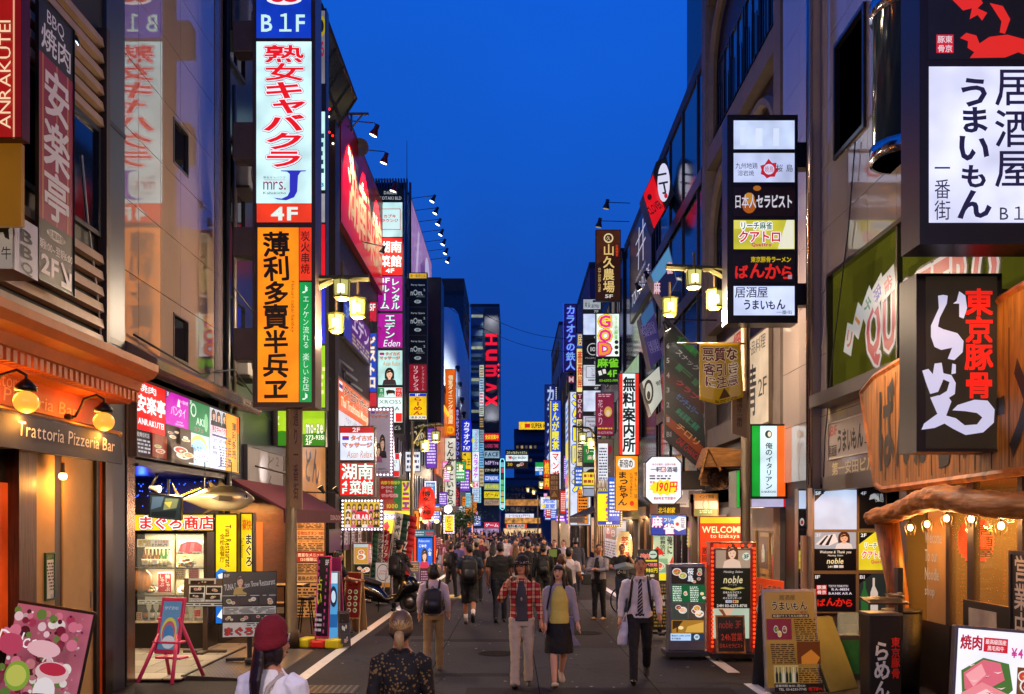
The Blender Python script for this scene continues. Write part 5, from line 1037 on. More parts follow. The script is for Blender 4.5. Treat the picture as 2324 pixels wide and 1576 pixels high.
o=thing('wall_tap_box','small beige metal box on the wall below the directory','box',tuple(P(1928,1432,16.82)));MB().box(-.1,.1,-.1,-.002,-.13,.13).obj('case',M('#a89880',.4,.3),o,bevel=.01);MB().box(-.12,.12,-.13,-.11,.05,.12).obj('flap',M('#8a7a68',.4,.3),o)
# big signs by the right edge
front('large white izakaya sign with blue-black brush writing at the top right corner',2085,-120,2480,556,9.0,d=.41,fr=9,fc='#1c161a',metal=.2,cells=[
    (2106,-110,2470,136,'#141014',.7,[p([(2160,0),(2185,-25),(2215,-20),(2230,8),(2218,20),(2240,30),(2228,48),(2218,35),(2200,45),(2205,20),(2185,25)],'#f02c24'),p([(2245,8),(2275,15),(2292,45),(2280,78),(2268,75),(2272,50),(2256,25)],'#f02c24'),p([(2178,88),(2192,76),(2215,82),(2222,100),(2245,85),(2285,80),(2340,95),(2340,132),(2310,120),(2280,132),(2200,133),(2210,120),(2195,110),(2196,95)],'#f02c24'),p([(2124,80),(2163,80),(2163,122),(2124,122)],'#d82838'),t('豚東\n骨京',2127,83,2160,120,'#f0e0e8',b=.02)]),
    (2108,152,2470,506,'#d4d8f4',1.1,[t('うまいもん',2172,178,2250,498,'#1c1838',v=True,b=.03,jit=.35),t('一番街',2120,380,2156,500,'#1c1838',v=True),t('居酒屋',2258,160,2345,425,'#1c1838',v=True,b=.012),t('B１F',2268,470,2345,500,'#2a2438')])])
front('dark vertical ramen sign with white brush strokes and red characters',2078,622,2272,1026,10.0,d=.42,fr=5,fc='#1e161a',metal=.2,cells=[(2101,628,2262,1018,'#2a2118',.75,[t('東京豚骨',2190,657,2252,903,'#ff2418',v=True,b=.045),t('らめん',2092,664,2256,985,'#ffffff',v=True,b=.04,jit=.3) if 0 else
    p([(2128,672),(2140,670),(2150,672),(2148,690),(2132,722),(2128,742),(2140,748),(2172,757),(2186,775),(2184,800),(2165,818),(2150,815),(2160,790),(2135,795),(2120,788),(2112,765),(2112,740),(2130,700)],'#d2d2f4'),p([(2176,662),(2190,672),(2194,700),(2186,724),(2176,720),(2176,690),(2162,690),(2170,684)],'#d2d2f4'),
    p([(2092,842),(2106,838),(2116,850),(2120,826),(2136,824),(2140,848),(2158,852),(2168,870),(2166,895),(2150,905),(2120,905),(2148,888),(2154,868),(2140,862),(2128,890),(2110,895),(2100,868)],'#d2d2f4'),p([(2160,826),(2168,828),(2168,848),(2158,850)],'#d2d2f4'),
    p([(2110,903),(2128,898),(2150,900),(2158,912),(2146,944),(2168,950),(2188,966),(2216,964),(2228,948),(2216,938),(2190,934),(2160,932),(2172,920),(2210,908),(2240,910),(2256,930),(2254,960),(2230,982),(2190,988),(2162,974),(2142,962),(2120,972),(2090,976),(2096,962),(2126,940)],'#d2d2f4')])])
for y0,y1 in ((650,728),(942,1030)):pass
bk=[x for x in C.objects if x.get('label','').startswith('dark vertical ramen')][0];q=10/F
for z0,z1 in ((298*q,374*q),(-2*q,84*q)):MB().box(97*q+.002,2.0,.08,.34,z0,z1).obj('bracket_box',M('#171215',.4,.2),bk)
# stacked sign in the middle right
front('black framed stack of six lit panels on the right, blank white panel on top',1650,262,1810,734,16.9,d=.4,fr=7,fc='#1d191d',metal=.2,cells=[
    (1665,274,1803,339,'#c4d4f4',1.0,[r(1680,290,1690,330,'#d4e0f8'),r(1715,292,1730,332,'#d8e4fa'),r(1755,292,1768,332,'#d4e0f8')]),
    (1665,348,1803,414,'#c0ccf0',1.0,[t('九州地鶏',1669,370,1719,384,'#181830'),t('溶岩焼',1674,387,1711,400,'#181830'),p([(1744,361+0),(1752,371),(1762,370),(1761,382),(1768,385),(1761,394),(1758,402),(1748,402),(1740,406),(1734,399),(1726,396),(1728,386),(1725,377),(1735,374)],'#b8202c'),e(1745,385,12,12,'#c8d0f0'),t('焼鳥',1735,378,1755,392,'#b8202c'),t('桜',1761,374,1776,391,'#181830'),t('島',1784,374,1799,391,'#181830')]),
    (1665,425,1803,490,'#1a0c10',.6,[e(1700,465,16,20,'#c86818'),e(1700,450,12,12,'#e8a030'),e(1718,428,9,6,'#c87820'),t('日本人セラピスト',1669,443,1797,473,'#f4f0fc',b=.03,oc='#101018',ow=.03)]),
    (1665,500,1803,566,'#c4bc38',1.0,[r(1665.5,500.5,1690,520,'#d8d060'),r(1715,520,1740,540,'#d8d060'),p([(1765,565),(1785,500),(1802,500),(1802,565)],'#e4e4c8'),t('リーチ麻雀',1682,504,1752,522,'#2a6a48',b=.03,oc='#ffffff',ow=.12),t('クアトロ',1676,525,1770,551,'#c81820',b=.05,oc='#ffffff',ow=.05,oc2='#301010',ow2=.07),t('Quattro',1705,552,1750,562,'#b81868',b=.03)]),
    (1665,576,1803,640,'#140c10',.6,[t('東京豚骨ラーメン',1704,583,1795,596,'#f0d020',b=.03),t('ばんから',1668,598,1798,634,'#ff2c24',b=.05,jit=.3),r(1788,625,1797,634,'#c8a0b0')]),
    (1665,650,1803,716,'#ccd8f8',1.1,[t('居酒屋',1668,652,1742,676,'#14142c',b=.01),t('うまいもん',1688,680,1782,704,'#14142c',b=.025,jit=.2),t('一番街',1762,705,1798,714,'#14142c')])])
sk=[x for x in C.objects if x.get('label','').startswith('black framed stack')][0];q=16.9/F
for y0,y1 in ((318,375),(640,690)):MB().box(80*q+.002,80*q+.3,.1,.34,(734-y1)*q,(734-y0)*q).obj('bracket_box',M('#141015',.4,.2),sk)
# the ramen shop front
rs=thing('ramen_shop','warm lit timber ramen shop front with glass doors and a wavy log lintel','shop front',(RW,11,0));L=rs.location
wd=wood('#8a4a18',.45,(14,1,14));wdv=wood('#7a3e14',.45,(12,12,1))
def logpts(a):return [(5.02-RW,yplane(5.02,x)-11,zat(y,yplane(5.02,x))) for x,y in a]
lp=logpts([(1966,1178),(2000,1170),(2040,1162),(2075,1145),(2110,1132),(2145,1129),(2190,1138),(2240,1146),(2330,1150),(2450,1140)])
MB().tube(lp,[.11,.125,.135,.14,.15,.16,.15,.145,.14,.14],12).obj('log_lintel',wood('#a4621e',.5,(10,1,10)),rs,True)
for o in rs.children:
    if o.name.startswith('log'):sb_=o.modifiers.new('subdiv','SUBSURF');sb_.levels=sb_.render_levels=3;dp_=o.modifiers.new('bark','DISPLACE');dp_.texture=bpy.data.textures.new('bark','CLOUDS');dp_.texture.noise_scale=.12;dp_.texture.noise_depth=4;dp_.strength=.07
MB().tube([(5.1-RW,yplane(5.1,2012)-11,2.2),(5.25-RW,yplane(5.2,2030)-11,1.2),(5.3-RW,yplane(5.3,2046)-11,0)],[.16,.13,.14],10).obj('crooked_post',wdv,rs,True)
m_=MB();zz=lambda y,px:zat(y,yplane(5.3,px))
Yl,Yl2,Yr=yplane(5.3,1962),yplane(5.3,1998),8.6
pts=[(Yl,4.14),(Yl-.5,4.3),(9.6,4.62),(8.2,4.7),(8.2,2.75),(Yl2-.2,2.66),(Yl2+.05,2.74)]
m_.prism([(-(y-11),z) for y,z in pts],-.06,.06);sbd=m_.obj('signboard',wood('#94601f',.5,(9,1,.7)),rs,loc=(5.3-RW,0,0),rot=(0,0,-math.pi/2))
m_=MB();
for a,b in zip(pts,pts[1:]+pts[:1]):m_.tube([(-(a[0]-11),-.03,a[1]),(-(b[0]-11),-.03,b[1])],.055,6)
m_.obj('edge_trim',wood('#a86020',.5,(2,2,2)),sbd)
m_=MB()
for i in range(14):x=-2.0+i*.36;m_.box(x,x+.014,-.064,-.058,2.78,4.25)
m_.obj('plank_groove',M('#2a1608',.7),sbd)
a=Art(0);a.y=-.068;a.text('ばんからラーメン',-2.2,2.85,2.4,4.2,'#140c08',b=.05,jit=.3);a.mb.obj('lettering',None,sbd)
for i in range(3):lamp('sign_light','SPOT',(5.3-RW-1.0,12.6-i*1.6-11,5.0),110,'#ffc884',.08,rs,aim((-1.35,12.6-i*1.6,5.0),(-.35,12.6-i*1.6,3.2)),95)
tan=M('#b88c50',.55,0,.2,4)
def rsb(nm,mat,x0,x1,y0,y1,z0,z1,par=rs):return MB().box(x0-RW,x1-RW,y0-11,y1-11,z0,z1).obj(nm,mat,par)
rsb('side_wall',M('#2a1810',.5),5.5,8.6,13.0,13.15,0,2.74);rsb('back_wall',E('#e8b850',1.5,.6),8.2,8.25,6,13,0,2.7);rsb('shop_floor',M('#3a2a1c',.5),5.5,8.6,6,13,0,.06);rsb('shop_ceiling',M('#4a3018',.6),5.5,8.6,6,13,2.68,2.74)  # back wall emits, the warm light of the shop put into its colour
for y0,y1 in ((12.8,13.0),(11.55,11.65),(10.95,11.1),(9.9,10.0)):rsb('mullion',M('#24160e',.4),5.46,5.54,y0,y1,.06,2.7)
wpn=rsb('wall_panel',tan,5.47,5.52,11.66,12.0+.2,.9,2.7);rsb('lower_panel',M('#1a100c',.4),5.47,5.52,11.101,12.79,.06,.9)
for i,(s_,w_) in enumerate((('Welcome',.48),('To our',.36),('Noodle',.40),('shop',.28))):wall_text(rs,s_,5.462,12.24,12.24-w_,1.92-i*.24,2.08-i*.24,'#f0dcc0',sgn=-1,lit=.25,b=.01)
for y0,y1 in ((11.101,11.549),(10.001,10.949),(8.0,9.899)):rsb('glass_pane',glass('#b8a070',.02,.12),5.49,5.5,y0,y1,.06,2.7)
for i,(x,y,z,pw) in enumerate(((7.3,11.8,2.5,150),(7.2,9.4,2.5,150))):lamp('shop_light','AREA',(x-RW,y-11,z),pw,'#ffb040',(.8,1.6),rs)
for i in range(7):rsb('menu_strip',E(('#e8d8a0','#d84020','#f0c040')[i%3],.7,.3),8.1,8.19,7+i*.85,7.5+i*.85,1.3+.1*(i%2),2.2)
o=thing('shop_counter','yellow lit counter with menus inside the glass of the ramen shop','counter',(6.6,9.6,.06));MB().box(-.3,.3,-2,1.6,0,1.0).obj('counter_body',wood('#6a3a14',.4,(14,1,1)),o);MB().box(-.36,.36,-2.05,1.65,1.0,1.05).obj('counter_top',M('#b87820',.3),o)
for i,y in enumerate((1.0,.1)):MB().box(-.01,.01,-.3,.3,1.25+.2*i,1.6+.2*i).obj('menu_card',E('#e8b020',.8,.3),o,loc=(-.3,y,0))
# caged bulbs, paper lantern
for i,(px,py) in enumerate(((2066,1198),(2104,1190),(2148,1177),(2204,1178),(2272,1194))):
    X=5.12;v_=P(px,py,X*F/(px-CX));o=thing('caged_bulb','glowing bulb in a wire cage, %s below the log lintel counted from the post'%('first','second','third','fourth','fifth')[i],'lamp',tuple(v_),0,'caged bulbs under the log lintel')
    MB().ball((0,0,0),.035,.035,.045,10).obj('bulb',E('#ffe0a0',7,0),o,True);MB().tube([(0,0,.05),(0,0,.2)],.012,6).obj('cord',M('#1a1410',.5),o)
    m_=MB()
    for a in range(6):
        c,s=math.cos(a*1.047),math.sin(a*1.047);m_.tube([(.03*c,.03*s,.08),(.075*c,.075*s,.0),(.05*c,.05*s,-.1)],.004,4)
    m_.obj('cage',M('#5a4020',.4,.6),o);lamp('bulb_light','POINT',(0,0,-.02),9,'#ffb060',.04,o)
def paper_lantern(lb,px,py,Y,rx,rz,col,txt,tc_='#180c08',pw=6,s=1.0,box=True):
    q=Y/F;o=thing('paper_lantern',lb,'lantern',tuple(P(px,py,Y)));n=11;prof=[]
    for i in range(n):tt=-1+2*i/(n-1);k=math.sqrt(max(0,1-abs(tt*.86)**2.6))*rx*q;prof+=[(k,tt*rz*q-.01),(k*.97,tt*rz*q+rz*q/(n-1))]
    MB().lathe(prof,n=18).obj('paper',E(col,s,.35),o,True)
    m_=MB();m_.lathe([(rx*q*.55,rz*q*1.02),(rx*q*.5,rz*q*1.12)],n=16);m_.lathe([(rx*q*.5,-rz*q*1.1),(rx*q*.55,-rz*q*1.0)],n=16);m_.obj('rim',M('#140c0a',.5),o)
    a=Art(.05);a.y=-rx*q*1.04;a.text(txt,-rx*.5*q,-rz*.8*q,rx*.5*q,rz*.8*q,tc_,v=True,b=.04);a.mb.obj('lettering',None,o)
    if pw:lamp('lantern_light','POINT',(0,-rx*q*1.5,0),pw,col,.1,o)
paper_lantern('big red paper lantern with black characters inside the ramen shop glass',2214,1228,11.6,38,44,'#f0401c','居酒屋',pw=5,s=.9)
# things standing in front of the ramen shop
k=10.7/F;rz_=thing('ramen_stand','black box stand with white brush writing and red characters by the ramen shop','sign',tuple(P(2010,1600,10.7)),0);rz_.location.z=0
W=36*k;H=CH-(1398-HZ)*k
MB().box(-W,W,0,.3,0,H).obj('box',M('#15110f',.4),rz_,bevel=.01);MB().box(-W-.01,W+.01,-.01,.31,H+.001,H+.03).obj('lid',M('#6a6460',.3,.4),rz_)
a=Art(0);a.y=-.006;a.text('らめん',-W*.75,H-.95,W*.25,H-.3,'#c8c8c4',v=True,b=.05,jit=.3);a.text('東京豚骨',W*.35,H-.72,W*.88,H-.25,'#c81c10',v=True,b=.04);a.mb.obj('lettering',None,rz_)
MB().box(W+.001,W+.06,.1,.2,H-.3,H+.55).obj('upright_board',M('#0e0b0a',.4),rz_)
tr_=MB().box(-.26,.2,-.02,.3,H+.16,H+.18).obj('menu_tray',M('#241c18',.4),rz_);tr_.rotation_euler=(R(8),0,0)
a=Art(.15);mpz=lambda u,v:(u,v);draw(a,[food(-.2,.0,-.02,.16,4),food(.0,.0,.18,.16,5)],mpz);pc=a.mb.obj('menu_photos',None,tr_);pc.rotation_euler=(R(-90),0,0);pc.location=(0,.08,H+.19)
yk=thing('lightbox_stand','white lit barbecue meat lightbox tilted in the bottom right corner','lightbox',tuple(P(2260,1700,9.2)),R(-9));yk.location.z=0
k=9.2/F;W=92*k;H=CH-(1432-HZ)*k
MB().box(-W-.03,W+.03,.0,.12,.05,H+.02).obj('case',M('#6a6468',.35,.5),yk,bevel=.01,rot=(R(-4),R(4),0))
ph=MB().box(-W,W,-.006,-.001,.08,H-.01).obj('panel',E('#e8e8f4',1.1,.1,sample=True),yk,rot=(R(-4),R(4),0))
a=Art(.95);a.y=-.009;mq_=lambda u,v:(-W+2*W*u,H-.02-(H-.1)*v)
draw(a,[t('焼肉',.03,.05,.28,.19,'#b01828',b=.05),r(.3,.06,.58,.2,'#c8202c'),t('最高級国産\n黒毛和牛',.32,.075,.56,.185,'#f4e0e0',b=.02),t('¥490~',.62,.14,.95,.24,'#c8388a',b=.03),p([(.05,.4),(.3,.26),(.6,.3),(.66,.55),(.4,.78),(.08,.7)],'#4a7030'),p([(.08,.42),(.3,.28),(.5,.3),(.56,.46),(.3,.6),(.1,.58)],'#d86878'),p([(.1,.44),(.28,.32),(.34,.42),(.2,.55)],'#f0a0a4'),p([(.06,.62),(.3,.5),(.62,.6),(.6,.82),(.2,.88),(.05,.76)],'#e88a90'),p([(.15,.66),(.35,.56),(.5,.64),(.3,.76)],'#f6c8c4'),p([(.38,.6),(.55,.66),(.5,.76)],'#d05060')]+[p([(u,v),(u+.05,v+.012),(u+.1,v-.012),(u+.05,v+.002)],c) for u,v,c in [(.1+.045*((i*7)%10),.34+.05*(i%10),('#f8e0d8','#b83048','#f4d0c8')[i%3]) for i in range(30)]]+[food(.68,.32,.98,.6,31,'#6a4020'),food(.68,.63,.98,.92,32,'#7a5028'),r(.02,.93,.6,.96,'#c8202c')],mq_);a.mb.obj('lettering',None,ph)
lamp('panel_light','AREA',(0,-.15,1.0),6,'#f0f0ff',(.6,.9),yk,(R(90),0,0)) if 0 else None
side('dark hanging shop plaque with pale vertical characters at the right edge',5.25,9.75,9.3,.95,1.9,bg='#1c1210',s=0,d=.04,items=[t('営業中',.2,.05,.8,.95,'#d8c8b0',v=True,b=.02)])
mc=thing('menu_case','dark framed menu case with pale papers behind the lit barbecue panel','menu case',(5.3,10.2,0));MB().box(-.06,.0,-.5,.55,.75,1.3).obj('frame',M('#14100e',.4),mc);MB().box(-.07,-.062,-.2,.4,.82,1.22).obj('paper',M('#b8a890',.6,0,.4,6),mc);MB().box(-.05,0,-.4,-.34,0,.749).obj('leg',M('#14100e',.4),mc);MB().box(-.05,0,.38,.44,0,.749).obj('leg',M('#14100e',.4),mc)
o=thing('wire_bin','dark wire mesh bin between the shop doors and the black stand','bin',(4.95,11.75,0));MB().lathe([(.2,0),(.22,.5),(.24,1.05),(.21,1.05),(.19,.05)],n=14).obj('mesh_body',M('#120e0c',.5,.3,.4,20,.5),o,True);MB().lathe([(.24,1.05),(.245,1.09),(.22,1.09)],n=14).obj('rim',M('#2a241e',.4,.5),o,True)
o=thing('umbrella_bag_stand','green and clear umbrella bag dispenser beside the black stand','dispenser',(4.72,13.0,0));MB().box(-.14,.14,-.1,.1,0,.62).obj('case',M('#3a3430',.5),o,bevel=.01);MB().box(-.12,.12,-.105,-.101,.08,.55).obj('front_panel',M('#2a6a38',.4,0,.5,9),o);MB().box(-.13,.13,-.05,.05,.621,.92).obj('bag_pack',glass('#c8e0d8',.15,.35),o)
bs=thing('back_board','green-grey backs of A-boards leaning beside the black stand','board',(4.35,12.1,0),R(35));
for i in range(2):MB().box(-.3,.3,0,.03,0,1.0).obj('board',M('#5a5a38',.5,.1,.3,5),bs,bevel=.008,loc=(.08*i,.1*i,0),rot=(R(-24),0,0))
# A-boards and lit stands on the right pavement
def lightstand(lb,x0,y0,x1,y1,yb,Y,cells,fc='#8c8a8e',name='light_stand',trim=None,glassy=True):
    k=Y/F;xc=(x0+x1)/2;o=thing(name,lb,'lit sign stand',tuple(P(xc,yb,Y)));o.location.z=ground(Y);zb=(yb-y1)*k;H=(y1-y0)*k;W=(x1-x0)*k/2
    MB().box(-W,W,0,.28,zb,zb+H).obj('case',M(fc,.3,.6),o,bevel=.012);MB().box(-W-.06,W+.06,-.1,.4,zb*.35,zb-.001).obj('base',M('#3c3a3c',.4,.4),o,bevel=.01)
    for sx in (-1,1):
        for sy in (-.04,.34):MB().lathe([(.035,-.02),(.035,.02)],n=10).obj('caster',M('#0c0c0c',.5),o,loc=(sx*W*.9,sy,.035),rot=(R(90),0,R(90)))
    mp_=lambda x,y:((x-xc)*k,zb+(y1-y)*k)
    for c_ in cells:
        a,b=mp_(c_[0],c_[1]),mp_(c_[2],c_[3]);ph=MB().box(a[0],b[0],-.008,-.001,b[1],a[1]).obj('panel',E(c_[4],c_[5],.1,sample=True) if c_[5] else M(c_[4],.5),o)
        ar=Art(c_[5]);ar.y=-.010;draw(ar,c_[6],mp_)
        if ar.mb.v:ar.mb.obj('lettering',None,ph)
    if trim:
        m_=MB()
        for i in range(24):z=zb+.1+H*i/24.5;m_.ball((-W-.04,-.03,z),.022,n=6);m_.ball((W+.04,-.03,z),.022,n=6)
        for i in range(6):m_.ball((-W*.85+W*1.7*i/5,-.03,zb+H+.05),.022,n=6)
        m_.obj('bulb_trim',E('#ff3a10',2.2,0),o);MB().box(-W-.08,W+.08,-.06,.3,zb+H+.0815,zb+H+.1).obj('trim_cap',M('#8a2010',.3),o)
        for sx in (-1,1):MB().box(sx*(W+.02) ,sx*(W+.075),-.0055,.26,zb,zb+H+.08).obj('side_trim',E('#c02408',.35,.5),o)
    return o
lightstand('lit menu stand with dish photos and 4F mark in front of the salon stand',1518,1283,1600,1480,1498,14.9,[
    (1524,1290,1597,1328,'#1c2028',.8,[food(1525,1291,1558,1326,41),food(1574,1291,1596,1310,42),food(1560,1312,1596,1327,43),t('桜島',1557,1292,1570,1322,'#f0f4f8',v=True,b=.03)]),(1524,1330,1597,1370,'#0e5a30',.9,[lines(1526,1333,1546,1368,9,'#e0f0e0'),food(1548,1332,1562,1369,44,'#0e5a30'),lines(1563,1333,1582,1368,9,'#e0f0e0'),food(1583,1332,1597,1369,45,'#0e5a30')]),
    (1524,1371,1597,1409,'#50524c',.9,[food(1525,1372,1560,1408,46,'#3a4038'),food(1562,1372,1596,1408,47,'#483c30')]),(1524,1411,1597,1440,'#a87828',.9,[p([(1526,1412),(1550,1412),(1540,1425),(1526,1432)],'#3a2410'),p([(1560,1425),(1596,1415),(1596,1438),(1555,1438)],'#d8a848'),r(1535,1420,1538,1438,'#30200c'),e(1545,1428,6,4,'#f8e0a0')]),(1522,1441,1568,1457,'#b4d4f4',1.0,[t('電話03-6886-6739',1524,1444,1566,1448,'#203060',b=.02),t('年中無休',1524,1450,1545,1455,'#203060',b=.02)]),(1569,1441,1597,1457,'#283c54',.8,[e(1581,1449,6.5,6.5,'#d0e8f4'),t('4F',1577,1446,1585,1452,'#204060',b=.02)])])
nb_=lightstand('tall lit salon stand with red bulb edging and black centre panel',1622,1246,1705,1482,1500,14.7,[
    (1625,1250,1702,1290,'#a89078',.9,[lady(1640,1234,1682,1290,'#5a3018','#e0c0a8','#e8c0a0'),e(1693,1264,9,9,'#c8dcc8'),t('3F',1687,1259,1699,1269,'#3a3018',b=.03)]),(1620,1291,1703,1381,'#16180c',.6,[t('Healing Salon',1642,1296,1685,1303,'#e8e4d8',sh=.2),t('noble',1641,1308,1685,1325,'#f0e4b0',b=.02,sh=.2),t('ノーブル',1652,1326,1672,1330,'#e8e4d8'),p([(1634,1336),(1645,1333),(1662,1337),(1680,1333),(1690,1336),(1680,1338),(1662,1341),(1645,1338)],'#d8c860'),t('日本人セラピスト',1641,1343,1682,1348,'#f0ece0',b=.02),t('泡泡洗体',1650,1349,1673,1355,'#f0ece0',b=.02),t('オイルマッサージ',1640,1356,1682,1361,'#f0ece0',b=.02),r(1646,1363,1660,1369,'#e0e4f4'),t('VISA',1648,1364,1658,1368,'#2030a0',b=.02),r(1662,1363,1675,1369,'#f0d8b0'),e(1666,1366,2.6,2.6,'#d02020'),e(1671,1366,2.6,2.6,'#e0a020'),t('24H 03-6273-8701',1626,1372,1694,1379,'#f0ece0',b=.03)]),
    (1617,1382,1700,1450,'#b8ccb4',.8,[p([(1630,1382),(1665,1382),(1655,1400),(1640,1402)],'#e0b898'),p([(1630,1384),(1640,1384),(1650,1402),(1645,1402)],'#7a4828')])],trim=True)
cb=thing('chalkboard','small black chalkboard with red writing leaning on the salon stand','chalkboard',tuple(P(1660,1490,14.3)));cb.location.z=.17;k=14.3/F
bd=MB().box(-33*k,33*k,0,.025,0,86*k).obj('frame',wood('#a8702c',.5,(4,4,4)),cb,rot=(R(-9),0,0));ph=MB().box(-29*k,29*k,-.004,-.001,4*k,82*k).obj('slate',M('#1c0f0c',.6),bd)
a=Art(.0);a.y=-.006;a.text('noble 3F',-26*k,56*k,24*k,74*k,'#b03030',sh=.1);a.text('24h営業',-22*k,28*k,26*k,46*k,'#e04830',b=.02);a.text('日本人セラピスト',-26*k,12*k,26*k,22*k,'#e04830',b=.02);a.mb.obj('lettering',None,ph)
ub=thing('a_board','wood brown izakaya menu A-board on the right, nearest the ramen shop','sign board',tuple(P(1800,1570,12.0)),R(3));ub.location.z=0;k=12.0/F;H=222*k;W=58*k
fr_=MB();fr_.box(-W-.03,-W,0,.04,0,H+.02);fr_.box(W,W+.03,0,.04,0,H+.02);fr_.box(-W-.03,W+.03,0,.04,H+.021,H+.06);fr_.box(-W,W,0,.04,.0,.05);fr_.obj('front_frame',M('#b0a8a0',.3,.7),ub,rot=(R(-7),0,0))
MB().box(-W-.03,W+.03,.0,.03,0,H).obj('back_leaf',M('#4a4848',.4,.5),ub,rot=(R(14),0,0),loc=(0,.56,0))
ph=MB().box(-W,W,.004,.01,.05,H+.02).obj('poster',E('#c09448',.22,.2),ub,rot=(R(-7),0,0));a=Art(.3);a.y=.002;mu=lambda u,v:(-W+2*W*u,H*(1-v)+.02*(1-v))
draw(a,[t('居酒屋',.3,.03,.62,.08,'#1c120c'),t('うまいもん',.14,.09,.86,.19,'#1c120c',b=.03,jit=.2,oc='#e8d0a0',ow=.03),t('一番街',.62,.19,.86,.22,'#902018'),r(.14,.225,.88,.26,'#241810'),t('銘酒がそろう大人の隠れ家',.16,.23,.86,.255,'#f0e0c0'),food(.02,.27,.52,.48,51,'#8a2838'),lines(.55,.27,.98,.5,11,'#30200f'),r(.02,.51,.5,.72,'#b08038'),lines(.03,.52,.49,.72,10,'#30200f'),p([(.52,.5),(.98,.5),(.98,.72),(.52,.72)],'#6a3410'),p([(.6,.65),(.8,.58),(.97,.66),(.9,.72),(.6,.72)],'#d88a30'),lines(.52,.76,.98,.95,9,'#30200f'),r(.02,.73,.5,.905,'#c8b070'),r(.02,.91,.98,.995,'#201612'),t('営業時間 18:00~翌4:30',.04,.92,.62,.945,'#e8e0d0'),t('TEL 03-6233-7745',.1,.955,.64,.98,'#e8e0d0'),t('地下1Fへ',.68,.945,.96,.985,'#d82818',b=.03)],mu)
for i in range(7):draw(a,[p([(.05+i*.065,.9),(.05+i*.065,.82),(.065+i*.065,.79),(.065+i*.065,.75),(.08+i*.065,.75),(.08+i*.065,.79),(.095+i*.065,.82),(.095+i*.065,.9)],('#1c1814','#204020','#e0dcd0')[i%3])],mu)
a.mb.obj('lettering',None,ph)
ob=thing('a_board','orange tilted mahjong A-board between the salon stand and the brown one','sign board',tuple(P(1738,1470,15.3)),R(8));ob.location.z=.12;k=15.3/F
bd=MB().box(-.26,.26,0,.03,.35,1.15).obj('board',M('#e0501c',.5,0,.15),ob,bevel=.01,rot=(R(-10),R(8),0));MB().tube([(-.2,0,.4),(-.24,-.1,0)],.018,6).obj('leg',M('#808080',.4,.6),ob);MB().tube([(.2,0,.4),(.2,-.1,0)],.018,6).obj('leg',M('#808080',.4,.6),ob);MB().tube([(0,.1,.9),(0,.5,0)],.018,6).obj('leg',M('#808080',.4,.6),ob)
a=Art(.25);a.y=-.004;a.text('リーチ麻雀',-.18,.9,.2,1.05,'#9a1c10',b=.03,oc='#f0a070',ow=.08);a.text('Qu',-.2,.5,.1,.72,'#a01818',b=.05,oc='#f0c0a0',ow=.05);a.mb.obj('lettering',None,bd)
# ------------------------------------------------------------------ right side, the middle distance
conc=M('#6c615a',.7,0,.4,2.5,.25)
bA=block('stained beige concrete building with rounded arches and dark brick infill','building',5.95,14,19.4,27.4,25,brick('#2e2028','#120e12',.5,.3,.1,'yz',.012),roof=False)
L=bA.location;xl=lambda X:X-L.x;yl=lambda Y:Y-L.y
m_=MB()
for y in (19.4,26.9):m_.box(xl(5.62),xl(5.949),yl(y),yl(y+.5),0,25-L.z)
for z in (4.3,7.6,12.4,17.2):m_.box(xl(5.66),xl(5.948),yl(19.901),yl(26.899),z-L.z,z+.55-L.z)
for z in (8.15,12.95,17.75):
    pts=[(5.8-L.x,yl(19.95),z-L.z)] ;Rr=1.7;zt=z+3.75
    pts+=[(5.8-L.x,yl(20.0),zt-Rr-L.z)]+[(5.8-L.x,yl(20+Rr-Rr*math.cos(a)),zt-Rr+Rr*math.sin(a)-L.z) for a in [i*math.pi/16 for i in range(1,8)]]
    pts+=[(5.8-L.x,yl(26.8-Rr+Rr*math.sin(a)),zt-Rr+Rr*math.cos(a)-L.z) for a in [i*math.pi/16 for i in range(0,8)]]+[(5.8-L.x,yl(26.8),z-L.z)]
    m_.tube(pts,.13,6)
m_.obj('concrete_frame',conc,bA)
windows(bA,xl(5.949),[(yl(y),yl(y+1.35),z+.5-L.z,z+2.4-L.z) for z in (8.15,12.95,17.75) for y in (20.6,22.1,23.6,25.1)],M('#1c3a58',.05,.1,.3,1,0,1.9),sgn=-1)
m_=MB()
for z in (8.6,13.4,18.2):
    for i in range(24):y=20.6+i*.25;m_.box(xl(5.86),xl(5.88),yl(y),yl(y)+.04,z-L.z,z+.9+.2*(i%3)-L.z)
m_.obj('railing',M('#14121a',.4,.5),bA)
kidbox(bA,'shopfront_lower',M('#1c1412',.3,0,.4,2),5.9,5.949,19.95,26.8,0,2.6);kidbox(bA,'shop_fascia',M('#8a8078',.5,0,.25,3),5.7,5.949,19.95,22,2.0,2.72)
for i,(y0,y1,z0,z1,c,s_) in enumerate(((20.05,20.5,.7,1.95,'#b8a890',.35),(20.62,20.9,.9,1.9,'#a02018',.4),(21.1,21.9,.1,1.95,'#c08038',.35),(22.3,23.6,.2,2.4,'#c89048',.4),(24.0,25.0,.8,2.3,'#d8c8a0',.5),(25.3,26.6,.1,2.4,'#a86030',.4))):
    pc_=kidbox(bA,'door_poster' if i<2 else 'shop_window',E(c,s_,.6),5.86,5.899,y0,y1,z0,z1);a=Art(s_);a.y=0;draw(a,[food(.05,.05,.95,.45,110+i,'#6a4028'),lines(.08,.5,.92,.95,7,'#2a1410')],lambda u,v:(u*(y1-y0),(1-v)*(z1-z0)));lt=a.mb.obj('printing',None,pc_);lt.location=(5.855-L.x,y1-L.y,z0-L.z);lt.rotation_euler=(0,0,-math.pi/2);kidbox(bA,'canopy_slab',conc,5.2,5.949,19.6,27,2.75,3.0)
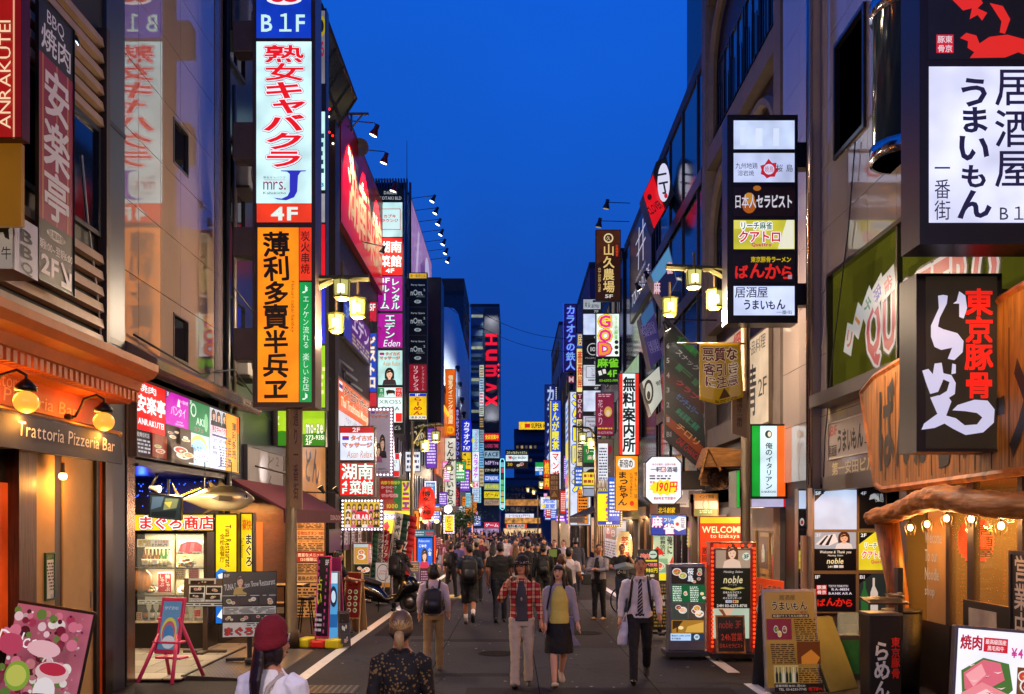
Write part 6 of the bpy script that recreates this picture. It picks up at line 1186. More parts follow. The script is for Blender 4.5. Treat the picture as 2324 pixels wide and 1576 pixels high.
side('pale lit drinks poster with black brush writing and 2F beside the lamp post',5.6,20.1,22.3,4.35,6.5,bg='#d8c0a0',s=.75,d=.06,fc='#6a5a50',items=[t('一品料理',.1,.05,.85,.2,'#1c1410',jit=.2),t('清',.1,.3,.5,.85,'#1c1410',jit=.2,b=.02),t('2F',.58,.5,.9,.68,'#1c1410')])
side('narrow pale lit board with red characters high on the concrete building',5.58,22.4,25.4,6.3,6.95,bg='#d8b890',s=.7,d=.06,fc='#4a4040',items=[t('サワー',.3,.2,.65,.9,'#1c1410'),t('網',.7,.1,.95,.9,'#c02818',b=.03)])
front('green, white and orange Italian restaurant sign lit on the right',1703,963,1785,1131,19.2,d=.3,fr=3,fc='#181414',cells=[(1706,967,1725,1127,'#109a30',1.0,[]),(1725.3,967,1763,1127,'#c8e4f0',1.1,[e(1744,986,8,9,'#2a3a30'),e(1746,986,4,6,'#e0d0c0'),t('俺のイタリアン',1737,1005,1753,1110,'#181414',v=True,b=.015,jit=.2),t('KABUKICHO',1728,1114,1761,1119,'#5a2818',b=.02)]),(1763.3,967,1782,1127,'#f4641c',1.0,[])])
front('white and red box sign under the Italian restaurant sign',1704,1132,1792,1152,19.4,d=.4,fr=1,fc='#3a2a2a',cells=[(1705,1133,1778,1151,'#c8c0e4',.9,[]),(1778.3,1133,1791,1151,'#e81c28',.9,[])])
front('slim green lit sign end beside the lamp post on the right',1671,1068,1679,1152,17.5,d=.6,fr=.6,fc='#204028',bg='#10b838',s=.9)
front('red izakaya welcome sign with cream lettering behind the salon stand',1587,1172,1682,1290,21.0,d=.2,fr=2,fc='#3a1410',cells=[(1589,1174,1680,1188,'#f4b028',1.0,[]),(1589,1188.3,1680,1288,'#e83c18',1.0,[t('WELCOME',1593,1195,1686,1210,'#f8e8b0',b=.02),t('to Izakaya',1612,1212,1678,1224,'#f8e8b0',b=.01),t('一軒め酒場',1624,1228,1664,1236,'#301410',b=.02),t('激旨',1592,1242,1606,1275,'#301410',v=True,b=.02)])])
front('Indian dance board in orange, white and green with an oval portrait frame',1575,1120,1630,1172,23.0,d=.05,fr=1,fc='#5a4a3a',cells=[(1576,1121,1629,1137,'#b0762c',.3,[t('インド舞踊',1587,1123,1620,1132,'#201410',b=.02)]),(1576,1137.2,1629,1155,'#d8d4cc',.3,[e(1602,1146,8,12,'#a89878'),e(1602,1146,6,9,'#e0dcd0')]),(1576,1155.2,1629,1171,'#3a6a24',.3,[lines(1588,1158,1618,1166,2,'#d0d8c0')])])
o=thing('cedar_ball','dark brown round cedar ball hanging under a little timber roof','cedar ball',tuple(P(1632,1086,20.5)));rnd=random.Random(5);m_=MB().ball((0,0,0),.235,n=18)
for i in range(700):
    a,z=rnd.uniform(0,6.28),rnd.uniform(-1,1);k=math.sqrt(1-z*z);d=Vector((k*math.cos(a),k*math.sin(a),z));u=d.orthogonal().normalized()*.02;m_.poly([d*.23+u,d*.23-u,d*rnd.uniform(.25,.285)])
m_.obj('needles',M('#3a2214',.9,0,.4,12),o);MB().tube([(0,0,.2),(0,0,.5)],.01,5).obj('cord',M('#1a1410',.6),o)
o=thing('timber_roof','small timber gable roof sheltering the cedar ball','roof',tuple(P(1632,1050,20.4)));wdk=wood('#8a5a24',.6,(1,12,8))
MB().prism([(-.5,-.12),(-.32,.32),(.42,.26),(.6,-.1)],-.35,.25).obj('shingle_slope',wdk,o);MB().tube([(-.5,-.36,-.4),(-.32,-.38,.28),(-.05,-.38,-.2)],.03,6).obj('gable_board',wdk,o);MB().box(-.35,.55,.2,.3,-.5,-.12).obj('back_beam',wdk,o)
front('blank black box sign between the price sign and the cedar ball',1544,1069,1600,1112,23.5,d=.3,fr=1.5,fc='#0e0a0a',bg='#161010',s=0)
oc=[(1480,1038),(1532,1038),(1545,1052),(1545,1128),(1530,1143),(1481,1143),(1466,1128),(1466,1052)]
def polysign(lb,pts,Y,bg,items,s=1.0,d=.3,fc='#1a1818',grow=2.0,name='shop_sign',tilt=0):
    q=Y/F;xc=sum(a for a,b in pts)/len(pts);yc=sum(b for a,b in pts)/len(pts);o=thing(name,lb,'sign',tuple(P(xc,yc,Y)),R(tilt));mp_=lambda x,y:((x-xc)*q,(yc-y)*q)
    big=[mp_(xc+(x-xc)*(1+grow/40),yc+(y-yc)*(1+grow/55)) for x,y in pts]
    MB().prism(big,0,d).obj('frame',M(fc,.35,.3),o);ph=MB().prism([mp_(*v) for v in pts],-.012,-.001).obj('panel',E(bg,s,.15,sample=True) if s else M(bg,.3),o)
    a=Art(s);a.y=-.014;draw(a,items,mp_)
    if a.mb.v:a.mb.obj('lettering',None,ph)
    return o
polysign('eight-sided white sign with a yellow starburst and red price',oc,23.0,'#dce4f8',[t('毎日が激安・品質が自慢',1480,1052,1533,1057,'#a03040',b=.02),t('一軒め酒場',1477,1060,1537,1072,'#181414',b=.03),r(1500,1060,1511,1072,'#c02028'),t('め',1501,1061,1510,1071,'#f0f0f0',b=.02),lines(1474,1078,1525,1090,2,'#303040'),p([(1474+32+(36 if i%2 else 29)*math.cos(i*.2618),1107+(19 if i%2 else 14)*math.sin(i*.2618)) for i in range(24)],'#f8d018'),t('激安',1474,1092,1486,1098,'#c02028',b=.02),t('190円',1489,1094,1537,1117,'#e01c20',b=.04,sh=.15),t('朝8時まで営業中',1483,1128,1533,1135,'#a03040',b=.03)])
front('blue mahjong sign with pink outlined characters and tiles',1476,1168,1558,1215,24.0,d=.15,fr=1.5,fc='#181830',bg='#1c3ca8',s=1.0,items=[r(1477,1170,1557,1188,'#3878d0'),t('麻',1480,1173,1503,1197,'#f4f0f8',b=.04,oc='#d02898',ow=.05,oc2='#101030',ow2=.08),t('フリー',1507,1176,1531,1185,'#e8e8c0',b=.03),t('雀',1506,1189,1529,1212,'#f4f0f8',b=.04,oc='#d02898',ow=.05,oc2='#101030',ow2=.08),p([(1528,1180),(1540,1172),(1556,1174),(1556,1200),(1540,1206),(1530,1200)],'#dcdce4'),e(1537,1190,4,4,'#c03030'),t('伍萬',1544,1176,1554,1200,'#203a80',v=True)])
lt_=P(1490,1250,22.8)
front('white and green banner with red fish and black characters below the mahjong sign',1483,1216,1528,1318,24.2,d=.04,fr=.5,fc='#c8d8c8',bg='#bcd8b8',s=.7,items=[t('歌舞伎町で',1498,1218,1510,1262,'#181818',v=True,b=.03),t('俺に',1514,1218,1526,1258,'#181818',v=True,b=.04),p([(1484,1250),(1492,1240),(1504,1252),(1508,1258),(1496,1260),(1490,1264)],'#d82818'),p([(1516,1285),(1527,1262),(1527,1300)],'#d82818'),food(1484,1268,1515,1300,61,'#80b088'),r(1484,1302,1527,1317,'#f0e018')])
legs_stand('black barbecue price board with red and yellow writing on the right',1449,1247,1496,1318,1375,22.0,[(1451,1249,1494,1316,'#161212',.7,[t('焼肉',1454,1257,1475,1268,'#e83c28',b=.04,oc='#f0e0d0',ow=.03),e(1483,1259,9,9,'#b8d8c8'),t('一',1477,1255,1489,1262,'#202020',b=.03),r(1453,1271,1492,1275,'#d8d020'),t('食べ放題',1458,1278,1492,1286,'#f08080',b=.03),t('980円',1466,1290,1492,1300,'#f0e018',b=.04),food(1452,1303,1493,1315,62)])],0,post='#1a1614')
legs_stand('tall dark menu stand with small white price rows behind the man in the tie',1478,1318,1518,1430,1440,17.6,[(1480,1320,1516,1428,'#181214',.3,[lines(1483,1325,1514,1425,13,'#a88838'),lines(1483,1350,1514,1380,2,'#d8d0c8')])],0,post='#141010')
paper_lantern('cream paper lantern with red characters on the right',1417,1245,27,19,34,'#e0b878','鉄なべ餃子','#b01c18',14,.8)
front('price sign row and yellow characters under the eight-sided sign',1492,1143,1543,1166,24.6,d=.1,fr=.8,fc='#2a1c10',bg='#1c1410',s=.8,items=[t('北斗創家',1494,1152,1532,1165,'#e8c020',b=.04,sh=.1)])
front('grey poster case with drink photos and a phone number behind the price sign',1505,1098,1563,1151,25.0,d=.1,fr=1.5,fc='#8a8a90',bg='#b8a8a8',s=.5,items=[food(1520,1105,1560,1140,63,'#a89898'),t('TEL:050-5784-6494',1510,1143,1556,1147,'#202028',b=.02)])
# diagonal floor directory and warning banner
fd=polysign('glazed floor directory with slanting stripes numbered B1 to 7 on the right',[(1508,716),(1584,800),(1606,1078),(1508,992)],24.5,'#1c2026',[],0,.12,'#6a666a',1.2)
a=Art(.22);a.y=-.016;q=24.5/F;mp_=lambda x,y:((x-1551.5)*q,(896.5-y)*q)
for i,(lb,c,tx,txc) in enumerate((('7','#1c2a24','健','#2a7a3a'),('6','#20282c','スナック','#8a8a90'),('5','#1a2420','F1','#2a6a48'),('4','#40141c','クラブ','#b02848'),('3','#262c30','センチュリー','#5a78c8'),('2','#1e2c2c','麻雀道場二番館','#2a9a7a'),('1','#a03c10','チロリ','#e0a060'),('B1','#3a3436','ONE CHANCE','#c02828'))):
    y0=738+i*33.5;draw(a,[p([(1510,y0),(1597,y0+78),(1597,y0+102),(1510,y0+24)],c),t(lb,1512,y0+8,1519+4*(len(lb)>1),y0+20,'#a0a0a4',b=.03),t(tx,1528,y0+40,1592,y0+54,txc,b=.02,rot=-.73)],mp_)
a.mb.obj('lettering',None,fd)
bn=thing('warning_banner','yellow cloth banner warning about touts, hanging from a rail on the lamp post','banner',tuple(P(1632,780,17.4)));q=17.4/F
MB().tube([(-95*q,0,.0),(60*q,0,0)],.02,8).obj('rail',M('#8a7a58',.3,.7),bn,True);m_=MB();rows=[]
cl=lambda u,v:(((u-.5)*(92+6*v))*q+.03*v,-.04+.035*math.sin(u*9+v*2)*v-.05*v*(u>.6)*(u-.6),-(v*(128+30*(0.4-abs(u-.42))))*q)
m_=MB();N=14
for i in range(N):
    for j in range(N):
        m_.poly([cl(i/N,(j+1)/N),cl((i+1)/N,(j+1)/N),cl((i+1)/N,j/N),cl(i/N,j/N)])
ch=m_.obj('cloth',E('#d09a10',.2,.4),bn,True);bpy.context.view_layer.update()  # cloth given a faint glow of its own to lift its colour
bmn=bmesh.new();bmn.from_mesh(ch.data);bmesh.ops.remove_doubles(bmn,verts=bmn.verts,dist=.0005);bmn.to_mesh(ch.data);bmn.free();sl=ch.modifiers.new('thickness','SOLIDIFY');sl.thickness=.006
def on_cloth(items):
    a=Art(.28);a.y=0;draw(a,items,lambda u,v:(u,1-v))
    o=a.mb.obj('lettering',None,ch)
    for v in o.data.vertices:c_=cl(v.co.x,1-v.co.z);v.co=(c_[0],c_[1]-.012+v.co.y*.6,c_[2])
on_cloth([t('悪質な',.08,.08,.92,.3,'#6a100c',b=.04,oc='#f4dcb4',ow=.05),t('客引き',.1,.34,.92,.54,'#6a100c',b=.04,oc='#f4dcb4',ow=.05),t('に注意',.14,.56,.9,.74,'#6a100c',b=.04,oc='#f4dcb4',ow=.05),p([(.58,.75),(.44,.92),(.72,.92)],'#4a2808'),p([(.58,.785),(.48,.9),(.68,.9)],'#d09a10'),t('!',.565,.82,.595,.89,'#4a2808',b=.03),lines(.35,.94,.85,.99,2,'#3a2008')])
hp=P(1560,800,15.9)
# tilted wall signs: diamond sign, blue pictures
polysign('tilted red bar sign with black lettering, lower half of the leaning double sign',[(1460,443),(1483,394),(1509,475),(1484,520)],33,'#d8141c',[t('CLOVER',1468,462,1503,482,'#30080c',rot=.62,b=.02),e(1474,448,5,7,'#30080c')],.95,.9)
polysign('tilted white oval restaurant sign, upper half of the leaning double sign',[(1484,391),(1490,369),(1512,358),(1530,440),(1512,474)],32.8,'#101016',[e(1506,415,14,44,'#d8d8f0'),t('一丁',1495,395,1516,440,'#181820',v=True,b=.06,rot=.2),e(1511,445,4,6,'#c02030')],.95,.9)
polysign('tilted blue picture sign with a cartoon-free mahjong advert, above the lantern arm',[(1476,624),(1518,560),(1536,640),(1509,690)],28.5,'#2c64a8',[p([(1478,624),(1517,562),(1526,600),(1486,650)],'#5a98c8'),p([(1486,650),(1526,600),(1535,640),(1508,688)],'#1c2048'),t('麻',1484,640,1498,668,'#f0d8e0',b=.05,oc='#d02048',ow=.05),t('雀',1512,596,1526,622,'#f0d8e0',b=.05,oc='#d02048',ow=.05)],.7,.8,'#8a8e98') if 0 else polysign('tilted blue picture sign with red edged mahjong characters above the lantern arm',[(1476,624),(1518,560),(1536,640),(1509,690)],28.5,'#2c64a8',[p([(1478,624),(1517,562),(1526,600),(1486,650)],'#5a98c8'),p([(1486,650),(1526,600),(1535,640),(1508,688)],'#1c2048'),t('麻',1484,640,1498,668,'#f0d8e0',b=.05,oc='#d02048',ow=.05),t('雀',1512,596,1526,622,'#f0d8e0',b=.05,oc='#d02048',ow=.05)],.7,.8,'#8a8e98')
polysign('tilted purple and blue wall sign with outlined capitals below the lantern arm',[(1453,721),(1481,681),(1502,808),(1477,836)],27.5,'#38306a',[p([(1454,720),(1480,683),(1485,712),(1459,745)],'#3a6aa0'),t('GREAT\nBLUE',1461,735,1494,800,'#2c2450',b=.05,oc='#8a80b8',ow=.05,rot=.35)],.6,.7,'#6a6874')
polysign('slanted cream grill sign with a round black emblem above the price sign',[(1457,868),(1496,832),(1503,905),(1478,942)],26.5,'#c8ccc0',[e(1472,890,11,28,'#1c1c1c'),e(1472,890,7,20,'#c8ccc0'),e(1472,898,4,10,'#1c1c1c'),t('焼肉',1486,855,1499,885,'#1c1c1c',rot=.5,b=.02)],.7,.5)
for i,(px,py,Y,lb) in enumerate(((1514,745,24.2,'glowing round spotlight above the slanting floor directory'),(1471,630,35,'upper small spotlight on a long arm aimed at the dark wall sign'),(1450,655,38,'lower small spotlight on a long arm aimed at the dark wall sign'),(1376,470,44.5,'upper floodlight on a long arm over the brown farm sign'),(1359,512,44.8,'lower floodlight on a long arm over the brown farm sign'))):
    v_=P(px,py,Y);bx_=5.7 if i != 0 else 5.4;spot(lb,v_,v_+Vector((.6 if i<3 else -.2,.2,-1)),(40,90,90,0,0)[i],'#ffe8c8',[(bx_,Y+.2,v_.z+.25),(v_.x,Y,v_.z+.22)],(.09,.12,.12,.16,.16)[i],lit=i<3,head='#2a2a30',glow=5)
bB=block('dark glass building with sloping teal panels behind the leaning double sign','building',5.75,14,27.6,36.4,16.2,M('#16323e',.12,.3,.3,.6,0,1.7),roof=True)
m_=MB()
for y in (28.5,31,33.5,36):m_.box(5.70-bB.location.x,5.749-bB.location.x,y-bB.location.y,y+.08-bB.location.y,3.4-bB.location.z,16-bB.location.z)
for z in (6,9.2,12.4):m_.box(5.66-bB.location.x,5.699-bB.location.x,27.7-bB.location.y,36.3-bB.location.y,z-bB.location.z,z+.4-bB.location.z)
m_.obj('mullions',M('#3a3638',.4,.5),bB)
kidbox(bB,'lower_shopfront',E('#a88858',.3,.6),5.69,5.749,27.8,36,0.1,2.7)
tp=block('tall dark ribbed tower rising above the glass building at the right','tower',5.9,14,27.3,31.2,40,brick('#12182a','#0a0c16',.3,3,.22,'yz',.05),z0=16.4,roof=False)
bC=block('dark building with a black wall sign, left of the leaning double sign','building',5.7,14,36.6,46.5,16.0,M('#181620',.15,.2,.3,1,0,1.8))
side('black wall sign with thin white roof logo lettering on the right',5.62,37.2,44,11.6,15.6,bg='#100e20',s=.8,d=.1,items=[t('TOKYO ROOF',.1,.7,.9,.85,'#d0d0e4'),p([(.45,.1),(.48,.1),(.44,.55),(.41,.55)],'#c8c8dc'),p([(.62,.1),(.65,.1),(.66,.55),(.63,.55)],'#c8c8dc'),p([(.3,.2),(.8,.2),(.8,.22),(.3,.22)],'#c8c8dc'),p([(.35,.35),(.75,.35),(.75,.37),(.35,.37)],'#c8c8dc'),t('DESIGNED DINING',.3,.6,.75,.64,'#a0a0b8')])
side('pale green lit wall box reflecting the mahjong stack beside it',5.55,40.3,46.2,5.9,9.6,bg='#a8c0a0',s=.6,d=.12,items=[t('麻雀',.15,.3,.85,.7,'#5a8a4a')])  # reflection in the wall painted as a lit panel
kidbox(bC,'lower_shopfront',E('#d89850',.35,.6),5.64,5.699,36.8,46,0,2.6)
front('tall white guide-office sign edged in red with heavy black characters',1404,847,1451,1034,38.6,d=.3,fr=1.5,fc='#4a2a24',cells=[(1405.5,848.5,1413,1032,'#e8301c',1.05,[]),(1413.2,848.5,1441.5,1032,'#dcecec',1.15,[t('無料案内所',1414,856,1441,1026,'#141010',v=True,b=.05)]),(1441.8,848.5,1449.5,1032,'#e8301c',1.05,[])])
front('orange vertical restaurant sign with black brush writing under the guide-office sign',1396,1034,1449,1160,38.0,d=.25,fr=1.5,fc='#5a3414',bg='#f8981c',s=1.05,items=[p([(1402,1056),(1404,1044),(1412,1040),(1432,1040),(1440,1046),(1440,1060),(1430,1066),(1410,1066)],'#f0ece8'),t('新宿の',1406,1043,1436,1062,'#181010',b=.03),t('まっちゃん',1402,1071,1425,1148,'#181010',v=True,b=.03,jit=.2),t('九州のうまかもん',1429,1074,1436,1130,'#181010',v=True,b=.01),t('博多もつ鍋',1439,1071,1446,1132,'#181010',v=True),e(1434,1143,5,6,'#e03818')])
front('white stack with pink and yellow capitals over a black mahjong panel',1352,711,1407,872,46.0,d=.3,fr=1.5,fc='#24241e',cells=[(1354,713,1405,809,'#e4f0e4',1.15,[t('G',1359,716,1386,744,'#d82888',b=.05,oc='#f0d020',ow=.05,oc2='#402030',ow2=.07),t('O',1359,748,1388,777,'#d82888',b=.05,oc='#f0d020',ow=.05,oc2='#402030',ow2=.07),t('D',1359,779,1387,806,'#e09020',b=.05,oc='#d82888',ow=.05,oc2='#402030',ow2=.07),t('リーチ麻雀',1394,717,1402,771,'#58b018',v=True,b=.03),e(1399,777,4.5,4.5,'#202020'),e(1399,789,4.5,4.5,'#202020'),e(1399,801,4.5,4.5,'#202020')]),
    (1354,810,1405,870,'#0e140c',.9,[t('麻雀',1356,814,1403,834,'#78d028',b=.05),t('4F',1378,840,1400,856,'#78d028',b=.05),p([(1357,843),(1364,841),(1367,851),(1360,853)],'#e8e8e0'),p([(1367,839),(1374,838),(1376,848),(1369,849)],'#e8e0e0'),t('03-6302-1919',1360,861,1402,867,'#78b828',b=.02)])])
front('tall brown farm restaurant sign with gold characters, top of the right row',1352,522,1409,683,45.6,d=.3,fr=1.5,fc='#241c18',bg='#4a2408',s=.85,items=[p([(1354,600),(1407,570),(1407,681),(1354,681)],'#301604'),e(1381,541,11,11,'#e8d8a0'),e(1381,541,8,8,'#4a2408'),t('久',1376,536,1386,547,'#e8d8a0'),t('山久農場',1369,555,1394,664,'#e8c878',v=True,b=.025),t('全席個室',1397,556,1403,582,'#e84018',v=True,b=.03),t('03-5515-0916',1333,633,1388,639,'#d8b870',rot=-math.pi/2),t('5F',1373,669,1391,677,'#e0d8c8',b=.02)])
front('plum coloured relaxation poster with pale characters under the mahjong stack',1352,891,1393,989,46.2,d=.2,fr=1.2,fc='#3a2a28',bg='#84183c',s=.8,items=[lines(1358,894,1388,902,2,'#d8a8b8'),t('花より',1357,908,1368,965,'#e8b8c8',v=True,jit=.2),e(1380,935,9,12,'#d8a848'),e(1380,938,5,7,'#e8c8a8'),lines(1356,970,1390,976,1,'#e8c040'),t('03-6273-8706',1356,980,1390,985,'#d8a8b8')])
front('grey brown poster with a crimson heart and 2F on the right',1352,996,1393,1124,46.0,d=.2,fr=1.2,fc='#3a2a28',bg='#7a6058',s=.5,items=[e(1366,1020,9,9,'#b01c40'),e(1381,1020,9,9,'#b01c40'),p([(1358,1024),(1389,1024),(1374,1044)],'#b01c40'),lines(1357,1058,1385,1074,3,'#c89898'),t('2F',1367,1090,1389,1106,'#8a1c28',b=.05)])
cr_=front('yellow bar sign framed in bulbs with blue and pink vertical characters',1352,1110,1412,1196,42.0,d=.25,fr=4,fc='#5a4a18',bg='#f0e020',s=1.05,items=[r(1356.5,1115,1407.5,1121,'#2848b0'),t('クラウン',1375,1122,1393,1180,'#3050d0',v=True,b=.05,oc='#e02858',ow=.04),r(1356.5,1183,1407.5,1191.5,'#2838a0'),t('B1',1376,1185,1388,1190,'#f0f0f0',b=.03)]);q=42/F;bulbs(cr_,-28*q,28*q,2*q,84*q,12,17,.03,'#ffd860',1.2)
for i,px in enumerate((1362,1371,1380)):
    v_=P(px,1103,41.5);spot(('left','middle','right')[i]+' one of three white floodlight heads above the yellow bar sign',v_,v_+Vector((.1,.5,-1)),0,'#fff4e8',[(v_.x,42,v_.z+.2)],.13,glow=2.5,head='#e8e4dc',group='floodlights above the yellow bar sign')
def fl(y,lb,bg,it,s=1.0):return [(1324,y,1363,y+9,'#282828',.4,[t(lb,1348,y+1.5,1358,y+7.5,'#f0f0f0',b=.03)]),(1324,y+10,1363,y+57,bg,s,it)]
front('long white floor-by-floor sign column with small black labels from 7F to B1',1322,678,1365,1128,52.5,d=.3,fr=1,fc='#4a4a50',cells=[(1324,680,1363,702,'#a8b0b8',.9,[t('Rikamu',1327,688,1360,699,'#202028',sh=.2),e(1348,684,3,3,'#202028')])]+fl(703,'7F','#c8d4f0',[])+fl(761,'6F','#141414',[e(1346,793,14,14,'#d8d8d8'),e(1346,793,12,12,'#141414'),t('10',1340,788,1352,798,'#d8d8d8',b=.02),t('グルニエキッチン',1328,811,1360,815,'#d8d8d8')],.7)+fl(819,'5F','#c8ccd8',[r(1330,832,1362,858,'#282828'),r(1331,833,1361,857,'#c8ccd8'),t('いこい家',1342,836,1352,855,'#202020',v=True),lines(1335,861,1356,866,1,'#303030')])+fl(877,'4F','#ccd4ec',[])+fl(935,'3F','#b8b8c4',[r(1328,948,1362,975,'#404048'),r(1329,949,1361,974,'#b8b8c4'),t('Hammock\nTable',1331,953,1360,969,'#303038',b=.02),lines(1332,978,1358,983,1,'#303038')])+fl(993,'2F','#187a34',[r(1324.5,1003.5,1362.5,1012,'#b8d890'),t('リーチ\n麻雀',1330,1020,1358,1044,'#f0d8c0',b=.03)],.9)+fl(1051,'1F','#c0c4c8',[e(1344,1082,17,18,'#181818'),t('The Olive',1330,1078,1360,1084,'#d8d8d8',b=.02)])+[(1324,1110,1363,1126,'#a8b0c8',.8,[])])
bD=block('grey building with signboards behind the long floor sign column on the right','building',5.6,14,46.7,58,15.8,M('#2c2a34',.3,.1,.3,.8));kidbox(bD,'lower_shopfront',E('#d0a870',.35,.6),5.54,5.599,47,57.6,-.2,2.5)
kidbox(bD,'penthouse',M('#0e1018',.5),5.6,12,52,58,15.95,17.6)
bE=block('purple building with the blue neon karaoke sign on the right','building',5.55,14,66,84,20.6,M('#4a3058',.6,0,.3,.8));windows(bE,5.55-bE.location.x,[(y-75,y+1.6-75,z,z+1.8) for z in (7,11,15) for y in (67,71,75,79)],sgn=-1);kidbox(bE,'lower_shopfront',E('#c08858',.4,.6),5.49,5.549,66.5,83.5,-.4,2.4)
kr=front('blue neon vertical karaoke sign on the purple building',1281,690,1309,845,79,d=.4,fr=1.5,fc='#241848',bg='#241a58',s=.7,items=[t('カラオケの鉄人',1285,695,1305,840,'#90c8ff',v=True,b=.02,oc='#3030f0',ow=.07)]);lamp('neon_spill','POINT',(1.2,-1.5,3),260,'#7050ff',.6,kr);MB().box(-17*79/F,-15.5*79/F,-.05,.1,0,5.9).obj('neon_tube',E('#3028e8',1.5,0),kr)
front('red letter M sign on the purple building',1289,852,1304,871,72,d=.1,fr=.8,fc='#402040',bg='#7a2848',s=.6,items=[t('M',1291,855,1302,868,'#f0c8c8',b=.05)])
front('cream and red stacked sign column between the karaoke neon and the floor column',1308,755,1324,1060,60,d=.3,fr=1,fc='#40343c',cells=[(1309,757,1323,790,'#2848a8',.9,[t('居',1311,760,1321,785,'#f0d040',b=.05)]),(1309,792,1323,890,'#f0d880',1.0,[t('薔薇屋',1311,798,1321,880,'#c83020',v=True,b=.05)]),(1309,892,1323,950,'#7a1838',.8,[t('TOKAI',1311,895,1321,948,'#e8c8c8',v=True,b=.03)]),(1309,952,1323,1058,'#e8d090',1.0,[t('楊国福',1311,956,1321,1050,'#201810',v=True,b=.04)])])
mb_=front('huge white comic cafe sign with yellow border, blue and yellow characters',1292,888,1342,1194,64.5,d=1.4,fr=2.5,fc='#d8d030',metal=0,bg='#d4dcf0',s=1.05,items=[t('漫画喫茶',1300,896,1336,1118,'#f8e818',v=True,b=.05,oc='#2858d0',ow=.07),p([(1306,1140),(1318,1126),(1332,1134),(1330,1156),(1314,1164)],'#f0d820') if 0 else r(1300,1128,1334,1160,'#d4dcf0'),t('マンボー',1300,1167,1335,1180,'#d8202c',b=.05,oc='#ffffff',ow=.05)])
side('side face of the huge comic cafe sign filled with pale menu pictures',4.18,64.7,72,3.2,11.4,d=.1,fr=.05,fc='#c8c040',name='shop_sign',bg='#b8ccec',s=.95,items=[lines(.1,.05,.9,.95,16,'#4868b8'),r(.2,.4,.8,.55,'#e8d860'),r(.15,.7,.7,.8,'#d87088')])
front('narrow tall comic cafe sign with rainbow border and yellow characters',1246,908,1274,1112,92,d=.4,fr=1.5,fc='#3848c0',metal=0,cells=[(1248,910,1272,1025,'#2850d0',1.0,[r(1248.5,910.5,1251,1024.5,'#e8d020'),t('まんが喫茶',1253,914,1269,1021,'#f8f020',v=True,b=.06)]),(1248,1025.5,1272,1110,'#e8ecf4',1.1,[t('マンボー',1253,1030,1269,1105,'#d8202c',v=True,b=.06,oc='#ffffff',ow=.05)])])
ka=front('dark blue karaoke sign column with pale characters and a bulb edge',1236,873,1263,1072,96,d=.4,fr=1,fc='#18205a',bg='#14205c',s=.8,items=[t('カラオケ館',1241,878,1258,1065,'#c8d8f4',v=True,b=.04,oc='#2848a0',ow=.06)]);q=96/F;bulbs(ka,-13*q,12.6*q,2,196*q,2,34,.05,'#f0f0ff',1.5,sides='r')
front('red barbecue sign with yellow characters low on the right',1233,1044,1249,1112,88,d=.2,fr=1,fc='#40180c',bg='#d83c14',s=.9,items=[t('焼肉',1236,1050,1246,1105,'#f8d020',v=True,b=.06)])
front('white private-room sign with blue outlined characters above the crowd',1226,1128,1264,1157,80,d=.3,fr=1,fc='#506080',bg='#d8dcf0',s=1.05,items=[t('完全\n個室',1232,1132,1260,1154,'#2868d8',b=.05),e(1234,1149,5,4,'#f0d020')])
front('small brown tout warning banner on the far right lamp post',1248,1076,1268,1135,65,d=.05,fr=.5,fc='#5a3010',bg='#7a3c18',s=.3,items=[t('悪質な\n客引き\nに注意',1250,1080,1266,1112,'#d8a870',b=.02),p([(1258,1115),(1251,1128),(1265,1128)],'#c88830')])
bF=block('pale grey rounded tower beyond the purple building on the right','building',5.3,16,104,124,24.6,M('#8a9498',.6,0,.3,.4));bG=block('dark block at the far right behind the karaoke columns','building',5.4,16,86,103,18.5,M('#2a2834',.5,0,.3,.6));kidbox(bG,'lower_shopfront',E('#d8b078',.4,.6),5.34,5.399,86.5,102.5,-.5,2.4);kidbox(bF,'lower_shopfront',E('#d8a070',.4,.6),5.24,5.299,104.5,123.5,-.6,2.4)
aw2=thing('awning','dark striped shop awning under the huge comic cafe sign','awning',(5.4,50,2.9));MB().prism([(0,.5),(-1.9,-.35),(-1.9,-.45),(0,.4)],-5,6).obj('canopy',M('#2a2426',.7,0,.4,3),aw2);MB().box(-1.92,-1.86,-5,6,-.75,-.46).obj('valance',M('#6a6460',.7,0,.5,8),aw2)
side('white lit menu wall under the striped awning on the right',5.2,42,52,.3,2.3,bg='#c8c4c4',s=.75,d=.1,items=[food(.05,.1,.35,.5,71,'#a04030'),food(.4,.1,.65,.5,72,'#705030'),lines(.05,.55,.65,.95,6,'#803030'),food(.7,.2,.95,.8,73,'#b0a8a0')])
side('amber lit food stall window beside the striped awning',5.3,52.2,62,.2,2.5,bg='#c88040',s=.6,d=.1,items=[r(.1,.1,.4,.5,'#e8b060'),r(.5,.1,.9,.45,'#d89848'),lines(.1,.6,.9,.9,3,'#5a2810')])
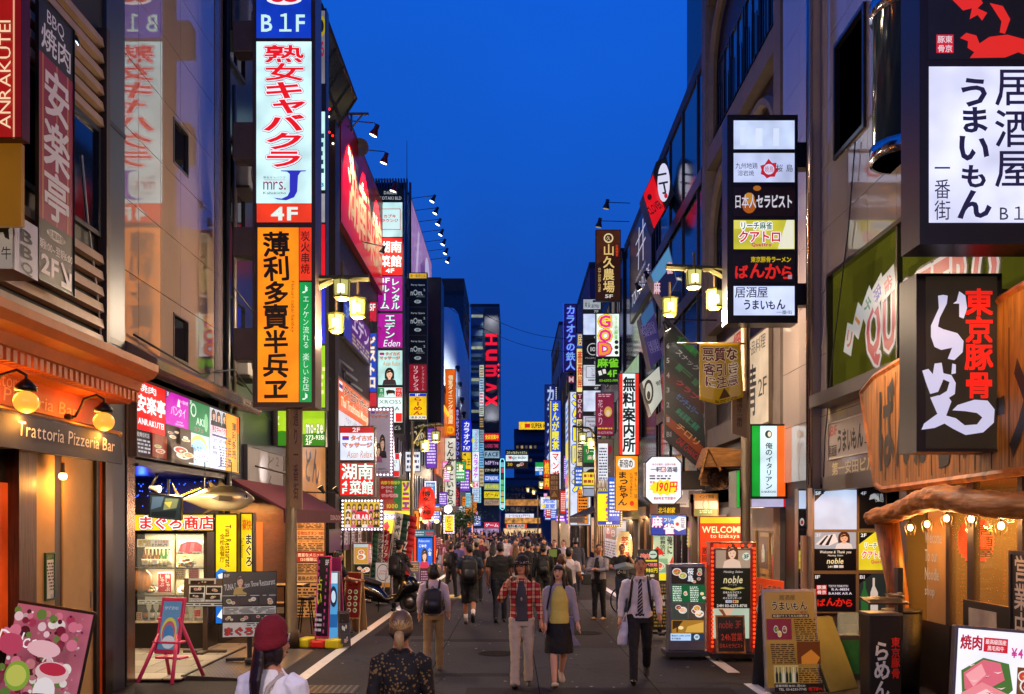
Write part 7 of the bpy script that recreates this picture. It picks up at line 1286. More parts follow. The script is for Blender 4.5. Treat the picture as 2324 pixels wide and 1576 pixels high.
# ------------------------------------------------------------------ left side, far
front('black box tower sign side seen against the sky beyond the party space stack',969,630,1001,960,58,d=2.5,fr=2,fc='#0e0e18',bg='#0c0c16',s=0)
bH=block('dark red building with an amber floodlit wall on the left','building',-14,-5.25,62.2,76,12.6,M('#4a1420',.5,0,.3,.6));kidbox(bH,'amber_wall',E('#e86c14',.55,.6),-5.249,-5.1,62.6,75.6,5.5,10.5);kidbox(bH,'neon_edge',E('#ff9a18',2,0),-5.09,-4.95,62.6,75.6,10.5,10.75);kidbox(bH,'lower_shopfront',E('#b07080',.35,.6),-5.249,-5.2,62.4,75.8,-.4,2.4)  # amber wall emits by itself, no lamp shines on it
bH2=block('grey office building with a ribbon of windows above the red paper lantern','building',-14,-5.28,46.8,61.8,7.6,M('#4a4450',.5,0,.3,.8),roof=False) if 0 else None
windows(bx,-5.3-bx.location.x,[(y-bx.location.y,y+2.3-bx.location.y,z,z+2.0,'#8a9098',.35) for z in (3.3,6.0) for y in (47.2,49.9,52.6,55.3,58)])
kidbox(bx,'lower_shopfront',E('#d8a058',.45,.6),-5.299,-5.22,47,61.6,-.3,2.5)
front('orange vertical private dining sign with cream characters on the left',1010,838,1034,990,73,d=.4,fr=1,fc='#6a3810',bg='#d85c0c',s=.95,items=[t('個室ダイニング居酒屋',1017,852,1028,962,'#f8e8b0',v=True,b=.03),e(1022,976,9,9,'#f0a818'),t('旬香',1016,972,1028,981,'#a04008')])
front('white vertical pork cutlet sign with black brush characters on the left',1009,994,1035,1150,70,d=.4,fr=1,fc='#8a8880',bg='#d8d8c8',s=.9,items=[t('とんかつにいむら',1014,1002,1030,1145,'#141210',v=True,b=.04)])
front('dark blue vertical video sign with violet lettering on the left',1032,925,1045,1105,77,d=.3,fr=.8,fc='#20184a',bg='#1a1448',s=.8,items=[t('ホテルがライバル',1034,930,1042,998,'#c0a8f0',v=True,b=.03),t('DVD・VIDEO',1034,1003,1043,1100,'#8890f0',v=True,b=.04)])
front('red love shop sign strip under the video sign',1032,1106,1044,1150,78,d=.3,fr=.8,fc='#40181c',bg='#3a0c18',s=.8,items=[t('LOVE+',1034,1109,1042,1148,'#f04058',v=True,b=.04)])
front('royal blue karaoke sign with rounded top over a yellow panel',1048,953,1070,1092,90,d=.4,fr=.8,fc='#20308a',cells=[(1049,954,1069,1026,'#1828c8',1.0,[t('カラオケ',1052,958,1066,1010,'#f4f4ff',v=True,b=.05),t('747',1051,1013,1067,1023,'#f4f4ff',b=.04)]),(1049,1027,1069,1068,'#e8c018',1.0,[t('4',1051,1029,1058,1035,'#201810',b=.04),t('王',1060,1042,1068,1056,'#201810',b=.04),e(1055,1050,4,8,'#c88038')]),(1049,1069,1069,1091,'#e88810',1.0,[e(1059,1081,6,6,'#d02020'),r(1049.5,1069.5,1068.5,1073,'#2028a0')])])
front('pink and white karaoke column with 24 on the left',1071,974,1088,1140,104,d=.4,fr=.8,fc='#6a90b0',cells=[(1072,975,1087,1025,'#a0d8e8',1.0,[t('コミッククラブ',1076,977,1085,1023,'#c040b8',v=True,b=.04),e(1073.5,1000,4,5,'#e8e040')]),(1072,1026,1087,1092,'#e0e8f4',1.1,[t('カラオケ',1074,1030,1085,1086,'#b828c8',v=True,b=.06)]),(1072,1093,1087,1108,'#f0d8e8',1.0,[t('24',1074,1095,1085,1106,'#d0285c',b=.05)]),(1072,1109,1087,1139,'#c0d8e8',1.0,[lines(1074,1111,1086,1137,6,'#4060b0')])])
front('narrow column of small pale building signs left of the big red lettering',1087,828,1099,1105,122,d=.4,fr=.6,fc='#303c48',cells=[(1088,y,1098,y+h,c,.9,[lines(1089,y+2,1097,y+h-2,4,c2)]) for y,h,c,c2 in ((829,28,'#b8c8a8','#a03028'),(859,28,'#a8c8d8','#204060'),(889,32,'#d8dce8','#c82830'),(923,22,'#c8d0c0','#182018'),(947,26,'#3a3430','#c8a060'),(976,28,'#8898a0','#506878'),(1006,26,'#78b8d8','#2040a0'),(1034,28,'#80c0e0','#2040a0'),(1064,40,'#c8b890','#806848'))])
bI=block('silver white curved hall with floodlights on the left skyline','building',-16,-5.6,84,112,18.0,M('#8a98a8',.35,.1,.25,.4),roof=False)
m_=MB();m_.loft([[(x-bI.location.x,y-bI.location.y,z-bI.location.z) for x,y in ((-6.9,84.2),(-6.6,83.7),(-6.0,83.5),(-5.3,84.0),(-5.0,86),(-5.2,112),(-7,112))] for z in (9,21.6)]);m_.obj('curved_shell',M('#ccd2d8',.7,0,.15,.4,0,1.2),bI,True)
kidbox(bI,'lower_shopfront',E('#b890b8',.4,.6),-5.599,-5.5,84.5,111,-.6,2.3)
for i in range(6):
    v_=Vector((-4.7,80+3.5*i,15.5-.9*i));o=spot(('first','second','third','fourth','fifth','sixth')[i]+' small floodlight on an arm in front of the silver curved hall, top down',v_,(-5.3,84+3.5*i,19),90 if i<4 else 0,'#dce8ff',[(-5.3,v_.y,v_.z-.2)],.22,glow=4,group='floodlights in front of the curved hall',ang=90,head='#20242c')
bJ=block('rusty roofed building with scaffold behind the silver curved hall','building',-16,-5.9,113,128,30.2,M('#3a3c48',.6,0,.3,.5));kidbox(bJ,'rusty_roof',M('#6a4030',.7,0,.4,1),-10,-5.85,113.2,127,30.4,32)
Yh=136;q=Yh/F
hb=block('blue grey tower with giant red lettering at the end of the left side','tower',(1068-CX)*q,(1133-CX)*q,Yh,Yh+20,CH+(HZ-692)*q,M('#4c6a86',.5,.05,.25,.3))
def hbk(nm,mat,x0,y0,x1,y1,d0=-.3,d1=-.01):a,b=P(x0,y1,Yh),P(x1,y0,Yh);return kidbox(hb,nm,mat,a.x,b.x,Yh+d0,Yh+d1,a.z,b.z)
hbk('dark_panel',M('#343844',.4,.1,.2,.4),1099,700,1133,978)
for i,(ch,y0,y1) in enumerate((('H',757,785),('u',792,820),('m',827,856),('a',866,892),('x',897,923))):
    a=Art(1.0);a.y=0;sz=(y1-y0)*q
    if ch=='a':a.flat([(-.38*sz,-.45*sz),(-.12*sz,.45*sz),(.12*sz,.45*sz),(.38*sz,-.45*sz),(.16*sz,-.45*sz),(0,.12*sz),(-.16*sz,-.45*sz)],'#d8102c')
    else:a.text(ch,-sz*.45,-13*q,sz*.45,13*q,'#d8102c',b=.06)
    lt=a.mb.obj('letter',None,hb);lt.location=P(1115,(y0+y1)/2,Yh-.45)-hb.location;lt.rotation_euler=(0,math.pi/2,0)
    sl=lt.modifiers.new('thickness','SOLIDIFY');sl.thickness=.12
m_=MB()
for y in (829,841,853):c_=P(1131.5,y,Yh-.4)-hb.location;m_.ball(tuple(c_),3*q,n=10)
m_.obj('dot_trim',E('#d8102c',1.0,0),hb)
for px in (1106,1115,1124):lamp('flood','SPOT',tuple(P(px,975,Yh-1.2)-hb.location),900,'#fff4e0',.2,hb,(R(172),0,0),55);lamp('flood','SPOT',tuple(P(px,695,Yh-1.2)-hb.location),700,'#fff4e0',.2,hb,(R(8),0,0),55)
for i,(y0,y1,c,s,tx,tc_) in enumerate(((983,1002,'#d8101c',1,'全店営業中','#f8e030'),(1005,1020,'#18101c',.7,'LADIES TIME','#d04070'),(1023,1041,'#88a8b8',1,'FACE','#18284a'),(1043,1059,'#201038',.8,'inSPYre','#d8c8f0'),(1061,1074,'#101010',.7,'ビリヤード&ダーツ','#e8e8c8'),(1077,1095,'#1858c0',1,'COPABOWL','#f0f4ff'),(1097,1113,'#98a878',.95,'まんが喫茶','#d8d820'),(1115,1132,'#d8c818',1,'ゲーム','#a02020'),(1133,1148,'#a88870',.9,'メンズサウナ','#205860'),(1185,1200,'#c83050',1,'ゲーム','#f0f0ff'))):
    front('%s panel with %s lettering, sign stack below the far tower'%(('red','black upper','silver blue','violet','black lower','bright blue','olive green','yellow','tan','crimson street-level')[i],('yellow','pink','navy','lilac','cream','white','lime','dark red','teal','white')[i]),1098,y0,1134,y1,Yh-1,d=.5,fr=.8,fc='#303038',bg=c,s=s,items=[t(tx,1101,y0+(y1-y0)*.22,1131,y1-(y1-y0)*.25,tc_,b=.04)])
hbk('lit_storefront',E('#c8a8d8',.7,.6),1070,1200,1132,1226)
nl=thing('neon_column','rounded teal neon outline column with tiny square signs right of the far tower','sign',tuple(P(1140,1158,132)));q2=132/F
m_=MB();m_.tube([(-5*q2,0,4*q2),(-5*q2,0,110*q2),(-3*q2,0,116*q2),(3*q2,0,116*q2),(5*q2,0,110*q2),(5*q2,0,4*q2),(0,0,0),(-5*q2,0,4*q2)],.06,6);m_.obj('neon_tube',E('#90f0f0',1.6,0),nl,True);MB().box(-4.5*q2,4.5*q2,.05,.4,3*q2,114*q2).obj('housing',M('#202830',.5),nl)
for i in range(8):MB().box(-3.6*q2,3.6*q2,-.02,.04,(5+i*13.2)*q2,(16+i*13.2)*q2).obj('panel',E(('#e0e0e8','#c8c030','#d8a070','#60b860','#80c880','#303840','#c84858','#88c0d0')[i],.9,.3),nl)
# the far end of the street
be=block('dark office building closing the far end of the street with lit lower floors','building',(1128-CX)*178/F,(1262-CX)*178/F,178,196,CH+(HZ-1086)*178/F,M('#4a5668',.5,.05,.3,.3));q3=178/F
def bek(nm,mat,x0,y0,x1,y1,d0=-.25,d1=-.01):a,b=P(x0,y1,178),P(x1,y0,178);return kidbox(be,nm,mat,a.x,b.x,178+d0,178+d1,a.z,b.z)
for y0,y1 in ((1104,1116),(1121,1131),(1152,1162)):
    for i in range(8):bek('window',M('#0c1420',.1),1146+i*12,y0,1156+i*12,y1)
bek('lit_floor',E('#d89048',.6,.7),1143,1134,1232,1148);bek('lit_floor',E('#e8a050',.7,.7),1146,1176,1226,1188);bek('lit_storefront',E('#f0c890',.9,.7),1143,1200,1228,1224)
front('white coffee shop fascia with maroon script at the far end of the street',1146,1166,1212,1176,177,d=.4,fr=.5,fc='#404048',bg='#e4e0ec',s=1.0,items=[t('コーヒーショップクール',1154,1168,1204,1174,'#7a1838',b=.04)])
front('red fascia with white and black guide-office characters at the far end',1148,1189,1196,1200,176,d=.4,fr=.5,fc='#601810',bg='#e84818',s=1.0,items=[t('無料案内所',1152,1190.5,1190,1198.5,'#102018',b=.06,oc='#f4f8f0',ow=.08)])
bk2=block('tall dark blue hotel block behind the far end building','building',(1167-CX)*215/F,(1262-CX)*215/F,215,235,CH+(HZ-975)*215/F,M('#2c4260',.5,.05,.3,.3))
for i in range(5):a,b=P(1170,1010+i*16,215),P(1240,1004+i*16,215);kidbox(bk2,'balcony_band',M('#0e1826',.5),a.x,b.x,214.7,214.95,a.z,b.z)
front('yellow lit hotel sign with black capitals on the dark roof',1177,957,1262,976,213,d=2.0,fr=.8,fc='#a08010',bg='#f4c418',s=1.0,items=[t('SUPER HOTEL',1206,961,1260,972,'#181408',b=.04),r(1191,962,1203,971,'#c82818')])
front('white net cafe billboard with dark header on the far building',1147,1021,1199,1064,165,d=.5,fr=1,fc='#506858',cells=[(1148,1022,1198,1033,'#101810',.7,[t('コミック&ネットカフェ',1150,1024.5,1196,1031,'#e8e8b0',b=.03)]),(1148,1033.3,1198,1047,'#d8e8e8',1.05,[t('aprecio',1160,1035,1193,1044,'#203040',b=.01),p([(1153,1036),(1162,1036),(1158,1044)],'#c82030')]),(1148,1047.3,1198,1063,'#281818',.7,[food(1168,1048,1197,1062,81),t('30',1152,1051,1163,1058,'#e8c820',b=.04)])])
front('green, white and blue convenience store sign on the far right',1214,1049,1240,1080,130,d=.4,fr=.8,fc='#406070',cells=[(1215,1050,1239,1060,'#18a048',1,[]),(1215,1060.2,1239,1069,'#e0f0f0',1,[t('FamilyMart',1217,1062,1237,1067,'#1858b0',b=.02)]),(1215,1069.2,1239,1079,'#1868c8',1,[t('酒',1224,1070.5,1230,1077.5,'#f0f4ff',b=.04)])])
o=thing('overhead_cable','two thin black cables strung across the sky between the building rows','cable',tuple(P(1000,650,60)))
for dz in (0,-1.0):MB().tube([(x*9.2,x*12,dz-.9*(1-(2*x-1)**2)-1.0*x) for x in [i/12 for i in range(13)]],.018,5).obj('cable_strand',M('#0a0c12',.6),o,True)

# area lamps added along the shopfronts for the light spilling on to the street
for i,(X,Y,c,pw) in enumerate([(-5.0,y,('#ffc890','#ffb0c8','#fff0d8')[k%3],70) for k,y in enumerate((28.5,34,40,47,55,66,80,95,112))]+[(5.35,y,('#ffc080','#ffe0b8','#ffd0d8')[k%3],70) for k,y in enumerate((21.5,25.5,31,37,43,50,58,70,86,104))]):
    lamp('shopfront_light','AREA',(X,Y,2.55+ground(Y)),pw*(1+Y/60),c,(.5,3.5),None,(0,R(-50 if X<0 else 50),0))

def dress(lb,X,Y0,Y1,sgn,seed):
    """One ground-floor shop front: posts, fascia, lit windows with wares and posters behind them, an open doorway."""
    rnd=random.Random(seed);o=thing('storefront',lb,'shop front',(X,(Y0+Y1)/2,ground(Y0)));y=Y0;cols=['#d8a868','#c8b090','#e8d8b8','#b87848','#c88898','#8a98a8','#d8c070','#a85838']
    b=lambda nm,mat,x0,x1,ya,yb,z0,z1,par=o:MB().box(sgn*x0,sgn*x1,ya-o.location.y,yb-o.location.y,z0,z1).obj(nm,mat,par)
    b('fascia',M(rnd.choice(['#3a2c28','#5a2420','#28343a','#6a5a48']),.5,0,.4,2),0,.22,Y0,Y1,2.45,2.95);b('plinth',M('#2a2624',.6),0,.14,Y0,Y1,0,.25)
    while y<Y1-.9:
        w_=rnd.uniform(.9,2.0);e_=min(Y1,y+w_);b('post',M(rnd.choice(['#1c1816','#4a3a30','#6a6462']),.4,.2),0,.2,y,y+.1,.251,2.449)
        k=rnd.random()
        if k<.25:b('doorway',M('#0e0a0a',.5),0,.02,y+.101,e_,.251,2.449)
        else:
            c=rnd.choice(cols);wn=b('shop_window',E(c,rnd.uniform(.2,.6),.7),0,.03,y+.101,e_,.45,2.3);wd,h_=e_-y-.1,1.85;a=Art(.5);a.y=0;its=[]
            for j in range(rnd.randint(2,5)):
                u,v,du,dv=rnd.uniform(.02,.7),rnd.uniform(.02,.7),rnd.uniform(.15,.35),rnd.uniform(.12,.35);u1,v1=min(.98,u+du),min(.98,v+dv)
                its+=[r(u,v,u1,v1,rnd.choice(['#e8e0d0','#c02828','#e8c828','#20304a','#d87888','#f0f0f0','#2a6a48'])),lines(u+.02,v+.02,u1-.02,v1-.02,rnd.randint(2,5),rnd.choice(['#201818','#f0e8d8','#a02020']))]
            for j in range(6):its.append(e(rnd.random(),rnd.uniform(.75,.98),rnd.uniform(.03,.08),rnd.uniform(.02,.06),rnd.choice(cols)))
            draw(a,its,lambda u,v:(u*wd,(1-v)*h_));lt=a.mb.obj('display',None,wn)
            lt.location=(sgn*.035,(y+.1 if sgn>0 else e_)-o.location.y,.45);lt.rotation_euler=(0,0,sgn*math.pi/2)
        y=e_
for i,(lb,X,Y0,Y1,sg_) in enumerate((('shop front with posters under the brick building with the red board',-5.15,27.2,36.3,1),('shop front under the purple tiled building on the left',-5.2,36.9,46.2,1),('shop front under the ribbon windows beyond the red lantern',-5.15,47,61.5,1),('shop front below the amber floodlit wall',-5.15,62.5,75.5,1),('shop front under the silver curved hall',-5.45,84.5,111,1),('shop front under the dark glass building on the right',5.6,27.8,36.1,-1),('shop front under the building with the black roof-logo sign',5.55,36.8,46.2,-1),('shop front beside the long floor-by-floor column',5.45,46.9,57.6,-1),('shop front under the purple karaoke building',5.4,66.5,83.5,-1))):dress(lb,X,Y0,Y1,sg_,300+i)
rnd=random.Random(77);cn=(('white','#e4e8f0','#303860'),('yellow','#f0d820','#a02020'),('red','#d82020','#f0e8d8'),('pink','#e070b8','#f8f0f8'),('blue','#2858c8','#f0f4ff'),('green','#28a058','#f0f8f0'),('cyan','#90d8e8','#204868'),('orange','#f08820','#301808'),('violet','#7038b8','#f0e0ff'))
od=('first','second','third','fourth','fifth','sixth','seventh','eighth','ninth','tenth','eleventh','twelfth','thirteenth','fourteenth','fifteenth','sixteenth','seventeenth','eighteenth')
for sd,nm in ((-1,'left'),(1,'right')):
    for i in range(18):
        Y=(38 if sd<0 else 40)+i*5.2+rnd.uniform(-1,1);q=Y/F;xe=sd*rnd.uniform(4.55,5.1);h=rnd.uniform(.6,2.2);w_=rnd.uniform(.5,.95);z=rnd.uniform(2.6,5.6) if i%3 else rnd.uniform(1.6,2.6);c,bg,fg=rnd.choice(cn)
        px=CX+(xe-sd*w_/2)/q;py=HZ-(z-CH)/q;W,H=w_/q,h/q
        front('small %s lit sign with close marks, %s along the %s shopfronts'%(c,od[i],nm),px-W/2,py-H,px+W/2,py,Y,d=.15,fr=W*.04,fc='#3a363a',bg=bg,s=1.0,items=[lines(px-W*.38,py-H*.9,px+W*.38,py-H*.1,max(2,int(h/w_*3)),fg)],name='side_sign',group='small lit side signs down the street')

for i in range(4):v_=Vector((-7.6+i*.9,79.5,9.0));lamp('hall_fill','SPOT',tuple(v_-bI.location),1500,'#eaf2ff',.2,bI,aim(v_,(-6.2,84,17.5)),60)  # spots without housings, added to whiten the front of the curved hall
for k in range(12):a,b=P(1070,715+k*24,Yh),P(1096,721+k*24,Yh);kidbox(hb,'window',M('#1a2c3e',.1) if k%3 else E('#c8d0b0',.35,.5),a.x,b.x,Yh-.12,Yh-.01,b.z,a.z)
for k in range(9):a,b=P(1172+10*(k%5),1012+30*(k//5),214.6),P(1177+10*(k%5),1018+30*(k//5),214.6);kidbox(bk2,'window',E('#e0b870',.6 if k%2 else .15,.5),a.x,b.x,214.4,214.69,b.z,a.z)

for bd_,X,Y0,Y1,zs,sg_,c in ((bG,5.4,87,102,(4,7.5,11,14.5),-1,'#c8b890'),(bF,5.3,105,122,(5,9,13,17,21),-1,'#d8c8a0'),(bH,-5.25,63,75,(3.2,),1,'#c8a070'),(bJ,-5.9,114,127,(20,23.5,27),1,'#b0b8c0'),(bz,-5.3,37.5,45.5,(4.4,7.4,10.4),1,'#a890b0'),(bD,5.6,47.5,57,(4,7,10,13),-1,'#b0a088')):
    n=int((Y1-Y0)/2.6);windows(bd_,X-bd_.location.x,[(y-bd_.location.y,y+1.7-bd_.location.y,z-bd_.location.z,z+1.7-bd_.location.z,c,(.12,.4,.2)[(i+j)%3]) for j,z in enumerate(zs) for i,y in enumerate([Y0+2.6*k for k in range(n)])],sgn=sg_)
# ------------------------------------------------------------------ people
_pend=[]
def blend(mb,name,mat,par,vox,wr=0.0,sm=3):
    """Fuse overlapping tapered volumes into one smooth skin."""
    o=mb.obj(name,mat,par,True);r_=o.modifiers.new('fuse','REMESH');r_.mode='VOXEL';r_.voxel_size=vox;r_.use_smooth_shade=True
    s_=o.modifiers.new('smooth','SMOOTH');s_.iterations=sm;s_.factor=.5
    if wr:
        tx=bpy.data.textures.get('wrinkle') or bpy.data.textures.new('wrinkle','CLOUDS');tx.noise_scale=.07
        d_=o.modifiers.new('folds','DISPLACE');d_.texture=tx;d_.strength=wr;d_.mid_level=.5
    _pend.append(o);return o
def settle():
    global _pend
    bpy.context.view_layer.update();dg=bpy.context.evaluated_depsgraph_get();new=[(o,bpy.data.meshes.new_from_object(o.evaluated_get(dg))) for o in _pend]
    for o,me in new:
        o.modifiers.clear();o.data=me
        for pl_ in me.polygons:pl_.use_smooth=True
    _pend=[]
def ell_ring(z,rx,ry,y=0.0,x=0.0,n=18):return [(x+rx*math.cos(a),y+ry*math.sin(a),z) for a in [2*math.pi*i/n for i in range(n)]]
SKIN='#cc9272'
def person(label,px,Y,H=1.7,face=0,top='#222',sleeve='l',bottom='#181820',legs='t',shoes='#141414',hair='#15100e',style='short',pose=((12,6),(-14,16)),arms=((8,8,12,4),(-8,8,14,4)),g=1.0,jacket=None,skin=SKIN,head=0,vox=.012,feat=False,group=None,X=None,tm=None,fingers=True,hat=None,female=False,socks=None):
    x=(px-CX)*Y/F if X is None else X
    o=thing('person',label,'person',(x,Y,ground(Y)),R(face),group);S=H/1.72
    sk=M(skin,.5,0,.12,8);lay={}
    hips=[]
    for (f,k),sd in zip(pose,(1,-1)):
        hp=Vector((.088*sd,0,.88));a,b=R(f),R(f-k)
        kn=hp+Vector((0,math.sin(a),-math.cos(a)))*.41;an=kn+Vector((0,math.sin(b),-math.cos(b)))*.41;hips.append((hp,kn,an,b))
    drop=min(q_[2].z for q_ in hips)-.075;dz=Vector((0,0,-drop))
    Z=lambda v:(Vector(v)+dz)*S
    B,T_,P_=MB(),MB(),MB();sh=R(head);hc=Vector((0,.012,1.50))
    def hd(v):v=Vector(v)-hc;v=Vector((v.x*math.cos(sh)-v.y*math.sin(sh),v.x*math.sin(sh)+v.y*math.cos(sh),v.z));return Z(v+hc)
    def hball(mb,c,a,b,c2,n=14):
        m0=MB().ball(c,a,b,c2,n);k=len(mb.v);mb.v+=[tuple(hd(v)) for v in m0.v];mb.f+=[tuple(i+k for i in q_) for q_ in m0.f];mb.m+=[0]*len(m0.f)
    tube=lambda mb,pts,rad,n=10:mb.tube([Z(q_) for q_ in pts],[r_*S for r_ in rad],n)
    ring=lambda mb,rows:mb.loft([[tuple(Z(v)) for v in ell_ring(*r_)] for r_ in rows])
    # one body
    wq=g*(.93 if female else 1)
    ring(B,[(.84,.145*wq,.1),(.95,.145*wq,.1),(1.08,.125*wq,.085),(1.22,.145*wq,.1),(1.34,.155*wq,.095),(1.42,.1,.07),(1.47,.055,.055),(1.56,.05,.055)])
    hball(B,(0,.015,1.617),.074,.092,.112);hball(B,(0,.04,1.556),.052,.058,.052,10);hball(B,(0,.104,1.60),.013,.018,.022,8)
    for sd in (1,-1):hball(B,(.077*sd,.005,1.605),.012,.022,.032,8)
    sw=(.195 if not female else .17)*(g*.5+.5)
    for (f,ot,e_,o2),sd in zip(arms,(1,-1)):
        s0=Vector((sw*sd*.96,0,1.385));a,c=R(f),R(ot);d1=Vector((sd*math.sin(c),math.sin(a)*math.cos(c),-math.cos(a)*math.cos(c)));el=s0+d1*.27
        if isinstance(e_,tuple):d2=Vector((sd*e_[0],e_[1],e_[2])).normalized()
        else:a2,c2=R(f+e_),R(o2);d2=Vector((sd*math.sin(c2),math.sin(a2)*math.cos(c2),-math.cos(a2)*math.cos(c2)))
        wr_=el+d2*.245
        tube(B,[s0,el,el+d2*.06,wr_],[.044*g,.036*g,.037*g,.024])
        sv=d2.cross(Vector((0,1,0)) if abs(d2.y)<.8 else Vector((1,0,0))).normalized();nv=sv.cross(d2).normalized()
        tube(B,[wr_-d2*.01,wr_+d2*.04,wr_+d2*.085],[.024,.033,.03],8)
        fw=Vector((0,1,0))-d2*d2.y
        fw=fw.normalized() if fw.length>.2 else sv
        if fingers:
            ln=(.062,.074,.07,.056)
            for i in range(4):
                b0=wr_+d2*.075+fw*(.027-.018*i);crl=fw.cross(d2)*(-.35*sd)
                tube(B,[b0,b0+d2*ln[i]*.55,b0+d2*ln[i]+crl*.055],[.0095,.009,.007],6)
            tube(B,[wr_+d2*.025+fw*.02,wr_+d2*.06+fw*.05,wr_+d2*.09+fw*.052],[.012,.011,.008],6)
        sr=.012 if sleeve=='l' else .018
        for mb,ex in ((T_,0.0),):
            if sleeve=='l':tube(mb,[s0-Vector((sd*.05,0,0)),s0+d1*.02,el,el+d2*.05,wr_-d2*.02],[.055*g,.064*g,.052*g,.050*g,.038])
            elif sleeve=='s':tube(mb,[s0-Vector((sd*.05,0,0)),s0+d1*.02,s0+d1*.2],[.055*g,.066*g,.062*g])
    for (hp,kn,an,b),sd in zip(hips,(1,-1)):
        ft=Vector((0,1,0));tube(B,[hp,kn,kn+(an-kn)*.3,an],[.075*wq,.05,.052,.034]);
        if legs=='t':tube(P_,[hp+Vector((0,0,.05)),hp+(kn-hp)*.5,kn,(kn+an)/2,an+(an-kn).normalized()*.03],[.095*wq,.085*wq,.066,.062,.056+.012*(shoes=='#e0d8d0')])
        elif legs=='s':tube(P_,[hp+Vector((0,0,.05)),hp+(kn-hp)*.5,kn+(kn-hp)*.05],[.095*wq,.098*wq,.092])
        sb=MB();tl=min(max(b,-.9),.3);cf,sf=math.cos(tl),math.sin(tl);fd=Vector((0,cf,sf));hu=Vector((0,-sf,cf))
        sb.loft([[tuple(Z(an-hu*.045+fd*u+Vector((w_*math.cos(q_),0,0))+hu*(h_*math.sin(q_)))) for q_ in [2*math.pi*i/10 for i in range(10)]] for u,w_,h_ in ((-.075,.02,.025),(-.06,.036,.045),(0,.04,.05),(.07,.044,.038),(.13,.046,.028),(.17,.03,.02),(.185,.012,.012))])
        s_o=sb.obj('shoe',M(shoes,.4,0,.1),o,True)
        if socks:MB().tube([tuple(Z(an)),tuple(Z(an+(kn-an)*.35))],[.04*S,.046*S],10).obj('sock',M(socks,.8),o,True)
    if legs in 'ts':ring(P_,[(.82,.15*wq,.11),(.92,.158*wq,.113),(1.02,.14*wq,.1)])
    if legs=='k':ring(P_,[(.47,.215,.19),(.60,.205,.18),(.80,.178,.14),(.92,.160,.118),(1.03,.135,.1)])
    hem=.90 if not jacket else .92
    ring(T_,[(hem,.165*wq,.122),(.98,.158*wq,.118),(1.08,.148*wq,.108),(1.22,(.162 if not female else .158)*wq,.122+.012*female),(1.33,.172*wq,.112),(1.40,.14*wq,.09),(1.44,.085,.07),(1.465,.066,.062)])
    blend(B,'body',sk,o,vox*(.55 if fingers and vox <= .012 else 1),0,2)
    to=blend(T_,'jacket' if jacket else 'shirt',tm or M(top,.8,0,.14,25),o,vox,.02)
    if P_.v:blend(P_,'skirt' if legs=='k' else ('shorts' if legs=='s' else 'trousers'),M(bottom,.8,0,.14,22),o,vox,.02)
    if jacket:
        m_=MB();ring(m_,[(hem-.03,.105,.07,.063),(1.08,.095,.062,.06),(1.22,.095,.07,.065),(1.33,.08,.06,.062),(1.43,.05,.05,.04)]);blend(m_,'inner_shirt',M(jacket,.8),o,vox,.004)
    if style:
        h_=MB();hball(h_,(0,-.006,1.650),.083,.1,.09);hball(h_,(0,-.04,1.60),.077,.066,.085)
        if style != 'short':
            hball(h_,(0,-.035,1.575),.098,.078,.115)
            for sd in (1,-1):hball(h_,(.078*sd,.02,1.58),.028,.045,.1,8);
            hball(h_,(0,.064,1.683),.074,.046,.04,10)
        if style=='long':
            m0=MB().loft([ell_ring(1.62,.1,.07,-.04),ell_ring(1.5,.115,.06,-.06),ell_ring(1.36,.12,.05,-.085),ell_ring(1.24,.08,.035,-.1)]);k=len(h_.v);h_.v+=[tuple(hd(v)) for v in m0.v];h_.f+=[tuple(i+k for i in q_) for q_ in m0.f];h_.m+=[0]*len(m0.f)
            for sd in (1,-1):hball(h_,(.085*sd,.045,1.48),.026,.03,.13,8)
        blend(h_,'hair',M(hair,.45,0,.4,40,.3),o,max(vox*.8,.01),.006)
    if hat:
        m_=MB();m0=MB().lathe([(.088,1.655),(.094,1.70),(.08,1.755),(.04,1.775)],(0,.0,0),18)
        if hat[1]:m0.lathe([(.135,1.65),(.138,1.658),(.09,1.668),(.088,1.655)],(0,.005,0),18) if hat[1]=='brim' else m0.ball((0,.1,1.665),.07,.075,.012,12)
        m_.v=[tuple(hd((v[0],v[1]*1.15,v[2]))) for v in m0.v];m_.f=m0.f;m_.m=m0.m;m_.obj('hat',M(hat[0],.9,0,.3,40,.3),o,True)
    if feat:
        for nm,c,a,b,c2,col in (('eye',(.031,.099,1.627),.0125,.008,.0055,'#a89890'),('eye',(-.031,.099,1.627),.0125,.008,.0055,'#a89890'),('pupil',(.031,.105,1.627),.008,.005,.0066,'#120c0a'),('pupil',(-.031,.105,1.627),.008,.005,.0066,'#120c0a'),('eyebrow',(.032,.102,1.648),.022,.009,.0055,'#1a1210'),('eyebrow',(-.032,.102,1.648),.022,.009,.0055,'#1a1210'),('mouth',(0,.1,1.563),.024,.01,.008,'#8a3c34')):
            m_=MB();hball(m_,c,a,b,c2,8);m_.obj(nm,M(col,.4,0,0),o,True)
    o['_h']=S;return o,Z
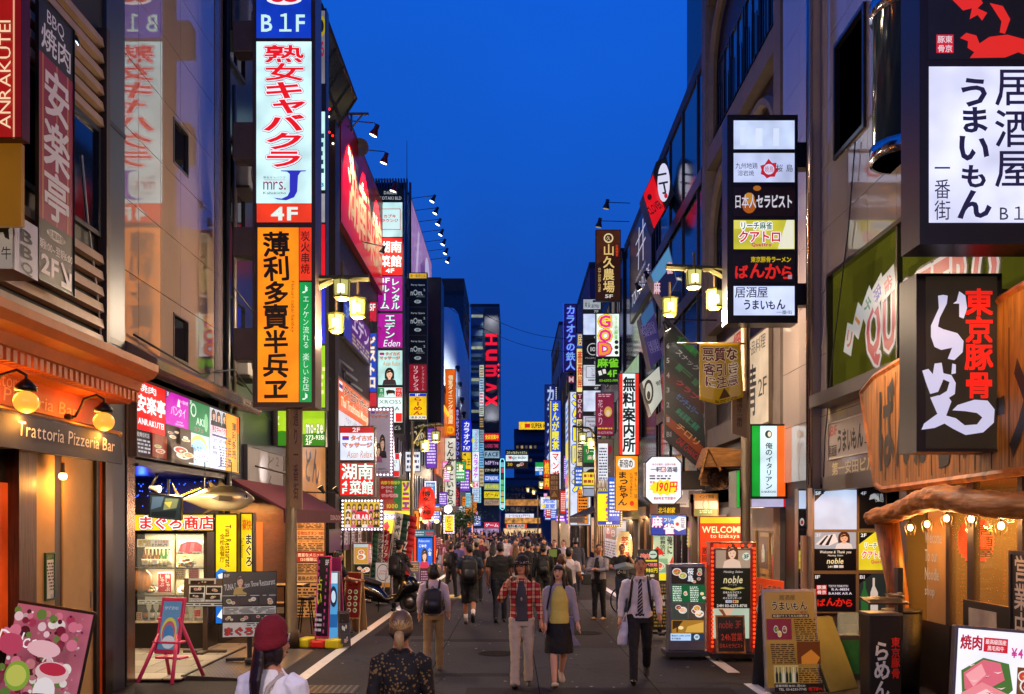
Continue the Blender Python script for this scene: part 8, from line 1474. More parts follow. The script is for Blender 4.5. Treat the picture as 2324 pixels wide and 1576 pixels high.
def backpack(label,o,Z,col,y=-.19,w_=.16,h_=.22,z=1.16,name='backpack'):
    b=thing(name,label,'bag',o.location,o.rotation_euler.z);m_=MB()
    m_.loft([[tuple(Z((w_*k*math.copysign(abs(math.cos(a))**.5,math.cos(a)),y+.075*k*math.copysign(abs(math.sin(a))**.5,math.sin(a)),z+zz))) for a in [2*math.pi*i/20 for i in range(20)]] for zz,k in ((-h_,.82),(-h_*.9,1),(0,1.0),(h_*.7,.95),(h_*.95,.7),(h_,.4))])
    m_.obj('main_bag',M(col,.6,0,.25,30,.2),b,True);m_=MB()
    m_.loft([[tuple(Z((w_*.78*k*math.cos(a),y-.06+.04*k*math.sin(a),z-h_*.35+zz))) for a in [2*math.pi*i/14 for i in range(14)]] for zz,k in ((-h_*.5,.8),(0,1),(h_*.45,.9),(h_*.5,.5))]);m_.obj('front_pocket',M(col,.5,0,.3,30),b,True)
    for sd in (1,-1):MB().tube([Z((sd*.09,y+.05,z+h_*.85)),Z((sd*.105,-.02,1.455)),Z((sd*.11,.1,1.38)),Z((sd*.13,.13,1.2)),Z((sd*.16,.02,1.0)),Z((sd*.14,y+.06,z-h_*.7))],.018,6).obj('strap',M(col,.7),b,True)
    MB().tube([Z((-.03,y+.02,z+h_*.9)),Z((0,y+.01,z+h_*1.18)),Z((.03,y+.02,z+h_*.9))],.008,6).obj('handle',M(col,.6),b,True)
    return b
def plaid():
    m=bpy.data.materials.new('plaid_cloth');m.use_nodes=True;t_=m.node_tree;b=t_.nodes['Principled BSDF'];b.inputs['Roughness'].default_value=.85
    co=t_.nodes.new('ShaderNodeTexCoord');prev=None
    for i,(ax,sc_,th,col) in enumerate((('X',3,.80,'#e0b890'),('Z',3,.80,'#e0b890'),('X',6,.90,'#30080c'),('Z',6,.90,'#30080c'))):
        wv=t_.nodes.new('ShaderNodeTexWave');wv.bands_direction=ax;wv.inputs['Scale'].default_value=sc_;gt=t_.nodes.new('ShaderNodeMath');gt.operation='GREATER_THAN';gt.inputs[1].default_value=th
        ml=t_.nodes.new('ShaderNodeMath');ml.operation='MULTIPLY';ml.inputs[1].default_value=.6;mx=t_.nodes.new('ShaderNodeMix');mx.data_type='RGBA';mx.inputs[7].default_value=lin(col)+(1,)
        if prev is None:mx.inputs[6].default_value=lin('#a82028')+(1,)
        else:t_.links.new(prev,mx.inputs[6])
        t_.links.new(co.outputs['Object'],wv.inputs[0]);t_.links.new(wv.outputs[1],gt.inputs[0]);t_.links.new(gt.outputs[0],ml.inputs[0]);t_.links.new(ml.outputs[0],mx.inputs[0]);prev=mx.outputs[2]
    t_.links.new(prev,b.inputs['Base Color']);return m
def dotted(base,dot,sc_,th):
    m=bpy.data.materials.new('printed_cloth');m.use_nodes=True;t_=m.node_tree;b=t_.nodes['Principled BSDF'];b.inputs['Roughness'].default_value=.8
    co=t_.nodes.new('ShaderNodeTexCoord');vo=t_.nodes.new('ShaderNodeTexVoronoi');vo.inputs['Scale'].default_value=sc_;n=t_.nodes.new('ShaderNodeTexNoise');n.inputs['Scale'].default_value=5
    ad_=t_.nodes.new('ShaderNodeMath');ad_.operation='SUBTRACT';lt_=t_.nodes.new('ShaderNodeMath');lt_.operation='LESS_THAN';lt_.inputs[1].default_value=th;mx=t_.nodes.new('ShaderNodeMix');mx.data_type='RGBA'
    mx.inputs[6].default_value=lin(base)+(1,);mx.inputs[7].default_value=lin(dot)+(1,)
    for q_ in (vo,n):t_.links.new(co.outputs['Object'],q_.inputs['Vector'])
    t_.links.new(vo.outputs[0],ad_.inputs[0]);t_.links.new(n.outputs[0],ad_.inputs[1]);t_.links.new(ad_.outputs[0],lt_.inputs[0]);t_.links.new(lt_.outputs[0],mx.inputs[0]);t_.links.new(mx.outputs[2],b.inputs['Base Color']);return m
# --- nearest two, seen from behind
o,Z=person('woman in a dark red knitted cap and white T-shirt, cut by the lower edge',618,5.5,1.56,-24,'#f0ecec','s',hair='#241410',style='bob',g=1.25,head=-38,vox=.008,female=True,feat=True,hat=None,skin='#c08468')
m_=MB();m0=MB().lathe([(.098,1.595),(.106,1.61),(.106,1.645),(.1,1.65),(.102,1.69),(.088,1.745),(.05,1.785),(.015,1.795)],(0,-.012,0),24);m_.v=[tuple(Z((v[0],v[1]*1.12,v[2]+.25*(v[1])+.02))) for v in m0.v];m_.f=m0.f;m_.m=m0.m
m_.obj('knit_cap',M('#7a1420',.95,0,.35,60,.5),o,True);MB().box(-.022,.022,0,.004,-.022,.022).obj('cap_tag',M('#c8b8b0',.6),o,loc=tuple(Z((.09,.06,1.665))),rot=(.2,0,R(120)))
m_=MB()
for i in range(16):a=1.9+i*.19;x,y=.088*math.cos(a),-.01+.1*math.sin(a);m_.tube([Z((x,y,1.6)),Z((x*1.15,y*1.1,1.5)),Z((x*1.25,y*1.25-.01,1.40-.02*(i%3))),Z((x*1.1,y*1.3-.02,1.30-.03*(i%4)))],[.02,.022,.018,.004],6)
blend(m_,'hair_strands',M('#241410',.4,0,.4,40,.3),o,.007,.004)
b=thing('shoulder_bag_strap','cream shoulder bag and strap worn over the white T-shirt','bag',o.location,o.rotation_euler.z);MB().tube([Z((.1,-.02,1.44)),Z((.06,-.115,1.36)),Z((.02,-.14,1.2)),Z((-.12,-.12,.95))],.014,6).obj('strap',M('#b8a898',.7),b,True);MB().box(-.14,.14,-.05,.05,-.2,.0).obj('pouch',M('#b8a898',.7),b,bevel=.03,loc=tuple(Z((-.16,-.14,.95))))
o,Z=person('woman with bleached tied-back hair and black gold-dotted blouse, seen from behind',910,6.3,1.58,0,'#100c0c','l',hair='#8a7458',style=None,vox=.008,female=True,tm=dotted('#0e0a0a','#7a5c30',42,-.24),skin='#a86c48')
hm=MB();hm.ball(Z((0,-.012,1.648)),.084*.953,.103*.953,.095*.953,20);hm.ball(Z((0,-.035,1.60)),.079,.072,.09,16)
hmat=M('#5e452c',.4,0,.3,30,.3);blend(hm,'hair',hmat,o,.008,.002)
sm_,sd_=M('#a8844e',.4,0,.3,60),M('#4a3220',.4,0,.3,60);m_=MB();rnd=random.Random(2)
for i in range(150):
    a=rnd.uniform(0,6.283);el_=rnd.uniform(-.1,1.45);pts=[]
    for k in range(7):
        f_=k/6;d0=Vector((math.cos(a)*math.cos(el_),math.sin(a)*math.cos(el_),math.sin(el_)));d=d0.lerp(Vector((.03*math.cos(a),-.97,-.5)),f_).normalized();pts.append(Z((d.x*.083,-.014+d.y*.103,1.64+d.z*.093)))
    m_.tube(pts,[.001,.003,.004,.004,.004,.004,.003],5,sd_ if rnd.random()<(.5 if el_>.9 else .22) else sm_)
m_.obj('hair_strands',None,o,True)
m_=MB();m_.loft([[tuple(Z((.086*math.cos(a),-.012+.104*math.sin(a),z+.32*(-.012+.104*math.sin(a))+.0))) for a in [2*math.pi*i/24 for i in range(24)]] for z in (1.575,1.605)]);m_.obj('head_band',M('#0c0a0c',.7),o,True)
m_=MB();m_.tube([Z((0,-.1,1.58)),Z((0,-.125,1.545)),Z((.005,-.115,1.49)),Z((0,-.1,1.44))],[.03,.034,.026,.008],10);m_.obj('ponytail',M('#a8885c',.45,0,.4,40,.3),o,True)
# --- the named figures in the road
o,Z=person('woman in white blouse and khaki trousers with a dark backpack, walking away',984,13.6,1.58,0,'#c8b4b8','l','#8a7048','t','#504038','#1a100e','bob',((10,4),(-12,22)),((-4,14,40,0),(-4,14,30,2)),.98,female=True);backpack('dark navy backpack with loop handle on the woman in the white blouse',o,Z,'#12121c',-.17,.15,.2,1.14)
o,Z=person('man in navy T-shirt and black shorts with a black backpack, walking away',1066,20.1,1.77,0,'#1e2c40','s','#101014','s','#2a2826','#120e0e','short',((-22,30),(12,2)),((14,12,50,-12),(14,12,50,-12)),1.1,socks='#d8d0d0',skin='#a0684a');backpack('black backpack on the man in black shorts',o,Z,'#0c0c10',-.19,.17,.26,1.14)
o,Z=person('large man in black T-shirt and dark jeans walking away, left of centre',1135,20.7,1.76,0,'#0e0e10','s','#10141e','t','#1a1818','#0e0c0c','short',((8,2),(-10,14)),g=1.3,skin='#8a5a42');b=backpack('white and grey cap clipped bag at the side of the large man in black',o,Z,'#a8a098',0,.07,.07,1.02,'cap_bag')
for v in b.children:v.location=Vector((.34,-.12,0)) if 'strap' not in v.name and 'handle' not in v.name else v.location
o,Z=person('young man in dark polo shirt looking right, leftmost of the walking group',1024,28.0,1.62,-35,'#14141e','s','#141420','t','#181418','#100c0e','short',skin='#a8745a');backpack('round black daypack on the young man in the dark polo',o,Z,'#101018',-.19,.15,.2,1.2)
person('man in dark T-shirt and pale cap behind the backpack man',1082,26.5,1.74,-8,'#1c1c26','s','#16161e',hat=('#a89c98',None),style='short',skin='#9a664e')
person('woman in sheer white blouse and dark cropped trousers with long black hair',1118,30.0,1.64,0,'#b8a8a0','l','#181828',hair='#100c10',style='long',female=True,shoes='#605868')
person('woman with very long light brown hair walking away at the centre',1171,26.0,1.62,0,'#7a6a58','l','#3a3038',hair='#6a4828',style='long',female=True)
person('man in dark navy suit walking away beside the long brown hair',1198,25.0,1.74,0,'#12141e','l','#12141e',skin='#a06e54',g=1.08)
o,Z=person('man in black jacket with thinning hair walking away, behind the couple',1233,22.6,1.70,0,'#0e0f12','l','#101218',hair='#14100e',skin='#9a684e',g=1.08);backpack('black bag with green cords on the man with thinning hair',o,Z,'#101412',-.18,.13,.18,1.16)
o,Z=person('woman with reddish brown hair carrying a khaki pack, behind the couple',1275,19.0,1.56,-20,'#4a4438','l','#202028',hair='#4a2414',style='bob',female=True);backpack('khaki cloth backpack on the reddish haired woman',o,Z,'#5a5038',-.18,.15,.22,1.14)
o,Z=person('man in white short sleeved shirt and blue jeans looking to the right',1292,20.4,1.68,-25,'#c4b8b8','s','#24344a',hair='#100c0c',pose=((18,4),(-20,28)),arms=((10,8,60,-10),(14,8,60,-6)),skin='#9a6448')
o,Z=person('tall man in grey suit walking away carrying a black case',1306,29.0,1.79,0,'#3a3a46','l','#30303c',hair='#0e0a0c',pose=((12,2),(-22,36)),skin='#a06e52',g=1.1)
b=thing('briefcase','black soft case hanging from the hand of the man in the grey suit','bag',(o.location.x+.34,o.location.y-.05,ground(29)));MB().box(-.16,.16,-.05,.05,.32,.66).obj('case',M('#0c0c0e',.5),b,bevel=.03);MB().tube([(-.07,0,.65),(-.05,0,.77),(.05,0,.77),(.07,0,.65)],.012,6).obj('handle',M('#0c0c0e',.5),b,True)
FC=180
person('man in white open shirt standing at the right beyond the tall suit',1279,33.0,1.66,140,'#c8c0c0','l','#202430',feat=True,hair='#0e0a0a',skin='#b88468')
o,Z=person('dark haired man holding up a green leaflet among the crowd',1258,31.0,1.68,165,'#141216','l','#15151c',feat=True,arms=((25,6,85,-22),(10,6,40,-10)));lf=thing('leaflet','green and yellow leaflet held by the dark haired man','leaflet',tuple(P(1255,1258,30.6)));MB().box(-.13,.13,-.01,.01,-.1,.16).obj('sheet',M('#6a8a28',.5,0,.4,9),lf,rot=(R(-15),0,0))
person('woman in black top facing the viewer, left of the navy suit',1184,28.0,1.60,FC,'#121216','s','#1a1a22',hair='#1c1210',style='bob',female=True,feat=True,skin='#c89478')
person('woman in black top with parted hair facing the viewer, right of the navy suit',1221,28.6,1.61,170,'#101014','s','#1a1a22',hair='#140e0e',style='long',female=True,feat=True,skin='#c89478')
person('pale bloused woman with glasses half hidden by the navy suit',1207,29.4,1.58,175,'#b8a8a4','l','#2a2a34',hair='#181010',style='bob',female=True,feat=True,skin='#c08c70')
person('woman in lavender top with a dark bob near the blue lit sign',1040,33.0,1.58,-10,'#5a5488','s','#28283a',hair='#140e12',style='bob',female=True);person('woman in pale pink dress with long reddish hair near the blue lit sign',1017,36.0,1.62,10,'#b88c90','s','#b88c90','k',hair='#4a2018',style='long',female=True)
o,Z=person('woman in white T-shirt and blue jeans with a handbag, facing the viewer',1150,45,1.62,FC,'#c0b8c0','s','#30507a',hair='#2a1a14',style='long',female=True,feat=True);hb_=thing('handbag','cream handbag on the arm of the woman in blue jeans','bag',(o.location.x+.3,44.9,ground(45)));MB().box(-.15,.15,-.05,.05,.8,1.02).obj('pouch',M('#c8b8a0',.5),hb_,bevel=.03);MB().tube([(-.1,0,1.0),(0,0,1.2),(.1,0,1.0)],.012,6).obj('handle',M('#8a7860',.5),hb_,True)
# --- the couple, the man in the tie, men standing
o,Z=person('man in red plaid shirt and brimmed hat talking on a phone',1184,12.35,1.70,178,'#b03038','l','#b8a894','t','#e0d8d0','#4a3020','bob',((10,2),(-6,14)),((28,22,(-.42,.30,.95),0),(2,9,6,7)),1.0,'#3c3a40',feat=True,hat=('#2a2424','brim'),tm=plaid(),head=-18,skin='#cc9070')
for c in o.children:
    if c.name.startswith('shoe'):c.data.materials[0]=M('#101014',.5)
    if c.name.startswith('hat'):pass
m_=MB();m0=MB().lathe([(.0945,1.668),(.0965,1.695)],(0,0,0),18);m_.v=[tuple(Z((v[0],v[1]*1.16+.004,v[2]))) for v in m0.v];m_.f=m0.f;m_.m=m0.m;m_.obj('hat_band',dotted('#d8d0c8','#141012',60,.1),o,True)
m_=MB()
for sd in (1,-1):m_.tube([Z((sd*.032+.022*math.cos(a),.125,1.622+.016*math.sin(a))) for a in [i*.6283 for i in range(11)]],.0025,4)
m_.obj('glasses',M('#2a2020',.3,.6),o,rot=(0,0,0));MB().tube([Z((-.06,.075,1.44)),Z((0,.145,1.2)),Z((.06,.075,1.44))],.004,5).obj('neck_cord',M('#141010',.6),o);MB().ball(Z((0,.148,1.19)),.012,.006,.03,8).obj('pendant',M('#b8b0a8',.3,.8),o)
fo_=thing('mobile_phone','dark mobile phone held to the ear by the man in plaid','phone',tuple(o.matrix_basis @ Z((.115,.03,1.60))),o.rotation_euler.z);MB().box(-.006,.006,-.035,.035,-.065,.065).obj('phone_body',M('#101014',.3),fo_,bevel=.004)
o,Z=person('woman in yellow top, grey cardigan and black skirt, hand in hand with the plaid man',1268,12.5,1.62,186,'#9a929c','l','#0a0a0e','k','#c0ac94','#1c100e','long',((14,4),(-10,26)),((6,7,10,3),(4,12,8,9)),1.05,'#d0bc58',feat=True,female=True,head=-22,skin='#d8a484')
for c in list(o.children):
    if c.name.startswith('inner_shirt'):c.scale=(1.35,1.2,1.0);c.location=(0,-.014,0)
m_=MB();sc_f=[[tuple(Z((sd_*(.10+w_),y,z))) for w_,y in ((0,-.1),(.13+.1*(z<.7),-.02),(.12+.1*(z<.7),.02),(.02,.04))] for sd_ in (-1,) for z in (.98,.85,.70,.56)]
m_.loft(sc_f);blend(m_,'cardigan_tail',M('#7a748a',.85,0,.2,20),o,.012,.01);m_=MB();m_.loft([[tuple(Z((.10+w_,y,z))) for w_,y in ((0,-.1),(.1,-.02),(.09,.02),(.02,.04))] for z in (.98,.85,.70,.60)]);blend(m_,'cardigan_tail',M('#7a748a',.85,0,.2,20),o,.012,.01)
b=thing('shoulder_bag','dark shoulder bag strap over the grey cardigan','bag',o.location,o.rotation_euler.z);MB().tube([Z((.12,.06,1.43)),Z((.15,.13,1.3)),Z((.19,.06,1.05))],.012,6).obj('strap',M('#141018',.7),b,True);MB().box(-.05,.05,-.1,.1,-.24,0).obj('pouch',M('#141018',.7),b,bevel=.02,loc=tuple(Z((.24,-.04,1.02))))
o,Z=person('man in white shirt and striped tie walking towards the viewer with a plastic bag',1453,12.75,1.73,172,'#d8ccc8','l','#0e0e12','t','#0a0a0c','#0e0a0a','short',((20,8),(-16,30)),((0,13,14,4),(16,12,28,2)),1.05,feat=True,head=8,skin='#c08866')
m_=MB();m_.loft([[tuple(Z((sx*w_,y,z))) for sx,y in ((-1,yy),(1,yy),(1,yy+.012),(-1,yy+.012))] for z,w_,yy in ((1.43,.016,.075),(1.40,.024,.098),(1.22,.03,.138),(1.04,.038,.128),(.98,.036,.13),(.94,.004,.13))])
tm_=bpy.data.materials.new('striped_tie');tm_.use_nodes=True;t_=tm_.node_tree;wv=t_.nodes.new('ShaderNodeTexWave');wv.bands_direction='DIAGONAL';wv.inputs['Scale'].default_value=13;co=t_.nodes.new('ShaderNodeTexCoord');rp_2=t_.nodes.new('ShaderNodeValToRGB');rp_2.color_ramp.interpolation='CONSTANT';rp_2.color_ramp.elements[0].color=lin('#14121c')+(1,);rp_2.color_ramp.elements[1].color=lin('#b8b0b8')+(1,);rp_2.color_ramp.elements[1].position=.85
t_.links.new(co.outputs['Object'],wv.inputs[0]);t_.links.new(wv.outputs[1],rp_2.inputs[0]);t_.links.new(rp_2.outputs[0],t_.nodes['Principled BSDF'].inputs['Base Color']);m_.obj('tie',tm_,o,True)
for sd in (1,-1):m_=MB();m_.loft([[tuple(Z(v)) for v in q_] for q_ in ([(sd*.012,.085,1.435),(sd*.075,.05,1.47),(sd*.07,.03,1.45)],[(sd*.05,.115,1.385),(sd*.085,.065,1.43),(sd*.07,.04,1.43)])]);m_.obj('collar',M('#c8b8c0',.7),o,True)
m_=MB();ring_=[[tuple(Z((.158*math.cos(a),.118*math.sin(a),z))) for a in [i*.2618 for i in range(24)]] for z in (.925,.96)];m_.loft(ring_);m_.obj('belt',M('#0a0808',.4),o,True)
backpack('black backpack straps on the shoulders of the man in the tie',o,Z,'#14121c',-.19,.15,.22,1.16)
b=thing('plastic_bag','small white plastic shopping bag carried by the man in the tie','bag',tuple(P(1415,1432,12.7)));m_=MB();m_.loft([[(w_*math.cos(a)+dx,d_*math.sin(a),z) for a in [i*.5236 for i in range(12)]] for z,w_,d_,dx in ((-.2,.05,.03,-.02),(-.19,.07,.05,-.02),(-.05,.075,.05,0),(.07,.06,.03,.01),(.12,.035,.015,.02))]);blend(m_,'film',M('#c8c0c8',.4,0,.1,6),b,.01,.02)
for sx in (-1,1):MB().tube([(sx*.04+.01,0,.1),(.03,0,.24)],.008,6).obj('handle',M('#c8c0c8',.5),b)
person('man in light grey blazer and black trousers standing with folded arms',1359,21.2,1.70,150,'#7c7880','l','#0c0c10','t','#8a6848','#120e0c','short',((3,2),(-4,4)),((22,10,(-.85,.45,.1),0),(26,10,(-.9,.4,-.02),0)),1.05,'#0e0e12',feat=True,head=35,skin='#a87254')
o,Z=person('young man in black printed T-shirt holding a tray with one hand at his ear',1412,22.4,1.68,168,'#0e0e12','s','#22304a','t','#303038','#100c0c','short',((3,2),(-3,3)),((30,20,55,-25),(40,30,(-.5,.1,.9),0)),1.0,feat=True,skin='#a8745a')
ty=thing('menu_tray','grey tilted menu tray held by the man in the black T-shirt','tray',tuple(P(1416,1283,21.9)));MB().prism([(-.24,-.03),(0,-.06),(.24,.0),(.04,.05)],-.25,.1).obj('board',M('#6a7470',.5),ty,rot=(R(12),0,0))
a=Art(0);a.y=0;a.text('100%\nビール!',-.09,1.0,.1,1.18,'#c8c8c8',b=.02);lt=a.mb.obj('shirt_print',None,o);lt.location=(0,.158,.0);lt.rotation_euler=(0,0,math.pi)
o,Z=person('man in dark jacket and cap standing astride beside the parked scooter',907,23.4,1.74,-30,'#241e16','l','#0c0c10','t','#0e0e10','#100c0c','short',((10,2),(-6,6)),((20,8,60,-15),(16,8,60,-15)),hat=('#101218','peak'));backpack('dark blue rucksack on the man beside the scooter',o,Z,'#101828',-.2,.17,.25,1.14)
person('waiter in black leaning over the lit tablet stand on the left',768,18.3,1.64,-60,'#0e0c10','s','#0e0e12','t','#101010','#0e0a0a','short',arms=((30,6,50,-8),(26,6,50,-8)),feat=True,skin='#b07a58')
settle()
# --- the far crowd: a few built people, the rest copies with their own clothes and places
protos=[person('far pedestrian in %s'%d,1100+9*i,52+2*i,h,fc,tp,sl,bt,lg,hair=hr,style=st,female=fm_,vox=.02,fingers=False,pose=ps,group='crowd of small pedestrians far down the street')[0] for i,(d,h,fc,tp,sl,bt,lg,hr,st,fm_,ps) in enumerate((
    ('white shirt walking towards the viewer near street centre',1.70,180,'#b8b0b4','l','#181c26','t','#120e0e','short',False,((14,4),(-14,20))),('dark suit walking away near street centre',1.72,0,'#14161e','l','#14161e','t','#120e0e','short',False,((-14,20),(14,4))),
    ('beige top with long hair walking away near street centre',1.6,5,'#8a7868','s','#2a2c38','t','#22140e','long',True,((10,4),(-10,14))),('pale dress with a bob walking towards the viewer near street centre',1.58,175,'#a89aa4','s','#6a6478','k','#1a1210','bob',True,((12,4),(-12,16))),
    ('navy T-shirt walking away near street centre',1.70,-8,'#1c2638','s','#22222a','t','#0e0c0c','short',False,((12,2),(-16,24))),('grey jacket walking towards the viewer near street centre',1.68,190,'#4c4a54','l','#1c1c24','t','#14100e','short',False,((-10,14),(12,3)))))]
settle()
rnd=random.Random(11);k_=0
cols=(('white','#b8b0b8'),('black','#101014'),('navy','#161e30'),('grey','#5a5860'),('pink','#a87884'),('blue','#384e78'),('cream','#a89880'),('charcoal','#24242c'),('maroon','#5a2030'),('pale lilac','#8a80a0'))
rows=(('nearest',38,10,985,1240),('second',50,12,1010,1245),('third',62,12,1030,1235),('fourth',78,12,1045,1230),('fifth',98,12,1060,1228),('farthest',125,12,1080,1222))
num=('first','second','third','fourth','fifth','sixth','seventh','eighth','ninth','tenth','eleventh','twelfth')
for nm,Y0,n,xa,xb in rows:
    for i in range(n):
        src=rnd.choice(protos);cn,cc=rnd.choice(cols);r_=src.copy();C.objects.link(r_);Y=Y0+rnd.uniform(-3.5,4.5);px=xa+(xb-xa)*(i+rnd.uniform(.15,.85))/n
        r_.location=((px-CX)*Y/F,Y,ground(Y));r_.rotation_euler=(0,0,src.rotation_euler.z+R(rnd.uniform(-25,25)));s=rnd.uniform(.95,1.06);r_.scale=(s,s,s)
        r_['label']='small far walker in %s top, %s from left, %s row of the crowd'%(cn,num[i],nm)
        for ch in src.children:
            c=ch.copy();C.objects.link(c);c.parent=r_
            if c.name.startswith(('shirt','jacket')):c.material_slots[0].link='OBJECT';c.material_slots[0].material=M(cc,.8,0,.1)
# ------------------------------------------------------------------ street furniture on the left pavement
def panelboard(lb,x0,y0,x1,y1,yb,Y,bg,items,s=.6,post='#4a4440',name='sign_board',cat='sign board',rz=0,lean=-8):
    k=Y/F;xc=(x0+x1)/2;o=thing(name,lb,cat,tuple(P(xc,yb,Y)),R(rz));o.location.z=ground(Y);W=(x1-x0)*k/2;H=(yb-y0)*k;z0=(yb-y1)*k
    f_=MB();f_.box(-W-.02,-W,0,.03,0,H);f_.box(W,W+.02,0,.03,0,H);f_.box(-W,W,0,.03,H-.02,H);f_.box(-W,W,0,.03,z0-.03,z0-.001);f_.obj('frame',M(post,.4,.4),o,rot=(R(lean),0,0))
    MB().box(-W,W,.0,.02,0,H*.97).obj('back_leaf',M(post,.5,.3),o,rot=(R(-lean*1.4),0,0),loc=(0,H*.4,0))
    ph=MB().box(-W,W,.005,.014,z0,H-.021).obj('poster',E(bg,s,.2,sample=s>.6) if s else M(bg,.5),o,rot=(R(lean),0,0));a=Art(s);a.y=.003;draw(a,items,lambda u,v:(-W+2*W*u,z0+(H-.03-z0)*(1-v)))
    if a.mb.v:a.mb.obj('printing',None,ph)
    return o
pf=panelboard('purple edged black 5F stand with yellow and red weighted feet',714,1262,744,1445,1470,16.3,'#1a0c1c',[t('5F',.6,.03,.9,.1,'#e8e0e8',b=.03),lines(.02,.02,.16,.98,12,'#d048a0'),lines(.86,.12,.99,.98,10,'#d048a0'),t('占い',.3,.25,.7,.6,'#c8d030',v=True,b=.03),lines(.25,.7,.8,.95,4,'#d0c8d0')],.35,'#c03878',rz=-18,lean=-4)
for i,c in enumerate(('#c8b818','#c81c18','#c8b818')):MB().box(-.42+i*.28,-.15+i*.28,-.18+.02*i,.2,0,.16-.03*(i==1)).obj('weight',M(c,.5,0,.2),pf,bevel=.03)
tb=front('tall grey tablet kiosk with a blue lit screen on the left pavement',745,1273,769,1440,16.6,d=.16,fr=2,fc='#8a8684',name='tablet_kiosk',cat='kiosk',bg='#50a0d8',s=.9,items=[r(748,1276,766,1300,'#d8e8f0'),e(757,1330,8,24,'#183048'),e(757,1330,5,14,'#c8e0f0'),r(748,1370,766,1400,'#2060a0')]);tb.location.z=ground(16.6)
panelboard('leaning rack of food leaflets beside the tablet kiosk',772,1362,794,1440,1447,16.2,'#5a3a28',[food(.05,.02,.95,.33,91),food(.05,.35,.95,.66,92),food(.05,.68,.95,.98,93)],.3,rz=20,lean=-14)
panelboard('dark red menu A-board with white brush writing and bowls',778,1266,814,1370,1404,18.6,'#6a1410',[t('どん',.2,.05,.8,.3,'#1c0c0a',jit=.3,b=.04)]+[e(.3+.4*(i%2),.42+.14*(i//2),.13,.05,'#d8c8a8') for i in range(8)]+[e(.3+.4*(i%2),.42+.14*(i//2),.1,.035,('#6a3a18','#4a6a28')[i%2]) for i in range(8)],.45,'#b89868',rz=-12)
panelboard('white round-logo lounge stand with red lettering behind the scooter',851,1279,884,1336,1375,25.5,'#c0b8b8',[e(.5,.4,.42,.36,'#383838'),e(.5,.4,.38,.32,'#c0b8b8'),t('カブキ\nラウンジ',.2,.3,.8,.5,'#c01c2c',b=.05),r(0,.82,1,1,'#c87818')],.45)
lightstand('lit food menu box with orange side and red characters near the pizza flag',800,1240,852,1338,1372,26.6,[(803,1243,836,1288,'#b8c8c8',.95,[food(804,1250,835,1287,94,'#c89038')]),(836.5,1243,850,1288,'#e8501c',1.0,[t('湖南菜館',839,1246,848,1285,'#f8f0e8',v=True,b=.04)]),(803,1289,850,1335,'#7a7a48',.9,[food(804,1290,849,1312,95),food(804,1313,849,1334,96)])],'#5a5450')
lightstand('tall blue lit relaxation sign with a woman, edged in red and amber bulbs',945,1219,984,1293,1330,33.5,[(948,1222,981,1290,'#2468d8',1.1,[t('Relaxation',950,1225,975,1231,'#d0e0f8',sh=.2),t('こゆき',951,1236,968,1243,'#e8f0fc',b=.03),t('小雪',972,1244,979,1262,'#e8f0fc',v=True,b=.03),lady(953,1244,974,1290,'#3a281c','#c8304a')])],'#3a3a48',trim=True)
panelboard('metal A-frame with a dim bar poster beside the scooter rider',931,1263,951,1318,1327,31.5,'#6a5468',[lines(.1,.05,.9,.4,4,'#c8a860'),food(.1,.45,.9,.95,97,'#5a3a58')],.5,'#b0a8a8');panelboard('small stacked magenta price cards in front of the blue lit sign',953,1288,973,1340,1345,29.5,'#5a1838',[lines(.1,.05,.9,.95,8,'#d8a8c0')],.5,'#5a5058')
front('teal twin banner above the blue lit relaxation sign',941,1203,986,1219,33.0,d=.05,fr=.5,fc='#205870',bg='#2a7a98',s=.6,items=[lines(943,1206,962,1217,2,'#d0e8f0'),lines(966,1206,984,1217,2,'#d84858')]);front('small red notice beside the blue lit sign',987,1219,1000,1240,34,d=.05,fr=.5,fc='#4a1418',bg='#a02434',s=.5,items=[lines(988,1221,999,1238,4,'#e0b0b8')])
def flag(lb,px,yt,yb,Y,dx,cols_,txts,w_=.62):
    q=Y/F;o=thing('nobori_flag',lb,'flag',tuple(P(px,yb,Y)));o.location.z=ground(Y);H=CH-(yt-HZ)*q-o.location.z;MB().tube([(0,0,0),(dx,0,H)],.014,6).obj('pole',M('#b0a8a8',.4,.4),o);MB().lathe([(.16,0),(.16,.06),(.03,.09)],n=12).obj('foot',M('#303030',.6),o)
    m_=MB();n=len(cols_)
    for i in range(n):
        for j in range(10):
            u0,u1,v0,v1=i/n,(i+1)/n,j/10,(j+1)/10;pt=lambda u,v:(dx*(.4+.6*v)+.02+u*w_,.03*math.sin(v*7+u*3),H*(.34+.66*v)-u*.12)
            m_.poly([pt(u0,v0),pt(u1,v0),pt(u1,v1),pt(u0,v1)],M(cols_[i],.7,0,.1))
    c_=m_.obj('cloth',None,o,True);sl=c_.modifiers.new('thickness','SOLIDIFY');sl.thickness=.004;a=Art(0);a.y=0
    for (s_,u0,u1,v0,v1,col,up) in txts:a.text(s_,u0,v0,u1,v1,col,v=True,b=.03)
    for i,v in enumerate(a.mb.v):p_=pt(v[0],v[2]);a.mb.v[i]=(p_[0],p_[1]-.014+v[1],p_[2])
    a.mb.obj('lettering',None,c_)
flag('tall green, white and red pizza flag leaning right',866,1163,1330,25.0,.38,('#c8c8c4','#1c3c30','#b81c24'),[('食べ放題',.05,.28,.3,.95,'#1c1c1c',0),('PIZZA',.4,.9,.1,.9,'#e0d8d8',0)],.56);flag('green and red Italian buffet flag beside the pizza flag',836,1196,1330,26.0,.12,('#2a5a40','#c0b8b8','#a01c28'),[('サラダ食べ放題',.36,.62,.2,.95,'#302828',0),('イタリアン',.7,.95,.3,.95,'#e0c8c8',0)],.46)
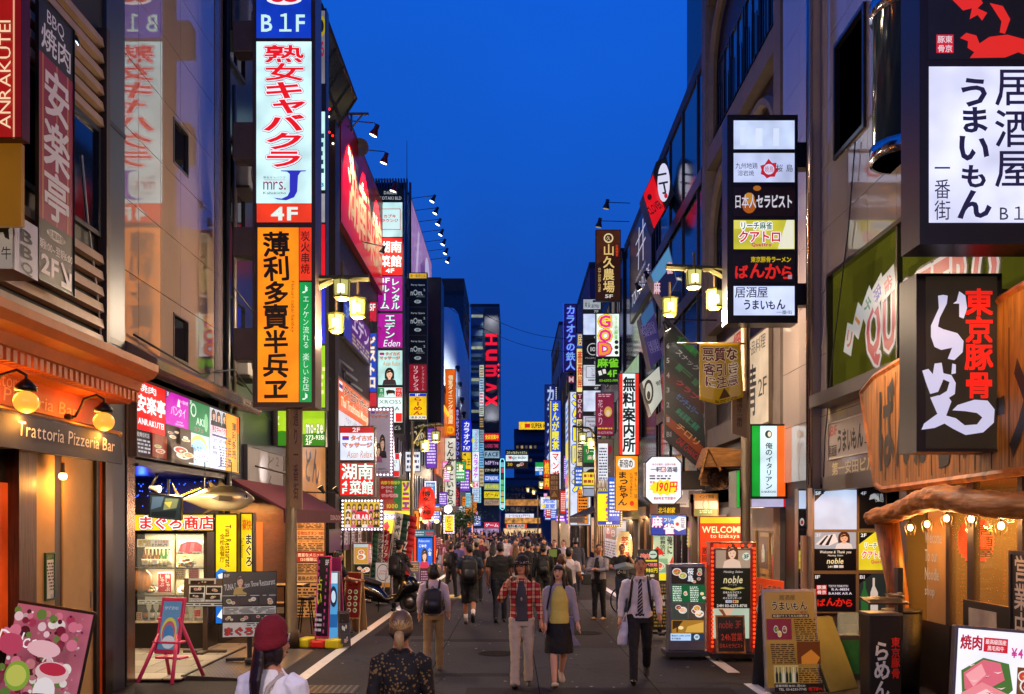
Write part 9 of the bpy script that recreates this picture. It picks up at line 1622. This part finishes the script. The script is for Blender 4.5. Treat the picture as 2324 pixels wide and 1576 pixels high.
# scooter
s_=thing('scooter','black maxi scooter parked on the left pavement facing the road','scooter',(P(866,1385,22.9).x,22.9,ground(22.9)),R(-8));bk_=M('#0c0c10',.18,.2,.2,4,0,1.7)
for x in (-.72,.72):
    wl=MB();wl.lathe([(.17,-.06),(.24,-.065),(.27,-.03),(.27,.03),(.24,.065),(.17,.06),(.17,-.06)],n=24);w_o=wl.obj('wheel',M('#0e0e0e',.8),s_,True,rot=(R(90),0,0),loc=(x,0,.27));MB().lathe([(.03,-.05),(.165,-.03),(.165,.03),(.03,.05)],n=12).obj('rim',M('#5a5a60',.3,.8),w_o,True)
m_=MB();sec=lambda x,w_,z0,z1:[(x,w_*math.cos(a),(z0+z1)/2+(z1-z0)/2*math.sin(a)) for a in [i*.5236 for i in range(12)]]
m_.loft([sec(-1.02,.05,.72,.82),sec(-.9,.16,.55,.86),sec(-.5,.2,.32,.84),(sec(-.1,.2,.26,.72)),sec(.15,.2,.24,.42),sec(.42,.2,.26,.5),sec(.6,.22,.4,.95),sec(.82,.16,.5,.9),sec(.98,.05,.6,.72)]);m_.obj('body_fairing',bk_,s_,True)
m_=MB();m_.loft([sec(-.95,.1,.82,.9),sec(-.6,.17,.78,.95),sec(-.25,.17,.70,.86),sec(-.02,.12,.66,.76)]);m_.obj('seat',M('#141416',.6),s_,True);m_=MB();m_.loft([[(.5,-.2,1.32),(.5,.2,1.32),(.52,.2,1.31),(.52,-.2,1.31)],[(.78,-.17,.92),(.78,.17,.92),(.8,.17,.91),(.8,-.17,.91)]]);m_.obj('windscreen',glass('#20242c',.05,.5),s_)
MB().tube([(.5,-.34,1.08),(.58,0,1.02),(.5,.34,1.08)],.018,8).obj('handlebar',M('#1a1a1c',.4,.5),s_,True)
for sd in (-1,1):MB().tube([(.54,sd*.3,1.08),(.56,sd*.34,1.25)],.01,5).obj('mirror_arm',M('#101012',.4),s_);MB().ball((.56,sd*.36,1.28),.03,.07,.05,10).obj('mirror',M('#101012',.2),s_,True)
MB().ball((.95,0,.75),.06,.12,.06,10).obj('headlight',M('#a8a8b0',.1,.6),s_,True);MB().ball((-.98,0,.76),.05,.1,.04,8).obj('tail_light',M('#8a1018',.2),s_,True);MB().tube([(-.2,-.2,.3),(-.95,-.24,.4)],[.05,.065],10).obj('exhaust',M('#8a888a',.25,.9),s_,True);MB().tube([(-.1,.1,.3),(-.15,.22,0)],.015,6).obj('kick_stand',M('#303032',.4,.6),s_)
# lanterns, globe and small signs further down on the left; bicycle on the right
paper_lantern('red paper lantern with black characters hanging on the left',969,1143,40,19,34,'#f02c1c','博多天神',pw=12)
bs_=front('small blue sign edged in white bulbs above the red lantern',964,1092,990,1132,44,d=.2,fr=3,fc='#50406a',bg='#1880c8',s=.9,items=[t('出会い\n喫茶',968,1098,986,1115,'#e0f0ff',b=.04),r(968,1118,986,1127,'#104878')]);q=44/F;bulbs(bs_,-12*q,12*q,2*q,38*q,9,12,.03)
gl=thing('globe_light','bright white globe lamp on a bracket under the pork cutlet sign','lamp',tuple(P(1017,1156,58)));MB().ball((0,0,0),.26,n=14).obj('globe',E('#f8f8e0',2.5,0),gl,True);MB().tube([(-.9,0,.1),(-.2,0,.2),(0,0,.26)],.03,6).obj('bracket',M('#30302c',.5,.5),gl);lamp('globe_bulb','POINT',(0,-.4,-.2),60,'#fff4d8',.2,gl)
ys=front('yellow sign edged in bulbs with red vertical characters below the globe lamp',1007,1168,1031,1212,56,d=.2,fr=2.5,fc='#6a6a40',bg='#d8e030',s=1.0,items=[t('テレクラ',1014,1171,1025,1203,'#d8201c',v=True,b=.06),r(1010,1205,1028,1210,'#a01838')]);q=56/F;bulbs(ys,-11*q,11*q,2*q,42*q,7,12,.035)
st=front('warm lit food stall counter roof with hanging bulbs under the red lantern',946,1152,1000,1160,41,d=2.4,fr=1,fc='#7a4a20',name='stall_roof',cat='stall',bg='#c88838',s=.6)
for i in range(4):v_=P(952+i*13,1178+(i%2)*5,41.5)-st.location;MB().ball(tuple(v_),.12,.12,.1,10).obj('hanging_bulb',E('#ffc878',2.5,0),st,True);lamp('bulb_light','POINT',tuple(v_-Vector((0,0,.25))),14,'#ffb868',.1,st)
tr2=thing('street_tree','small leafy street tree by the globe lamp on the left','tree',(P(1042,1200,64).x,64,ground(64)));MB().tube([(0,0,0),(.05,0,1.2),(-.05,.1,2.0),(.1,0,2.6)],[.09,.08,.06,.03],8).obj('trunk',M('#3a2c20',.8),tr2,True)
m_=MB();rnd=random.Random(8)
for i in range(1100):
    d=Vector((rnd.gauss(0,.75),rnd.gauss(0,.6),rnd.gauss(2.75,.32)));u=Vector((rnd.uniform(-1,1),rnd.uniform(-1,1),rnd.uniform(-1,1))).normalized()*.1;v=u.orthogonal().normalized()*.05;m_.poly([d-u,d+v,d+u,d-v])
m_.obj('crown',M('#3a5a24',.6,0,.5,3),tr2)
bc=thing('bicycle','city bicycle parked in front of the signs beside the man holding the tray','bicycle',(P(1452,1390,22.8).x,22.9,ground(22.9)),R(28))
for x in (-.52,.52):m_=MB();m_.tube([(x+.33*math.cos(a),0,.34+.33*math.sin(a)) for a in [i*.2618 for i in range(25)]],.018,6);[m_.tube([(x,0,.34),(x+.32*math.cos(a),0,.34+.32*math.sin(a))],.003,3) for a in [i*.5236 for i in range(12)]];m_.obj('wheel',M('#1a1a1c',.5,.3),bc,True)
m_=MB();[m_.tube(q_,.016,6) for q_ in ([(-.52,0,.34),(-.12,0,.3),(.4,0,.72)],[(-.12,0,.3),(-.2,0,.82)],[(-.52,0,.34),(-.18,0,.7)],[(.52,0,.34),(.4,0,.72),(.36,0,.98)],[(-.18,0,.7),(.4,0,.66)])];m_.obj('frame',M('#30343a',.3,.6),bc,True)
MB().ball((-.21,0,.87),.13,.07,.035,10).obj('saddle',M('#141414',.5),bc,True);MB().tube([(.2,-.28,1.02),(.36,-.1,.99),(.36,.1,.99),(.2,.28,1.02)],.013,6).obj('handlebar',M('#8a8a8a',.3,.8),bc,True)
bpy.data.scenes.remove(_gs)
